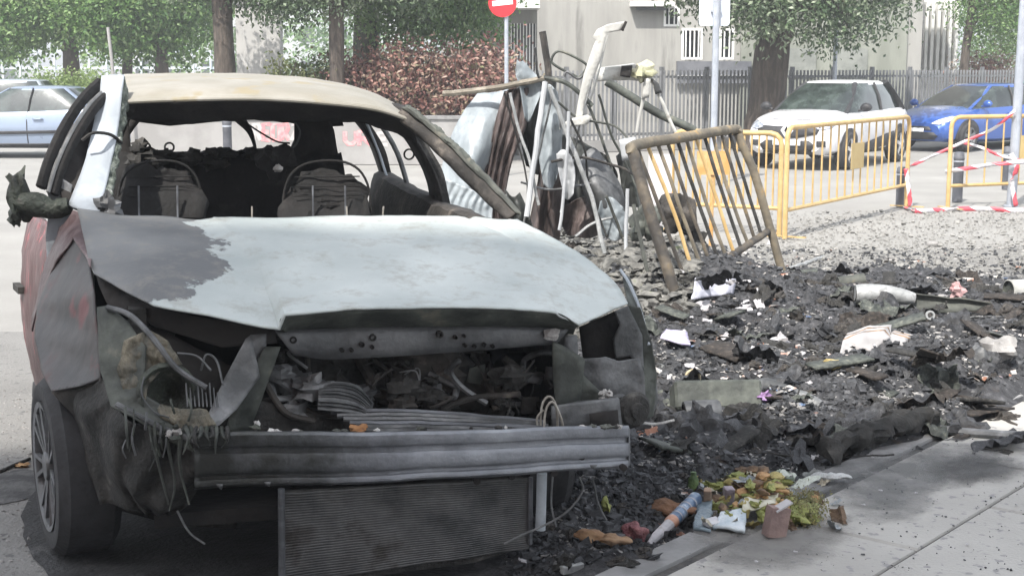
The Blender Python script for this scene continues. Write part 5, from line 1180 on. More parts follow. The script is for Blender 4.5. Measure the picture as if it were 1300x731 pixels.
def ash_mat():
    m = bpy.data.materials.new('charred_debris'); m.use_nodes = True; n = m.node_tree.nodes; l = m.node_tree.links; bs_ = n['Principled BSDF']; bs_.inputs['Roughness'].default_value = .85
    tc = n.new('ShaderNodeTexCoord'); 
    def nz(s, d=8): q = n.new('ShaderNodeTexNoise'); q.inputs['Scale'].default_value = s; q.inputs['Detail'].default_value = d; q.inputs['Roughness'].default_value = .7; l.new(tc.outputs['Object'], q.inputs[0]); return q.outputs[0]
    def ramp(src, st): r_ = n.new('ShaderNodeValToRGB'); l.new(src, r_.inputs[0]); e = r_.color_ramp.elements; e[0].position, e[0].color = st[0][0], (*st[0][1], 1); e[1].position, e[1].color = st[-1][0], (*st[-1][1], 1); [setattr(e.new(p), 'color', (*c, 1)) for p, c in st[1:-1]]; return r_.outputs[0]
    def mix(f, a_, c_): x_ = n.new('ShaderNodeMix'); x_.data_type = 'RGBA'; l.new(f, x_.inputs[0]); l.new(a_, x_.inputs[6]); l.new(c_, x_.inputs[7]); return x_.outputs[2]
    def step(src, a_, c_, o=1.0): r_ = n.new('ShaderNodeMapRange'); r_.inputs[1].default_value = a_; r_.inputs[2].default_value = c_; r_.inputs[4].default_value = o; l.new(src, r_.inputs[0]); return r_.outputs[0]
    dark = ramp(nz(14), [(.3,(.018,.018,.021)), (.48,(.045,.046,.05)), (.6,(.09,.09,.096)), (.74,(.19,.19,.195))])
    pale = ramp(nz(9), [(.3,(.16,.157,.15)), (.45,(.22,.217,.207)), (.62,(.27,.266,.253)), (.8,(.33,.325,.31))])
    at_ = n.new('ShaderNodeAttribute'); at_.attribute_name = 'dusty'
    ad = n.new('ShaderNodeMath'); ad.operation = 'MULTIPLY_ADD'; ad.inputs[1].default_value = .9; l.new(nz(3), ad.inputs[0]); l.new(at_.outputs['Fac'], ad.inputs[2])
    c = mix(step(ad.outputs[0], .72, 1.05), dark, pale)
    fl = n.new('ShaderNodeRGB'); fl.outputs[0].default_value = (.42,.41,.40,1)
    c = mix(step(nz(42, 3), .66, .70, .85), c, fl.outputs[0])
    br_ = n.new('ShaderNodeRGB'); br_.outputs[0].default_value = (.10,.065,.04,1)
    c = mix(step(nz(5, 6), .60, .72, .6), c, br_.outputs[0])
    l.new(c, bs_.inputs['Base Color'])
    bp = n.new('ShaderNodeBump'); bp.inputs['Strength'].default_value = .9; bp.inputs['Distance'].default_value = .02; l.new(nz(70, 8), bp.inputs['Height']); l.new(bp.outputs[0], bs_.inputs['Normal'])
    return m
M_ash = ash_mat()
heap = b.build('ash_heap', M_ash, None, kind='stuff', attr=('dusty', mask), ang=80)
tag(heap, 'heap of charred rubbish and ash spread between the wreck and the barriers', 'ash heap')
def hz_(x, y): return heap_h(x, y)
def HP(px, py, lift=0.0):
    """point of the heap surface seen at a pixel"""
    p = G(px, py, .1)
    for _ in range(4): p = G(px, py, max(0, hz_(p.x, p.y)))
    return p + Vector((0, 0, lift))

# fine rubble: countless chips joined into single meshes
def chips(name, label, n, m, seed, smin, smax, region, flat=.5, up=.004, inb=True, clump=None):
    rnd = random.Random(seed); b = MB(); k = 0; tries = 0
    while k < n and tries < n * 6:
        tries += 1
        px, py = region(rnd)
        g_ = G(px, py, .06)
        z = hz_(g_.x, g_.y)
        ed_ = edist(g_.x, g_.y)
        if clump is not None and noise.noise(Vector((g_.x * 2.2, g_.y * 2.2, seed))) < clump: continue
        if inb and ed_ < -.05 + .12 * noise.noise(Vector((g_.x * 4, g_.y * 4, 0))): continue
        if ed_ < -.25: z = PZ + .002 if pave_side(g_.x, g_.y) and g_.y < 9 else 0
        z = max(z, 0)
        s_ = rnd.uniform(smin, smax) * (1 if rnd.random() < .85 else 1.8)
        q_ = Matrix.Rotation(rnd.uniform(0, 6.3), 3, 'Z') @ Matrix.Rotation(rnd.uniform(-1, 1), 3, 'X')
        a_, c_, h_ = s_, s_ * rnd.uniform(.3, 1), s_ * flat * rnd.uniform(.3, 1)
        o = len(b.v); top = [q_ @ Vector((x * a_ * rnd.uniform(.5, 1.1), y_ * c_ * rnd.uniform(.5, 1.1), h_)) for x, y_ in ((-1,-1),(1,-1),(1,1),(-1,1))]
        top = [p + Vector((rnd.uniform(-.4, .4) * a_, rnd.uniform(-.4, .4) * c_, rnd.uniform(-.5, .8) * h_)) for p in top]
        bot = [q_ @ Vector((x * a_, y_ * c_, -h_)) for x, y_ in ((-1,-1),(1,-1),(1,1),(-1,1))]
        b.v += [Vector((g_.x, g_.y, z + up)) + p for p in top + bot]
        b.f += [(o, o+1, o+2, o+3), (o, o+4, o+5, o+1), (o+1, o+5, o+6, o+2), (o+2, o+6, o+7, o+3), (o+3, o+7, o+4, o)]; b.m += [0] * 5; k += 1
    o = b.build(name, m, None, smooth=False, kind='stuff'); return tag(o, label, 'rubble')
def reg_heap(r):
    y = 300 + 400 * r.random() ** 1.1; return r.uniform(690, 1320), y
def reg_far(r): return r.uniform(960, 1320), r.uniform(262, 352)
def reg_near(r): return r.uniform(640, 1100), r.uniform(540, 740)
def reg_mid(r): return r.uniform(690, 880), r.uniform(280, 440)
M_chip = mat('char_chips', (.022,.023,.026), (.075,.078,.085), (.20,.20,.205), scale=16, rough=.8, bump=.3)
M_dust2 = mat('pale_dust', (.22,.216,.205), (.29,.285,.27), (.18,.177,.17), scale=5, rough=.9, bump=.2)
M_dust = mat('dust_chips', (.20,.195,.19), (.36,.35,.34), (.12,.12,.12), scale=8, rough=.9, bump=.2)
M_cols = mat('coloured_scraps', (.30,.28,.24), (.50,.48,.46), (.28,.13,.08), scale=7, rough=.6, bump=.2, lo=.35, hi=.5, spot=6, spot_c=(.10,.16,.28))
chips('char_rubble', 'fine black charred fragments covering the heap', 13000, M_chip, 1, .003, .017, reg_heap, .7)
chips('ash_rubble', 'pale gritty ash and dust lumps strewn on the bright ground behind the heap', 5000, M_dust2, 2, .003, .014, reg_far, inb=False)
chips('grey_rubble', 'small grey flakes scattered over the charred heap', 4200, M_dust, 3, .003, .013, reg_heap, .3, clump=.12)
chips('burnt_crumbs', 'small burnt crumbs lying under and in front of the bumper', 3000, M_chip, 4, .004, .016, reg_near)
chips('scrap_litter', 'tiny coloured scraps mixed through the heap', 1100, M_cols, 5, .005, .022, reg_heap, .15, clump=.2)
chips('scrap_pile', 'mass of small pale scraps heaped beside the burnt container', 2600, mat('pale_scraps', (.06,.06,.055), (.20,.195,.18), (.12,.14,.07), scale=9, rough=.7, bump=.2), 6, .015, .05, reg_mid, .3, .02)
def reg_pave(r): return r.uniform(800, 1330), r.uniform(560, 740)
chips('pavement_grit', 'thin grit and crumbs on the paving slabs', 500, M_chip, 8, .001, .004, reg_pave, .4, .001, inb=False)
def reg_road(r): return r.uniform(-20, 60), r.uniform(480, 740)
chips('road_grit', 'thin grit on the asphalt beside the front wheel', 500, M_dust, 9, .002, .006, reg_road, .4, .001, inb=False)

M_cb = mat('char_wood', (.022,.019,.017), (.06,.05,.043), (.14,.12,.10), scale=7, rough=.85, bump=.5, bscale=40)
M_crm = mat('burnt_plastic_film', (.02,.02,.022), (.055,.057,.062), (.14,.143,.147), scale=5, rough=.5, bump=.4)
# individually pickable fragments
rnd = random.Random(21)
frag_mesh = []
for k in range(7):
    q = MB(); q.blob((0,0,0), (1, rnd.uniform(.4,.8), rnd.uniform(.3,.6)), 40 + k, .7, 1.7, 11, 8); o = q.build('tmp', [K['char'], K['charbrown'], M_chip][k % 3], None, ang=25, smooth=True); frag_mesh.append(o.data); bpy.data.objects.remove(o)
LMK = [(700,690,'under the bumper end'), (790,640,'left of the food waste'), (860,560,'in front of the charred pot'), (900,480,'behind the charred box'), (860,400,'by the left foot of the leaning barrier'), (905,400,'below the white plastic sheet'), (990,380,'by the right foot of the leaning barrier'), (1000,450,'in the middle of the heap'), (1010,560,'beside the dark charred roll'), (1090,470,'around the burnt book'), (1110,560,'along the charred log'), (1150,430,'below the fallen metal post'), (1080,370,'behind the left end of the fallen post'), (1230,380,'behind the right end of the fallen post'), (1250,470,'at the right edge of the heap'), (1200,520,'above the dark rod on the pavement'), (930,560,'between the pot and the food waste'), (780,340,'under the burnt container bars'), (1060,620,'right of the wilted greens')]
def spot_name(px, py, s_, smin, smax, label, group):
    k = min(LMK, key=lambda q_: (q_[0] - px) ** 2 + 2 * (q_[1] - py) ** 2)[2]; f_ = (s_ - smin) / (smax - smin)
    size = 'largest' if f_ > .8 else 'medium' if f_ > .4 else 'small'
    if size == 'largest': size = 'large'
    return size + ' ' + label + ' ' + k, size + ' ' + group + ' ' + k
def scatter(name, meshes, n, region, smin, smax, label, cat, group, seed, lift=.0, tilt=.6, zs=1.0):
    rnd = random.Random(seed)
    for i in range(n):
        px, py = region(rnd); p = HP(px, py, lift); s_ = rnd.uniform(smin, smax)
        o = bpy.data.objects.new(name, rnd.choice(meshes)); COL.objects.link(o); o.location = p
        o.rotation_euler = (rnd.uniform(-tilt, tilt), rnd.uniform(-tilt, tilt), rnd.uniform(0, 6.3)); o.scale = (s_, s_, s_ * zs); lab_, grp_ = spot_name(px, py, s_, smin, smax, label, group); tag(o, lab_, cat, grp_)
scatter('charred_lump', frag_mesh, 150, lambda r: (r.uniform(820, 1290), r.uniform(350, 585)), .035, .10, 'black charred lump', 'charred lump', 'charred lumps', 31)
scatter('charred_lump', frag_mesh, 60, lambda r: (r.uniform(640, 880), r.uniform(560, 720)), .02, .05, 'black charred crumb', 'charred lump', 'charred crumbs', 32)
M_paper = mat('scorched_paper', (.36,.355,.37), (.50,.49,.51), (.26,.21,.17), scale=9, rough=.8, bump=.2, lo=.3, hi=.6)
pm = []
for k in range(6):
    q = MB(); n_ = 7; off = Vector((k * 5.1, 0, 0))
    rows = [[Vector(((i / (n_ - 1) - .5) * 2 * (1 + .3 * noise.noise(Vector((i, j, k)))), (j / (n_ - 1) - .5) * 1.3 * (1 + .3 * noise.noise(Vector((j, i, k + 9)))), .5 * fbm(Vector((i * .4, j * .4, 0)) + off, 1))) for i in range(n_)] for j in range(n_)]
    q.grid(rows); o = q.build('tmp', M_paper, None, smooth=False); pm.append(o.data); bpy.data.objects.remove(o)
scatter('paper_scrap', pm, 70, lambda r: (r.gauss(*r.choice([(960,60),(1010,30),(870,25),(1160,70),(1120,40)])), r.uniform(365, 590)), .010, .030, 'crumpled white paper scrap', 'paper scrap', 'white paper scraps', 33, .01)
scatter('paper_scrap', pm, 45, lambda r: (r.uniform(760, 1010), r.uniform(300, 450)), .015, .05, 'creased white litter scrap', 'paper scrap', 'white paper scraps', 34, .01)
scatter('paper_scrap', pm, 26, lambda r: (r.uniform(660, 1120), r.uniform(585, 725)), .007, .018, 'white litter flake', 'paper scrap', 'white paper scraps', 35, .005)
# thin burnt sticks and wires
stm = []
for k in range(4):
    q = MB(); P = [Vector((x, .12 * noise.noise(Vector((x * 2, k, 0))), .1 * noise.noise(Vector((x * 2, k, 5))))) for x in np.linspace(-1, 1, 7)]; q.tube(P, [.035 - .003 * i for i in range(7)], 6); o = q.build('tmp', [K['char'], K['grey']][k % 2], None); stm.append(o.data); bpy.data.objects.remove(o)
scatter('burnt_stick', stm, 70, lambda r: (r.uniform(700, 1290), r.uniform(340, 600)), .06, .17, 'thin burnt stick', 'stick', 'burnt sticks', 36, .015, .3)

# crumpled burnt sheets and charred boards of many sizes
cm_ = []
for k in range(8):
    q = MB(); off = Vector((k * 7.7, 1, 0)); n_ = 15
    rows = [[Vector((((i / (n_ - 1)) - .5) * 2 * (1 + .35 * noise.noise(Vector((i * .3, j * .3, k)))), ((j / (n_ - 1)) - .5) * 1.5 * (1 + .35 * noise.noise(Vector((j * .3, i * .3, k + 9)))), .42 * fbm(Vector((i * .16, j * .16, 0)) + off, 1, 5) + .25 * abs(noise.noise(Vector((i * .5, j * .2, k)))))) for i in range(n_)] for j in range(n_)]
    q.grid(rows); o = q.build('tmp', [K['char'], M_crm, M_cb, K['olive']][[0,1,1,2,1,0,3,1][k]], None, ang=28); cm_.append(o.data); bpy.data.objects.remove(o)
scatter('burnt_sheet', cm_, 95, lambda r: (r.uniform(820, 1290), r.uniform(345, 580)), .05, .17, 'crumpled burnt sheet', 'burnt sheet', 'crumpled burnt sheets', 41, .02, .5)
scatter('burnt_sheet', cm_, 30, lambda r: (r.uniform(700, 830), r.uniform(270, 420)), .05, .14, 'crumpled burnt sheet', 'burnt sheet', 'crumpled burnt sheets', 42, .02, .9)
bdm = []
for k in range(4):
    q = MB(); q.box((0, 0, 0), (2, .35 + .15 * k, .10)); 
    me_ = MB(); P_ = []
    rows = [[Vector((x, (y - .5) * (.4 + .15 * k) * (1 + .2 * noise.noise(Vector((x * 3, k, 0)))), .05 * noise.noise(Vector((x * 2, y * 2, k))))) for y in (0, .5, 1)] for x in np.linspace(-1 + .2 * noise.noise(Vector((k, 0, 0))), 1, 12)]
    me_.grid(rows); o = me_.build('tmp', [M_cb, K['char'], K['olive'], M_cb][k], None, solid=.08, ang=30); dg = bpy.context.evaluated_depsgraph_get(); m2 = bpy.data.meshes.new_from_object(o.evaluated_get(dg)); bdm.append(m2); bpy.data.objects.remove(o)
scatter('charred_board', bdm, 42, lambda r: (r.uniform(830, 1290), r.uniform(345, 590)), .07, .20, 'flat charred board piece', 'board', 'charred board pieces', 43, .03, .35)
# ---- hero pieces
def rot(a, ax='Z'): return Matrix.Rotation(R(a), 3, ax)
M_alu = mat('dull_aluminium', (.26,.27,.27), (.40,.41,.41), (.16,.16,.16), scale=8, rough=.55, metal=.3, bump=.3)
# grey folded metal post with hollow end
A = HP(1085, 392, .10); B_ = HP(1160, 400, .11); C_ = HP(1258, 408, .09)
t = thing('metal_post', 'fallen hollow grey metal post with a bent flat end lying across the heap', 'post', A)
MB().tube(catmull([A, A.lerp(B_, .5) + Vector((0, 0, .015)), B_], 16), [.055,.058,.06,.06,.06,.058,.058,.056,.055,.053,.05,.05,.048,.045,.04,.035], 14, flat=1.1).build('tube', M_alu, t)
MB().lathe(A + (A - B_).normalized() * .001, (B_ - A), [(-.004, .05), (.03, .046), (.04, 0)], 14).build('hollow_end', K['void'], t)
q = MB(); q.loft([[B_ + Vector((-.1,0,.05)), C_ + Vector((0,0,.03))], [B_ + Vector((-.05,.04,.02)), C_ + Vector((0,.04,.02))], [B_ + Vector((0,-.02,-.10)), C_ + Vector((-.1,0,-.02))]], 6, 24, lambda s, t_, p: noise.noise_vector(p * 9) * .008); q.build('flange', K['rust'], t, solid=.008)
MB().lathe(HP(1180, 410, .05), (0, -1, .2), [(0,.03),(.012,.03),(.012,.018),(-.02,.016)], 16).build('boss', M_alu, t)
# burnt book
bp_ = HP(1108, 445, .07)
t = thing('burnt_book', 'open scorched book with fanned white pages and brown edges in the heap', 'book', bp_)
M_pg = mat('page_scorched', (.28,.275,.28), (.38,.375,.38), (.16,.10,.06), scale=6, rough=.8, bump=.1, lo=.3, hi=.62)
M_pgb = mat('page_brown', (.10,.07,.05), (.36,.22,.12), (.55,.48,.40), scale=9, rough=.8, bump=.2)
def Dz(px, py, ex): return D(px, py, bp_.y + ex)
for k in range(7):
    o_ = k * 1.6; e_ = .025 * k
    panel('page', [Dz(1062 + o_, 466 - o_ * 1.4, -.05 + e_), Dz(1070 + o_ * .6, 432 - o_, .05 + e_), Dz(1095 + o_, 422 - o_, .10 + e_), Dz(1122 + o_, 420 - o_ * .8, .12 + e_), Dz(1131, 428 - o_ * .5, .05 + e_), Dz(1112 + o_ * .3, 442 - o_, .03 + e_), Dz(1088 + o_, 456 - o_, .0 + e_)], M_pg if k % 3 != 1 else M_pgb, t, .003, 3, .012, 9)
    panel('page', [Dz(1094 + o_, 456 - o_, -.04 + e_), Dz(1118, 436 - o_ * .6, .04 + e_), Dz(1132 + o_ * .4, 424 - o_ * .5, .10 + e_), Dz(1152 + o_, 430 - o_ * .4, .10 + e_), Dz(1147 + o_, 452 - o_ * .6, .02 + e_), Dz(1130 + o_, 468 - o_ * .8, -.04 + e_), Dz(1110 + o_, 474 - o_, -.06 + e_)], M_pg if k % 3 != 2 else M_pgb, t, .003, 3, .012, 9)
panel('cover', [Dz(1056, 470, -.02), Dz(1066, 440, .12), Dz(1160, 425, .2), Dz(1168, 452, .08), Dz(1120, 482, -.04)], K['charbrown'], t, .01, 3, .02, 6)
def single(o, label, cat): return tag(o, label, cat)
# white sheet behind the leaning barrier
p = [HP(878, 384, .02), HP(932, 378, .03), D(932, 349, HP(932, 378).y + .05), D(884, 352, HP(878, 384).y + .1)]
single(panel('plastic_sheet', p, mat('white_plastic', (.40,.41,.48), (.50,.51,.58), scale=5, rough=.5, bump=.2), None, .004, 4, .03, 7, loc=p[0], amp2=.006), 'white crumpled plastic sheet under the leaning burnt barrier', 'plastic sheet')
p_ = [HP(815, 372, .03), HP(858, 372, .03), HP(862, 358, .05), HP(818, 360, .05)]
single(panel('plastic_sheet', p_, mat('lilac_plastic', (.30,.30,.38), (.40,.40,.48), scale=5, rough=.5, bump=.2), None, .004, 3, .03, 9, loc=p_[0], amp2=.01), 'lilac tinted scrap sheet left of the white plastic sheet', 'plastic sheet')
p_ = [HP(838, 440, .05), HP(876, 448, .04), HP(872, 434, .06), HP(845, 432, .06)]
single(panel('magazine', p_, mat('lilac_print', (.42,.38,.58), (.66,.64,.76), (.30,.22,.30), scale=14, rough=.5, bump=.1), None, .012, 3, .01, 9, loc=p_[0], amp2=.004), 'lilac printed magazine at the foot of the burnt barrier', 'magazine')
# charred box and pot
c = HP(910, 520, .05)
q = MB(); q.box(c + Vector((0, .05, 0)), (.42, .16, .14), rot(4) @ rot(-25, 'X')); o = q.build('charred_box', K['olive'], None, smooth=False, loc=c); o.modifiers.new('b', 'BEVEL').width = .012
single(o, 'dark olive charred box beside the horn end of the wreck', 'box')
c = HP(892, 538, .055); ax_ = (Vector((1, .12, .05))).normalized()
t = thing('charred_pot', 'short dark metal cylinder lying in front of the charred box', 'cylinder', c)
MB().lathe(c - ax_ * .09, ax_, [(0,.045),(.0,.058),(.01,.06),(.16,.056),(.17,.050),(.17,.0)], 22).build('shell', K['grey'], t)
MB().lathe(c - ax_ * .092, ax_, [(.0,.045),(.03,.043),(.03,0)], 22).build('opening', K['void'], t)
c = HP(1002, 518, .06); ax_ = (Vector((.75, -.55, -.18))).normalized()
q = MB(); q.tube(catmull([c - ax_ * .17, c - ax_ * .05, c + ax_ * .06, c + ax_ * .17], 14), [.04,.05,.052,.054,.054,.052,.052,.052,.05,.05,.048,.046,.04,.03], 14)
for v_ in q.v: v_ += noise.noise_vector(v_ * 14) * .007
single(q.build('charred_roll', K['grey'], None, loc=c), 'dark grey charred roll sloping down right of the charred box', 'roll')
# long charred beam on the kerb
A, B_ = HP(1045, 588, .05), HP(1188, 545, .06)
q = MB(); P = catmull([A, A.lerp(B_, .35) + Vector((0,0,.02)), A.lerp(B_, .7) + Vector((0,0,.03)), B_], 40); q.tube(P, [.038 + .035 * noise.noise(Vector((i * .35, 0, 0))) + .012 * math.sin(PI * i / 39) for i in range(40)], 18)
for v_ in q.v: v_ += noise.noise_vector(v_ * 10) * .04 + noise.noise_vector(v_ * 30) * .02 + noise.noise_vector(v_ * 70) * .008
single(q.build('charred_beam', K['char'], None, loc=A, ang=60), 'long black charred log lying along the edge of the pavement', 'charred log')
# pale cylinder at right edge
c = HP(1300, 380, .07)
t = thing('pale_can', 'pale dusty cylinder lying on its side at the right edge of the photo', 'can', c)
ax_ = Vector((1, .25, 0)).normalized()
MB().lathe(c - ax_ * .13, ax_, [(.0,.07),(.004,.078),(.02,.075),(.24,.075),(.25,.078),(.255,0)], 24).build('shell', mat('dusty_tin', (.34,.34,.32), (.46,.46,.44), scale=6, rough=.7, bump=.2), t)
MB().lathe(c - ax_ * .131, ax_, [(.0,.070),(.02,.068),(.02,0)], 24).build('end', K['olive'], t)
c = HP(1182, 312, .02); q = MB(); q.lathe(c, (1, .2, 0), [(-.06, 0), (-.06,.03),(.06,.03),(.06,0)], 14); single(q.build('tin', M_dust, None, loc=c), 'small grey tin lying alone on the bright ground behind the heap', 'tin')
c = HP(1198, 352, .03); q = MB(); q.box(c, (.11,.06,.05), rot(15)); o = q.build('charred_block', K['char'], None, smooth=False, loc=c); o.modifiers.new('b', 'BEVEL').width = .01; single(o, 'small dark block on the pale debris above the fallen metal post', 'block')
c = HP(1080, 362, .03); q = MB(); q.lathe(c, (1, .1, .1), [(-.10, .0), (-.10,.045),(.10,.05),(.10,.03),(.08,.0)], 16); single(q.build('burnt_canister', K['rust'], None, loc=c), 'dull burnt canister at the left end of the fallen metal post', 'canister')
c = HP(1266, 452, .04); q = MB(); q.blob(c, (.10,.08,.07), 3, .3, 1.8, 18, 12); single(q.build('ash_lump', M_dust, None, loc=c), 'rounded grey ashy lump at the right edge of the heap', 'lump')
c = HP(1240, 470, .03); q = MB(); q.blob(c, (.09,.08,.09), 9, .3, 1.8, 18, 12); single(q.build('ash_lump', K['grey'], None, loc=c), 'grey lump left of the rounded ashy lump at the right of the heap', 'lump')
for (a_, b2, r_, m_, lab) in [((1002,346),(1045,331),.018,M_alu,'short grey stick at the right foot of the leaning burnt barrier'), ((1192,553),(1330,572),.022,K['grey'],'long dark rod lying on the pavement right of the charred log'), ((1150,480),(1240,470),.03,K['char'],'black charred plank under the burnt book'), ((820,470),(868,492),.014,K['ash'],'pale wire bundle by the horn end of the wreck')]:
    A, B_ = HP(*a_, .03), HP(*b2, .03)
    if a_[0] == 1192: A.z = B_.z = PZ + .02
    q = MB(); q.tube([p + noise.noise_vector(p * 9) * .012 for p in linres([A, B_], 12)], r_, 8); single(q.build('rod', m_, None, loc=A), lab, 'rod')
# finned aluminium piece
c = HP(848, 488, .06); t = thing('finned_casting', 'small finned grey metal casting beside the wreck front corner', 'casting', c)
MB().box(c, (.14,.05,.07), rot(15) @ rot(20,'Y')).build('body', K['grey'], t, smooth=False)
for k in range(9): MB().box(c + rot(15) @ rot(20,'Y') @ Vector((-.06 + k * .015, -.03, .0)), (.004,.03,.075), rot(15) @ rot(20,'Y')).build('fin', M_alu, t, smooth=False)
c = HP(879, 489, .045); q = MB(); ring = [c + Vector((.035 * math.cos(a), -.01, .035 * math.sin(a))) for a in np.linspace(0, 2 * PI, 22)]; q.tube(ring, .008, 6, cap=False); single(q.build('tape_roll', mat('cream', (.50,.42,.26), (.62,.55,.40), scale=9, rough=.7), None, loc=c), 'cream ring shaped roll beside the finned casting', 'roll')
M_r = mat('red_scrap', (.45,.08,.07), (.60,.16,.12), scale=9, rough=.5, bump=.2)
M_o = mat('orange_peel', (.34,.19,.08), (.46,.29,.14), (.24,.13,.07), scale=16, rough=.7, bump=.5)
c = HP(1214, 378, .05); q = MB(); q.blob(c, (.05,.04,.05), 6, .5, 2, 14, 10); single(q.build('pink_rag', mat('pink_cloth', (.40,.22,.22), (.52,.34,.34), scale=12, rough=.9, bump=.4), None, loc=c), 'crumpled pinkish rag on the heap above the fallen post', 'rag')
for (x_, y_, rx, m_, lab) in [(1130,335,.05,M_dust,'pale crumpled cup beyond the heap'), (1052,472,.05,mat('gold_foil', (.40,.30,.10), (.50,.42,.2), scale=14, rough=.4, bump=.5),'dull gold crumpled foil left of the burnt book'), (1035,512,.03,mat('yellow_scrap', (.55,.42,.06), (.6,.5,.15), scale=9, rough=.6),'tiny yellow wrapper in the black heap'), (970,512,.03,mat('purple_scrap', (.22,.12,.26), (.3,.2,.36), scale=9, rough=.6),'tiny purple wrapper beside the grey roll'), (985,545,.04,M_r,'dark red scrap below the grey roll'), (945,398,.04,M_paper,'knotted white paper below the white plastic sheet'), (990,438,.045,M_paper,'torn white paper in the middle of the heap')]:
    c = HP(x_, y_, .03); q = MB(); q.blob(c, (rx, rx * .7, rx * .6), x_ % 17, .8, 2.4, 13, 9); single(q.build('crumpled_scrap', m_, None, loc=c, ang=15), lab, 'scrap')

# ---- food waste and packaging on the kerb
def PG(px, py, lift=0):
    g_ = G(px, py, PZ + .006)
    for _ in range(3): g_ = G(px, py, max(PZ + .006 if pave_side(g_.x, g_.y) else 0, hz_(g_.x, g_.y)))
    return g_ + Vector((0, 0, lift * .8))
c1, c2 = PG(823, 696, .02), PG(884, 646, .06)
t = thing('deodorant_can', 'blue striped tubular can pointing down left across the kerb with white crumpled tip', 'can', c1)
d_ = (c2 - c1); L_ = d_.length; d_.normalize()
MB().lathe(c1 + d_ * L_ * .48, d_, [(0,0),(0,.026),(L_*.5,.028),(L_*.52,.02),(L_*.53,0)], 20).build('tube', mat('blue_print', (.08,.14,.24), (.16,.24,.36), (.5,.55,.6), scale=30, rough=.35, bump=0, lo=.4, hi=.55), t)
for k in range(4): MB().lathe(c1 + d_ * L_ * (.55 + k * .1), d_, [(0,.0285),(.008,.0285)], 20).build('white_stripe', M_paper, t)
MB().lathe(c1 + d_ * L_ * .40, d_, [(0,.02),(.02,.027),(L_*.09,.027)], 20).build('orange_band', mat('skin_orange', (.55,.28,.18), (.6,.36,.26), scale=9, rough=.5), t)
q = MB(); q.tube([c1, c1 + d_ * L_ * .15, c1 + d_ * L_ * .40], [.010,.018,.024], 12)
for v_ in q.v: v_ += noise.noise_vector(v_ * 40) * .006
q.build('crumpled_wrapper', M_paper, t, smooth=False)
def pbox(px, py, dims, rz, rx, m, name, lab, cat, lift=.03):
    c = PG(px, py, lift); q = MB(); q.box(c, dims, rot(rz) @ rot(rx, 'X')); o = q.build(name, m, None, smooth=False, loc=c); o.modifiers.new('b', 'BEVEL').width = .003; return single(o, lab, cat)
M_cart = mat('carton_mauve', (.20,.14,.13), (.28,.20,.18), scale=8, rough=.8)
# open carton standing on end
c = PG(985, 680, .0); t = thing('carton', 'small mauve cardboard carton with white torn top on the kerb at the food waste', 'carton', c)
MB().box(c + Vector((0,0,.055)), (.075,.05,.11), rot(18) @ rot(10,'Y')).build('box', M_cart, t, smooth=False)
MB().box(c + Vector((.018,-.005,.116)), (.070,.045,.006), rot(18) @ rot(-25,'Y')).build('flap', M_paper, t, smooth=False)
p_ = [PG(905,674,.01), PG(945,680,.012), PG(948,660,.05), PG(915,662,.055)]
single(panel('foil_packet', p_, mat('pale_blue_foil', (.42,.50,.56), (.60,.66,.70), scale=12, rough=.35, bump=.3), None, .012, 3, .02, 12, loc=p_[0], amp2=.006), 'pale blue crumpled foil packet on the kerb right of the blue can', 'packet')
p_ = [PG(880,672,.01), PG(902,678,.012), PG(905,655,.06), PG(886,652,.06)]
single(panel('plastic_bag', p_, mat('slate_blue_bag', (.13,.18,.22), (.22,.28,.32), scale=12, rough=.4, bump=.4), None, .012, 3, .03, 10, loc=p_[0], amp2=.012), 'slate blue plastic bag between the blue can and the foil packet', 'bag')
p_ = [PG(940,664,.04), PG(985,654,.06), PG(988,645,.08), PG(944,652,.07)]
single(panel('leaflet', p_, mat('cream_leaflet', (.45,.44,.34), (.58,.57,.48), scale=8, rough=.7), None, .004, 3, .015, 10, loc=p_[0]), 'cream green leaflet bent over the top of the carton', 'leaflet')
for k, (px, py, dm_, rz_, m_, lab) in enumerate([(912,655,(.075,.05,.035),20,mat('grey_card', (.34,.33,.35), (.45,.44,.46), scale=9, rough=.7),'small grey box behind the foil packet'), (924,650,(.04,.04,.12),10,mat('lilac_card', (.30,.26,.30), (.44,.40,.44), scale=20, rough=.7),'upright lilac grey carton in the middle of the food waste'), (898,650,(.03,.03,.11),-12,mat('tan_card', (.34,.24,.17), (.44,.33,.25), scale=12, rough=.7),'upright tan tube left of the lilac carton'), (722,724,(.09,.07,.03),30,M_alu,'grey metal box lid lying under the bumper near the kerb'), (905,668,(.07,.05,.02),35,mat('white_card', (.5,.5,.52), (.6,.6,.62), scale=9, rough=.7),'flat pale card under the foil packet')]):
    pbox(px, py, dm_, rz_, 8 * (k % 3), m_, 'box_scrap', lab, 'box', .02 + (.04 if k in (1, 2) else 0))
rnd = random.Random(77)
M_lf = [mat('pale_leaf', (.26,.33,.25), (.42,.48,.40), (.16,.22,.10), scale=10, rough=.6, bump=.3), mat('whitish_leaf', (.36,.39,.34), (.50,.53,.48), scale=10, rough=.6, bump=.3)]
M_wst1 = mat('waste_cream', (.30,.27,.20), (.46,.43,.36), (.20,.14,.09), scale=14, rough=.7, bump=.3)
M_wst2 = mat('waste_brown', (.09,.06,.04), (.20,.13,.08), (.30,.22,.14), scale=14, rough=.8, bump=.4)
M_wst3 = mat('waste_greyblue', (.20,.23,.25), (.36,.39,.41), (.12,.12,.12), scale=12, rough=.5, bump=.3)
M_wst4 = mat('waste_yellow', (.28,.23,.07), (.40,.34,.14), (.20,.12,.05), scale=14, rough=.7, bump=.4)
M_vg = mat('vegetable_scrap', (.16,.18,.04), (.28,.30,.09), (.35,.28,.12), scale=14, rough=.6, bump=.5)
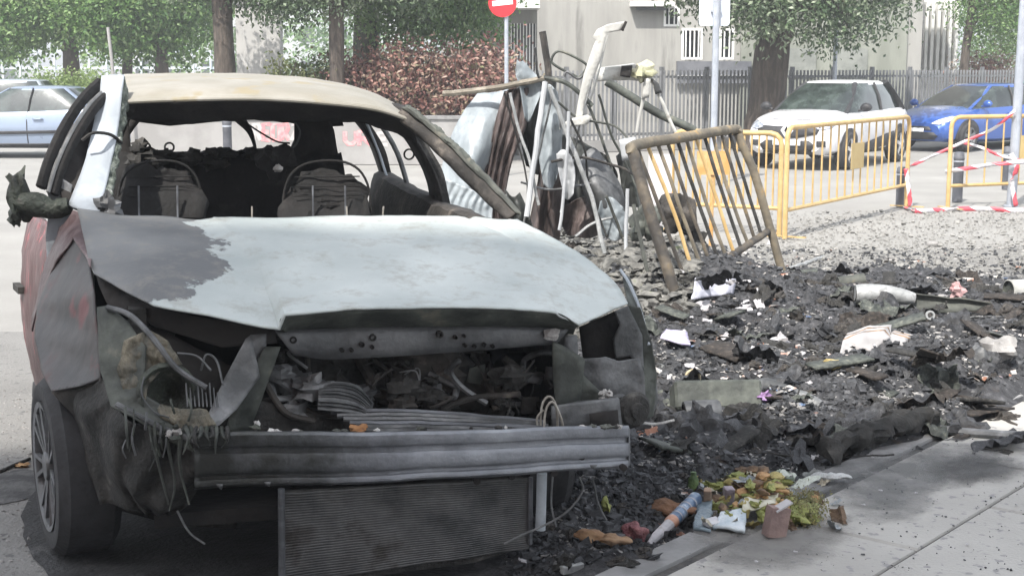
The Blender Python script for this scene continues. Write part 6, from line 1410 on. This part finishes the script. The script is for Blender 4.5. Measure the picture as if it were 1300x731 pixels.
M_gr = mat('green_scrap', (.05,.09,.03), (.10,.16,.05), scale=14, rough=.6, bump=.4)
mnd = lambda x, y: .13 * math.exp(-((x - 955) / 48) ** 2 - ((y - 636) / 24) ** 2)
for k in range(64):
    px, py = rnd.gauss(965, 22), rnd.uniform(618, 655); c = PG(px, py, .015 + mnd(px, py) * rnd.uniform(.4, 1.1)); s_ = rnd.uniform(.014, .034)
    q = MB(); q.blob(c, (s_ * 1.3, s_ * rnd.uniform(.5, 1.1), s_ * .5), k, .25, 1.5, 12, 8, rot(rnd.uniform(0, 180)) @ rot(rnd.uniform(-40, 40), 'X'))
    tag(q.build('orange_peel', [M_o, M_o, M_vg, M_wst4, M_wst2][k % 5], None, loc=c, ang=50), ['bright orange peel piece', 'orange brown peel piece', 'olive vegetable peel piece', 'yellow mushy peel piece', 'dark brown peel piece'][k % 5] + (' at the left of' if px < 950 else ' at the right of' if px > 980 else ' on top of') + (' the food waste mound' if py < 635 else ' the food waste, low front'), 'peel', 'peels in the food waste %d' % (k % 5))
for k in range(26):
    px, py = rnd.gauss(930, 32), rnd.uniform(620, 665); c = PG(px, py, .015 + mnd(px, py) * rnd.uniform(.3, 1)); s_ = rnd.uniform(.012, .03)
    q = MB(); q.blob(c, (s_ * 1.8, s_ * .7, s_ * .6), k + 50, .5, 2, 12, 8, rot(rnd.uniform(0, 180)))
    tag(q.build('vegetable_scrap', M_vg, None, loc=c, ang=50), 'yellow green vegetable scrap in the food waste', 'vegetable scrap', 'vegetable scraps in the food waste')
c = PG(903, 612, .035); q = MB(); q.blob(c, (.024,.024,.022), 2, .15, 1.5, 16, 12); single(q.build('tomato', mat('tomato_red', (.60,.10,.06), (.68,.18,.12), scale=9, rough=.4), None, loc=c), 'single red tomato at the upper left of the food waste', 'tomato')
c = PG(880, 622, .035); q = MB(); q.lathe(c - Vector((0,0,.04)), (0,0,1), [(0,.022),(.06,.022),(.075,.012),(.09,.012),(.09,0)], 14); single(q.build('green_jar', M_gr, None, loc=c), 'small dark green jar left of the red tomato', 'jar')
for (px, py, rr_, m_, nm, lab, cat) in [(845,655,(.10,.06,.03),mat('brown_rag', (.14,.07,.035), (.22,.12,.07), scale=12, rough=.95, bump=.5),'rag','brown rag on the ash left of the blue can','rag'), (806,686,(.045,.04,.035),mat('maroon_net', (.18,.06,.07), (.30,.14,.14), scale=30, rough=.8, bump=.6),'net_bag','crumpled maroon net bag on the ash left of the blue can tip','net bag'), (776,694,(.06,.03,.02),mat('tan_paper', (.28,.17,.09), (.40,.27,.17), scale=9, rough=.8),'paper_bag','tan paper scrap between the bumper and the net bag','paper'), (745,690,(.07,.03,.025),mat('brown_peel', (.22,.12,.06), (.32,.2,.11), scale=12, rough=.8),'peel_scrap','brown peel lying under the right end of the bumper','peel'), (770,655,(.02,.035,.04),M_vg,'yellow_leaf','curled yellow green leaf beneath the bumper end','leaf'), (1018,606,(.09,.04,.02),mat('white_net', (.45,.48,.47), (.60,.62,.60), scale=40, rough=.8, bump=.8),'netting','pale crumpled netting right of the orange peels','netting'), (1052,612,(.07,.03,.015),mat('white_net2', (.48,.50,.50), (.62,.63,.63), scale=40, rough=.8, bump=.8),'torn_bag','torn white bag end trailing right of the pale netting','bag'), (975,606,(.06,.03,.02),mat('pale_green_cloth', (.36,.44,.42), (.50,.58,.55), scale=30, rough=.8, bump=.6),'cloth','pale green cloth at the back of the food waste','cloth'), (1036,640,(.016,.016,.018),M_o,'citrus_piece','small orange piece at the right end of the leafy greens','fruit piece')]:
    c = PG(px, py, rr_[2] * .6 + .02); q = MB(); q.blob(c, rr_, px % 23, .22, 1.3, 30, 20, rot(-20 + px % 40))
    for v_ in q.v: v_ += noise.noise_vector(v_ * 26) * .010 + noise.noise_vector(v_ * 70) * .004
    single(q.build(nm, m_, None, loc=c, ang=50), lab, cat)
# flattened wet waste between the pieces
for k in range(70):
    px, py = rnd.gauss(955, 48), rnd.uniform(610, 672); c = PG(px, py, .01 + mnd(px, py) * rnd.uniform(.3, 1)); s_ = rnd.uniform(.018, .05)
    o = bpy.data.objects.new('wet_waste', rnd.choice(pm)); o = o.copy(); o.data = o.data.copy(); o.data.materials.clear(); o.data.materials.append(rnd.choice([M_wst1, M_wst2, M_wst3, M_wst4])); COL.objects.link(o)
    o.location = c; o.rotation_euler = (rnd.uniform(-.7, .7), rnd.uniform(-.7, .7), rnd.uniform(0, 6)); o.scale = (s_, s_, s_)
    tag(o, 'crumpled soiled wrapper pressed into the food waste', 'wrapper', 'soiled wrappers in the food waste')
for k, (px, py) in enumerate([(1118, 622), (1163, 625), (1290, 640), (1096, 640), (1228, 690), (960, 712), (1010, 700)]):
    o = bpy.data.objects.new('paper_bit', pm[k % 6]); COL.objects.link(o); o.location = G(px, py, PZ + .008); o.scale = (.008, .008, .008); o.rotation_euler = (.2, .1, k)
    tag(o, ['tiny white paper bit on the sooty film, right of the food waste', 'tiny white paper bit on the sooty film, a hand right of the first one', 'tiny white paper bit near the right edge of the slabs', 'tiny white paper bit right of the wilted greens', 'tiny white paper bit by the slab joint', 'tiny white paper bit in front of the carton', 'tiny white paper bit between the carton and the slab joint'][k], 'paper bit')
for k, (px, py, s_) in enumerate([(985, 612, .055), (1000, 618, .05), (960, 606, .05), (1022, 628, .045), (940, 612, .04)]):
    o = bpy.data.objects.new('limp_leaf', pm[k % 6].copy()); o.data.materials.clear(); o.data.materials.append(M_lf[k % 2]); COL.objects.link(o); o.location = PG(px, py, .04 + .03 * (k % 2)); o.scale = (s_ * 1.5, s_, s_ * .6); o.rotation_euler = (.4 - .1 * k, .2, k * 1.3)
    tag(o, ['large pale green leaf at the back of the food waste', 'pale green leaf hanging over the wilted greens', 'whitish green leaf behind the orange peels', 'small pale leaf on the right end of the food waste', 'pale leaf scrap right of the tomato'][k], 'leaf')
# wilted greens
cg = PG(1012, 656, .025)
b, tn = leaves([(cg.x, cg.y, cg.z + .01, .06, .10, .035), (cg.x + .05, cg.y + .12, cg.z, .06, .08, .03), (cg.x - .01, cg.y - .08, cg.z - .015, .05, .05, .02)], 1300, .012, 5, hang=.9)
o = b.build('wilted_greens', leafmat('wilted', [(.06,.06,.025), (.13,.13,.045), (.22,.21,.08), (.26,.20,.11)], .2), None, smooth=False, attr=('tint', tn), loc=cg); o['kind'] = 'stuff'
tag(o, 'pile of wilted green leaves right of the mauve carton', 'greens')
c = PG(1012, 655, .01); q = MB(); q.blob(c, (.08,.12,.045), 5, .4, 2, 18, 12); single(q.build('compost_lump', M_vg, None, loc=c), 'olive clump of rotten vegetables under the wilted leaves', 'vegetables')
c = HP(1066, 588, .05); q = MB(); q.lathe(c, (0,0,1), [(0,.018),(.06,.016),(.065,0)], 12); single(q.build('small_vial', mat('violet_vial', (.16,.13,.24), (.4,.38,.5), scale=14, rough=.4), None, loc=c), 'small violet vial standing at the front edge of the heap', 'vial')
c = G(28, 590, .01); q = MB(); q.blob(c, (.035,.02,.008), 4, .5, 2, 12, 8); single(q.build('orange_leaf', M_o, None, loc=c), 'orange dry leaf on the asphalt left of the front wheel', 'leaf')
q = MB(); q.tube(catmull([G(-30, 606, .008), G(0, 598, .008), G(18, 590, .01), G(38, 582, .01)], 14), .008, 6); single(q.build('black_cord', K['char'], None, loc=G(0, 598, 0)), 'black cord on the asphalt left of the front wheel', 'cord')
# soot stain on asphalt left of the wheel and oily ash under the wreck
def puddle(name, pts, m, z, lab, seed=1):
    P = [G(*p) for p in pts]; cen = sum(P, Vector()) / len(P); C2 = catmull(P + [P[0]], 60)[:-1]
    C2 = [p + (p - cen).normalized() * .05 * fbm(p + Vector((seed, 0, 0)), 6) for p in C2]
    q = MB(); n_ = len(C2); q.v = [Vector((cen.x, cen.y, z + .004))] + [Vector((p.x, p.y, z)) for p in C2]
    q.f = [(0, 1 + i, 1 + (i + 1) % n_) for i in range(n_)]; q.m = [0] * n_
    o = q.build(name, m, None, kind='stuff'); tag(o, lab, 'soot stain')
M_soot = mat('sooty_ground', (.018,.018,.019), (.04,.04,.042), (.09,.09,.09), scale=6, rough=.8, bump=.6, bscale=50)
puddle('soot_stain', [(60,600),(30,660),(60,731),(100,800),(500,900),(900,800),(800,700),(760,560),(640,470),(300,440),(120,520)], M_soot, .005, 'sooty black ground under the wreck')
puddle('soot_stain', [(-30,608),(0,600),(40,596),(60,620),(30,634),(-30,640)], mat('soot_patch', (.05,.05,.052), (.11,.11,.11), scale=9, rough=.9, bump=.4), .004, 'dark patch on the asphalt left of the front wheel', 3)
# grey dirt film on the pavement, fading out at a ragged edge
def film_mat(name, c1, c2):
    m = mat(name, c1, c2, scale=7, rough=.85, bump=.2); n = m.node_tree.nodes; l = m.node_tree.links; b = n['Principled BSDF']
    at_ = n.new('ShaderNodeAttribute'); at_.attribute_name = 'cover'; tc = n.new('ShaderNodeTexCoord'); nz = n.new('ShaderNodeTexNoise'); nz.inputs['Scale'].default_value = 6; nz.inputs['Detail'].default_value = 12; nz.inputs['Roughness'].default_value = .75
    l.new(tc.outputs['Object'], nz.inputs[0]); a = n.new('ShaderNodeMath'); a.operation = 'MULTIPLY_ADD'; a.inputs[1].default_value = 1.6; l.new(nz.outputs[0], a.inputs[0]); l.new(at_.outputs['Fac'], a.inputs[2])
    mr = n.new('ShaderNodeMapRange'); mr.inputs[1].default_value = 1.05; mr.inputs[2].default_value = 1.6; mr.inputs[4].default_value = .62; l.new(a.outputs[0], mr.inputs[0]); l.new(mr.outputs[0], b.inputs['Alpha']); return m
def stain(pts, z, lab, m, seed):
    P = [G(px, py, PZ) for px, py in pts]; cen = sum(P, Vector()) / len(P); C2 = catmull(P + [P[0]], 70)[:-1]; q = MB(); cov = []; n_ = len(C2); NR = 8
    for r_ in range(NR + 1):
        for p in C2: v = cen.lerp(p, .02 + .98 * r_ / NR * 1.12); q.v.append(Vector((v.x, v.y, z))); cov.append(1 - (r_ / NR) ** 1.5)
    for r_ in range(NR):
        for i in range(n_): a_ = r_ * n_ + i; b_ = r_ * n_ + (i + 1) % n_; q.f.append((a_, b_, b_ + n_, a_ + n_)); q.m.append(0)
    tag(q.build('dirt_film', m, None, kind='stuff', attr=('cover', cov)), lab, 'dirt')
stain([(1040,650),(990,600),(1080,580),(1180,560),(1300,556),(1290,600),(1210,625),(1180,655),(1100,672)], PZ + .006, 'grey sooty film on the paving slabs right of the food waste', film_mat('soot_film', (.10,.105,.105), (.19,.19,.19)), 2)
stain([(1170,590),(1230,572),(1330,588),(1290,612),(1230,618),(1180,612)], PZ + .010, 'darker soot smear near the right edge of the paving slabs', film_mat('soot_film_dark', (.05,.05,.05), (.10,.10,.10)), 5)
stain([(850,690),(900,660),(1040,650),(1100,675),(1040,720),(900,735)], PZ + .008, 'thin grimy film on the slabs in front of the food waste', film_mat('grime_film', (.17,.165,.16), (.24,.235,.22)), 8)

# ================================================================== BURNT CONTAINER FRAME AND SHEETS
CY = 11.6
def c3(x, y, Y=CY): return D(x, y, Y)
cbase = Vector((c3(690, 300).x, CY, 0))
M_melt = mat('melted_grey_sheet', (.22,.25,.27), (.34,.38,.405), (.15,.17,.18), scale=3.5, rough=.45, bump=.15, stretch=(1.5,1.5,.7))
M_melt2 = mat('melted_white_sheet', (.34,.355,.37), (.46,.475,.49), (.20,.205,.21), scale=4, rough=.5, bump=.15, stretch=(2,2,.6))
M_darks = mat('scorched_sheet', (.018,.02,.018), (.05,.054,.05), (.10,.10,.097), scale=4, rough=.5, bump=.3, stretch=(3,3,.6))
M_brs = mat('scorched_brown_sheet', (.04,.03,.028), (.11,.085,.08), (.22,.18,.17), scale=5, rough=.6, bump=.3, stretch=(3,3,.6))
ct = thing('burnt_container', 'remains of a burnt waste container with melted grey sheets hanging from bent bars', 'container', cbase)
def sheet(name, rows, m, fold=.05, nf=7, th=.006, seed=0, Yo=0):
    RR = [[c3(p[0], p[1], CY + Yo + (p[2] if len(p) > 2 else 0)) for p in r_] for r_ in rows]
    q = MB(); q.loft(RR, 40, 60, lambda s, t, p: Vector((0, fold * math.sin(t * nf * 2 * PI + 1.5 * math.sin(s * 3 + seed)) * (.3 + .7 * s) + .05 * fbm(p + Vector((seed, 0, 0)), 3), .01 * fbm(p, 5))))
    return q.build(name, m, ct, solid=th)
sheet('melted_sheet', [[(606,119),(634,117),(662,112)], [(588,142,-.1),(622,144,-.16),(660,135)], [(573,172,-.15),(610,178,-.28),(652,160)], [(561,212,-.2),(600,222,-.34),(632,218)], [(552,258,-.2),(590,272,-.34),(625,288,-.1)], [(556,310,-.1),(592,318,-.25),(626,322,-.1)], [(560,358,-.1),(595,362,-.2),(630,360,-.1)]], M_melt, .022, 1.5, seed=1)
sheet('ribbed_lid', [[(566,228),(600,240),(628,252)], [(556,252),(590,260),(625,272)], [(550,275),(590,290),(625,305)], [(556,325),(592,332),(626,338)], [(560,372),(592,378),(626,378)]], M_melt, .014, 8, seed=4, Yo=-.45)
sheet('scorched_sheet', [[(640,116),(655,113),(672,112)], [(630,150),(647,156),(668,160)], [(622,190),(634,196),(650,205)], [(612,240),(624,250),(640,262)], [(610,285),(626,290),(645,296)], [(612,350),(630,356),(650,358)]], M_brs, .035, 4, seed=2, Yo=-.2)
sheet('scorched_sheet', [[(658,110),(680,104),(706,104)], [(650,140),(676,150),(702,145)], [(660,175),(680,190),(700,185)], [(668,210),(683,222),(696,222)]], M_darks, .07, 2, seed=3)
sheet('scorched_sheet', [[(676,186),(692,176),(712,166)], [(684,215),(696,220),(716,215)], [(680,245),(694,250),(714,245)], [(672,288),(690,292),(712,288)], [(674,340),(690,344),(706,340)]], M_brs, .06, 2, seed=6)
sheet('melted_sheet', [[(688,112),(698,108),(708,118)], [(684,150),(700,152),(714,160)], [(684,195),(698,202),(712,200)], [(690,236),(700,240),(706,228)]], M_melt, .05, 1.2, seed=5, Yo=-.2)
sheet('melted_sheet', [[(656,76),(660,80),(664,78)], [(655,96),(664,100),(678,92)], [(660,112),(672,116),(690,106)], [(666,150),(671,156),(675,148)]], M_melt, .03, 1, seed=8, Yo=-.25)
sheet('scorched_panel', [[(704,168),(735,178),(770,198)], [(706,200),(740,206),(784,222)], [(704,230),(738,236),(772,250)], [(716,262),(735,268),(756,262)]], M_darks, .10, 1.3, seed=7, Yo=.25)
sheet('scorched_panel', [[(714,262),(740,250),(770,240)], [(712,280),(742,272),(780,262)], [(720,300),(750,300),(790,292)]], M_brs, .08, 1.3, seed=17, Yo=.05)
sheet('curled_sheet', [[(740,196),(754,188),(768,202)], [(735,216,-.1),(756,222,-.25),(788,236,-.05)], [(742,246,-.1),(765,258,-.3),(794,262)], [(756,280),(772,290),(792,285)]], K['grey'], .04, .8, seed=11, Yo=.0)
sheet('curled_sheet', [[(782,198),(798,188),(812,205)], [(788,226),(804,222),(818,238)], [(790,262),(806,262),(816,258)]], M_darks, .07, 1, seed=12, Yo=.15)
sheet('torn_film', [[(706,196),(716,190),(726,200)], [(710,222),(722,226),(730,220)], [(716,250),(722,254),(728,246)]], M_melt2, .03, 1, seed=21, Yo=-.4)
sheet('torn_film', [[(762,256),(776,250),(790,262)], [(758,280),(776,284),(796,278)], [(766,300),(780,306),(798,298)]], M_melt, .05, 1.4, seed=22, Yo=-.3)
sheet('torn_film', [[(640,240),(650,250),(660,244)], [(648,264),(656,270),(668,262)], [(650,288),(662,292),(676,286)]], M_darks, .05, 1.4, seed=23, Yo=-.4)
def cbar(name, P, r_, m, flat=1.0, n=8, Yo=0):
    PP = [c3(p[0], p[1], CY + Yo + (p[2] if len(p) > 2 else 0)) for p in P]; k = max(8, len(PP) * 6); PP = catmull(PP, k) if len(PP) > 2 else linres(PP, 8)
    PP = [p + noise.noise_vector(p * 7) * .008 for p in PP]
    return MB().tube(PP, r_, n, flat=flat).build(name, m, ct)
M_wood = mat('burnt_pale_bar', (.16,.14,.11), (.32,.29,.24), (.42,.40,.36), scale=7, rough=.8, bump=.4)
cbar('cross_bar', [(563,120,-.1),(630,112,-.2),(692,99,-.3)], .030, M_wood, .8)
cbar('cross_bar', [(690,99,-.3),(715,104,-.3),(738,120,-.3),(752,135,-.3)], .018, K['olive'])
cbar('corner_post', [(688,40,-.1),(694,70,-.1),(697,100,-.1),(700,135,-.1)], .040, K['charbrown'], .7)
cbar('upright_rod', [(692,104,-.4),(680,190,-.5),(669,275,-.6)], .022, M_melt2)
cbar('upright_rod', [(647,118,-.5),(662,175,-.5),(674,212,-.5),(684,260,-.5)], .012, M_alu)
cbar('upright_rod', [(698,110,-.5),(716,160,-.5),(738,215,-.5),(754,262,-.5),(768,322,-.6)], .018, M_alu)
cbar('upright_rod', [(722,142,-.6),(719,200,-.6),(713,270,-.6),(710,292,-.6)], .013, M_melt2)
cbar('upright_rod', [(745,130,.1),(765,180,.1),(782,235,.0),(786,290,.0)], .012, K['rust'])
cbar('upright_rod', [(797,240,-.9),(795,290,-.9),(793,352,-1.0)], .014, M_melt2)
cbar('upright_rod', [(690,100,-.3),(706,130,-.3),(712,165,-.3)], .010, M_alu)
cbar('wire_handle', [(700,75,-.2),(706,67,-.2),(716,67,-.2),(742,80,-.2),(744,88,-.2),(736,98,-.2),(728,96,-.2),(702,82,-.2),(700,75,-.2)], .012, K['olive'], n=6)
cbar('wire_handle', [(716,98,-.2),(720,92,-.2),(734,100,-.2),(744,92,-.2)], .014, K['grey'], n=6)
cbar('fallen_pole', [(770,104,.4),(800,122,.4),(840,146,.4),(882,166,.4)], .036, K['olive'], n=12)
for P_, r_, m_ in [([(640,118),(652,160),(668,225),(672,280)], .008, K['char']), ([(700,125),(690,170),(676,230),(664,285)], .009, K['grey']), ([(724,150),(742,190),(748,240),(770,300)], .009, K['char']), ([(752,100),(738,150),(726,210),(712,270)], .008, M_alu), ([(760,120),(776,170),(806,236),(812,290)], .010, K['olive']), ([(708,130),(735,150),(780,160),(800,180)], .010, K['rust']), ([(700,206),(740,200),(790,214),(806,222)], .012, K['charbrown']), ([(662,232),(700,240),(756,232)], .010, K['grey']), ([(770,250),(790,300),(806,340)], .012, K['rust']), ([(730,300),(760,280),(800,276)], .012, M_alu), ([(576,250),(610,262),(650,262)], .008, M_alu), ([(680,60),(682,90),(690,110)], .010, K['grey'])]:
    cbar('bent_wire', [(x, y, -.45 + .1 * (k_ % 3)) for k_, (x, y) in enumerate(P_)], r_, m_, n=6)
# white folded steel bracket (flat profile)
def cpoly(name, pts, m, th=.03, Yo=0):
    return panel(name, [c3(p[0], p[1], CY + Yo) for p in pts], m, ct, th, 2, .004, 4)
M_wst = mat('white_steel', (.42,.42,.40), (.54,.54,.51), (.30,.28,.24), scale=6, rough=.5, bump=.1)
cpoly('white_bracket', [(752,48),(758,38),(772,31),(790,28),(795,27),(789,39),(771,42),(768,55),(761,80),(748,110),(742,130),(739,150),(730,152),(734,128),(741,95),(752,62),(757,50)], M_wst, .05, -.35)
cpoly('bracket_foot', [(714,157),(728,150),(746,146),(750,148),(746,158),(716,161)], M_wst, .12, -.35)
cpoly('bracket_tip', [(788,38),(793,27),(796,28),(791,40)], K['void'], .06, -.36)
cbar('upright_rod', [(770,45,-.2),(760,90,-.2),(748,135,-.2)], .010, M_wst)
cpoly('white_box', [(758,92),(764,86),(805,81),(820,86),(826,94),(812,103),(798,102),(775,102),(758,104)], M_wst, .14, -.05)
cpoly('box_end', [(789,84),(803,83),(800,99),(787,97)], K['void'], .02, -.15)
q = MB(); q.blob(c3(814, 92, CY - .1), (.10,.07,.07), 8, .5, 2, 16, 10); q.build('melted_cap', mat('yellowish_melt', (.40,.40,.26), (.52,.50,.38), scale=9, rough=.7, bump=.4), ct)
cbar('frame_leg', [(827,98,-.1),(818,120,-.1),(808,168,-.1)], .014, M_wst)
cbar('frame_leg', [(827,98,-.1),(838,125,-.1),(858,168,-.1)], .014, M_wst)
cpoly('leg_plate', [(818,100),(826,98),(824,124),(815,126)], M_wst, .03, -.12)
cpoly('leg_plate', [(828,100),(836,106),(840,118),(832,120)], K['grey'], .03, -.12)
# small metal box with bent grey profile near the burnt barrier top left
cpoly('junction_box', [(786,178),(806,174),(810,200),(790,204)], M_melt2, .10, -.6)
# crate-like junk between container and barrier
for k, (x_, y_, s_, m_) in enumerate([(820,275,.16,K['olive']), (858,262,.20,K['charbrown']), (880,300,.15,K['char']), (800,310,.10,M_dust), (845,320,.14,K['olive'])]):
    s_ *= .62; c = c3(x_, y_ + 10, 10.9 + .12 * k); q = MB(); q.blob(c, (s_, s_ * .8, s_ * 1.1), 60 + k, .5, 2.0, 18, 13)
    single(q.build('burnt_sack', m_, None, loc=c, ang=50), ['olive burnt sack behind the left post of the leaning barrier', 'brown scorched sack seen through the leaning barrier bars', 'black sack low behind the leaning barrier bars', 'pale bundle left of the leaning barrier post', 'dark olive bundle under the leaning barrier bars'][k], 'sack')
c = HP(858, 330, 0); 
for k, (x_, y0, y1, w_, m_, lab) in enumerate([(905,192,222,.30,mat('orange_panel', (.55,.30,.10), (.65,.42,.2), scale=5, rough=.6),'orange panel seen through the top of the leaning barrier'), (838,196,260,.22,mat('white_board', (.62,.58,.60), (.72,.68,.70), scale=5, rough=.6, spot=4, spot_c=(.6,.1,.2)),'white board with red marks seen through the leaning barrier')]):
    c = c3(x_, (y0 + y1) / 2, 13.4); q = MB(); q.box((c.x, c.y, c.z), (w_, .03, D(x_, y0, 13.4).z - D(x_, y1, 13.4).z)); 
    for v_ in q.v: pass
    q.tube([(c.x, c.y + .02, 0), (c.x, c.y + .02, c.z)], .02, 8)
    single(q.build('board', m_, None, smooth=False, loc=(c.x, c.y, 0)), lab, 'board')

# ================================================================== SCORCHED LEANING BARRIER
FL_, FR_ = D(878, 440, 9.2), D(993, 345, 11.3); TL, TR = D(800, 190, 9.55), D(935, 166, 11.3)
M_sb = mat('scorched_barrier', (.045,.04,.035), (.12,.10,.075), (.24,.17,.08), scale=6, rough=.7, bump=.4)
M_sb2 = mat('scorched_barrier_pale', (.12,.105,.08), (.22,.185,.13), (.42,.26,.09), scale=5, rough=.7, bump=.3)
t = thing('scorched_barrier', 'burnt crowd barrier with charred bars leaning on the heap', 'barrier', FL_)
def bt(name, P, r_, m, n=10, jit=.006):
    PP = [p + noise.noise_vector(p * 5) * jit for p in catmull([Vector(p) for p in P], 18)]
    return MB().tube(PP, r_, n).build(name, m, t)
bt('left_post', [TL + Vector((.02,0,-.02)), TL.lerp(FL_, .3) , TL.lerp(FL_, .6) + Vector((0,0,-.0)), FL_], .040, M_sb, 12)
bt('top_rail', [TL + Vector((.02,0,-.03)), TL + (TR - TL) * .04 + Vector((0,0,.02)), TL.lerp(TR, .5) + Vector((0,0,.02)), TR + Vector((-.02,0,.01)), TR + Vector((.01,0,-.03))], .038, M_sb2, 12)
bt('right_post', [TR + Vector((.01,0,-.03)), TR.lerp(FR_, .35) + Vector((.03,0,0)), FR_], .034, M_sb2, 12)
BL, BRt = D(862, 364, 9.45), D(975, 294, 11.3)
bt('lower_rail', [BL, BL.lerp(BRt, .5) + Vector((0,0,-.01)), BRt], .030, M_sb, 10)
for i in range(11):
    f_ = (i + .7) / 11.6; a_ = TL.lerp(TR, f_); b2 = BL.lerp(BRt, f_ * .98 + .01)
    bend = noise.noise(Vector((i * 1.7, 2, 0))) * .05
    bt('bar', [a_, a_.lerp(b2, .5) + Vector((bend, bend * .4, 0)), b2], .014, [M_sb, K['char'], M_sb2, M_yel][3 if i in (1, 6) else (i % 3)], 7, .004)
bt('snapped_bar', [D(805,260,9.4), D(812,300,9.35), D(822,345,9.3)], .014, K['rust'], 7)
# ------------------------------------------------------------------ haze volume added to wash out the distance
hm = bpy.data.materials.new('added_haze'); hm.use_nodes = True; n = hm.node_tree.nodes; n.remove(n['Principled BSDF'])
pv = n.new('ShaderNodeVolumePrincipled'); pv.inputs['Color'].default_value = (.93,.96,1,1); pv.inputs['Density'].default_value = HAZE; pv.inputs['Anisotropy'].default_value = .2
hm.node_tree.links.new(pv.outputs[0], n['Material Output'].inputs['Volume'])
if HAZE > 0:
    q = MB(); q.box((0, 560, 15.5), (1820, 1360, 33.5)); q.build('haze', hm, None, smooth=False, kind='stuff')['label'] = 'added haze volume that pales the distance'
kids_index()
# drop leftovers
for m_ in list(bpy.data.meshes):
    if m_.users == 0: bpy.data.meshes.remove(m_)
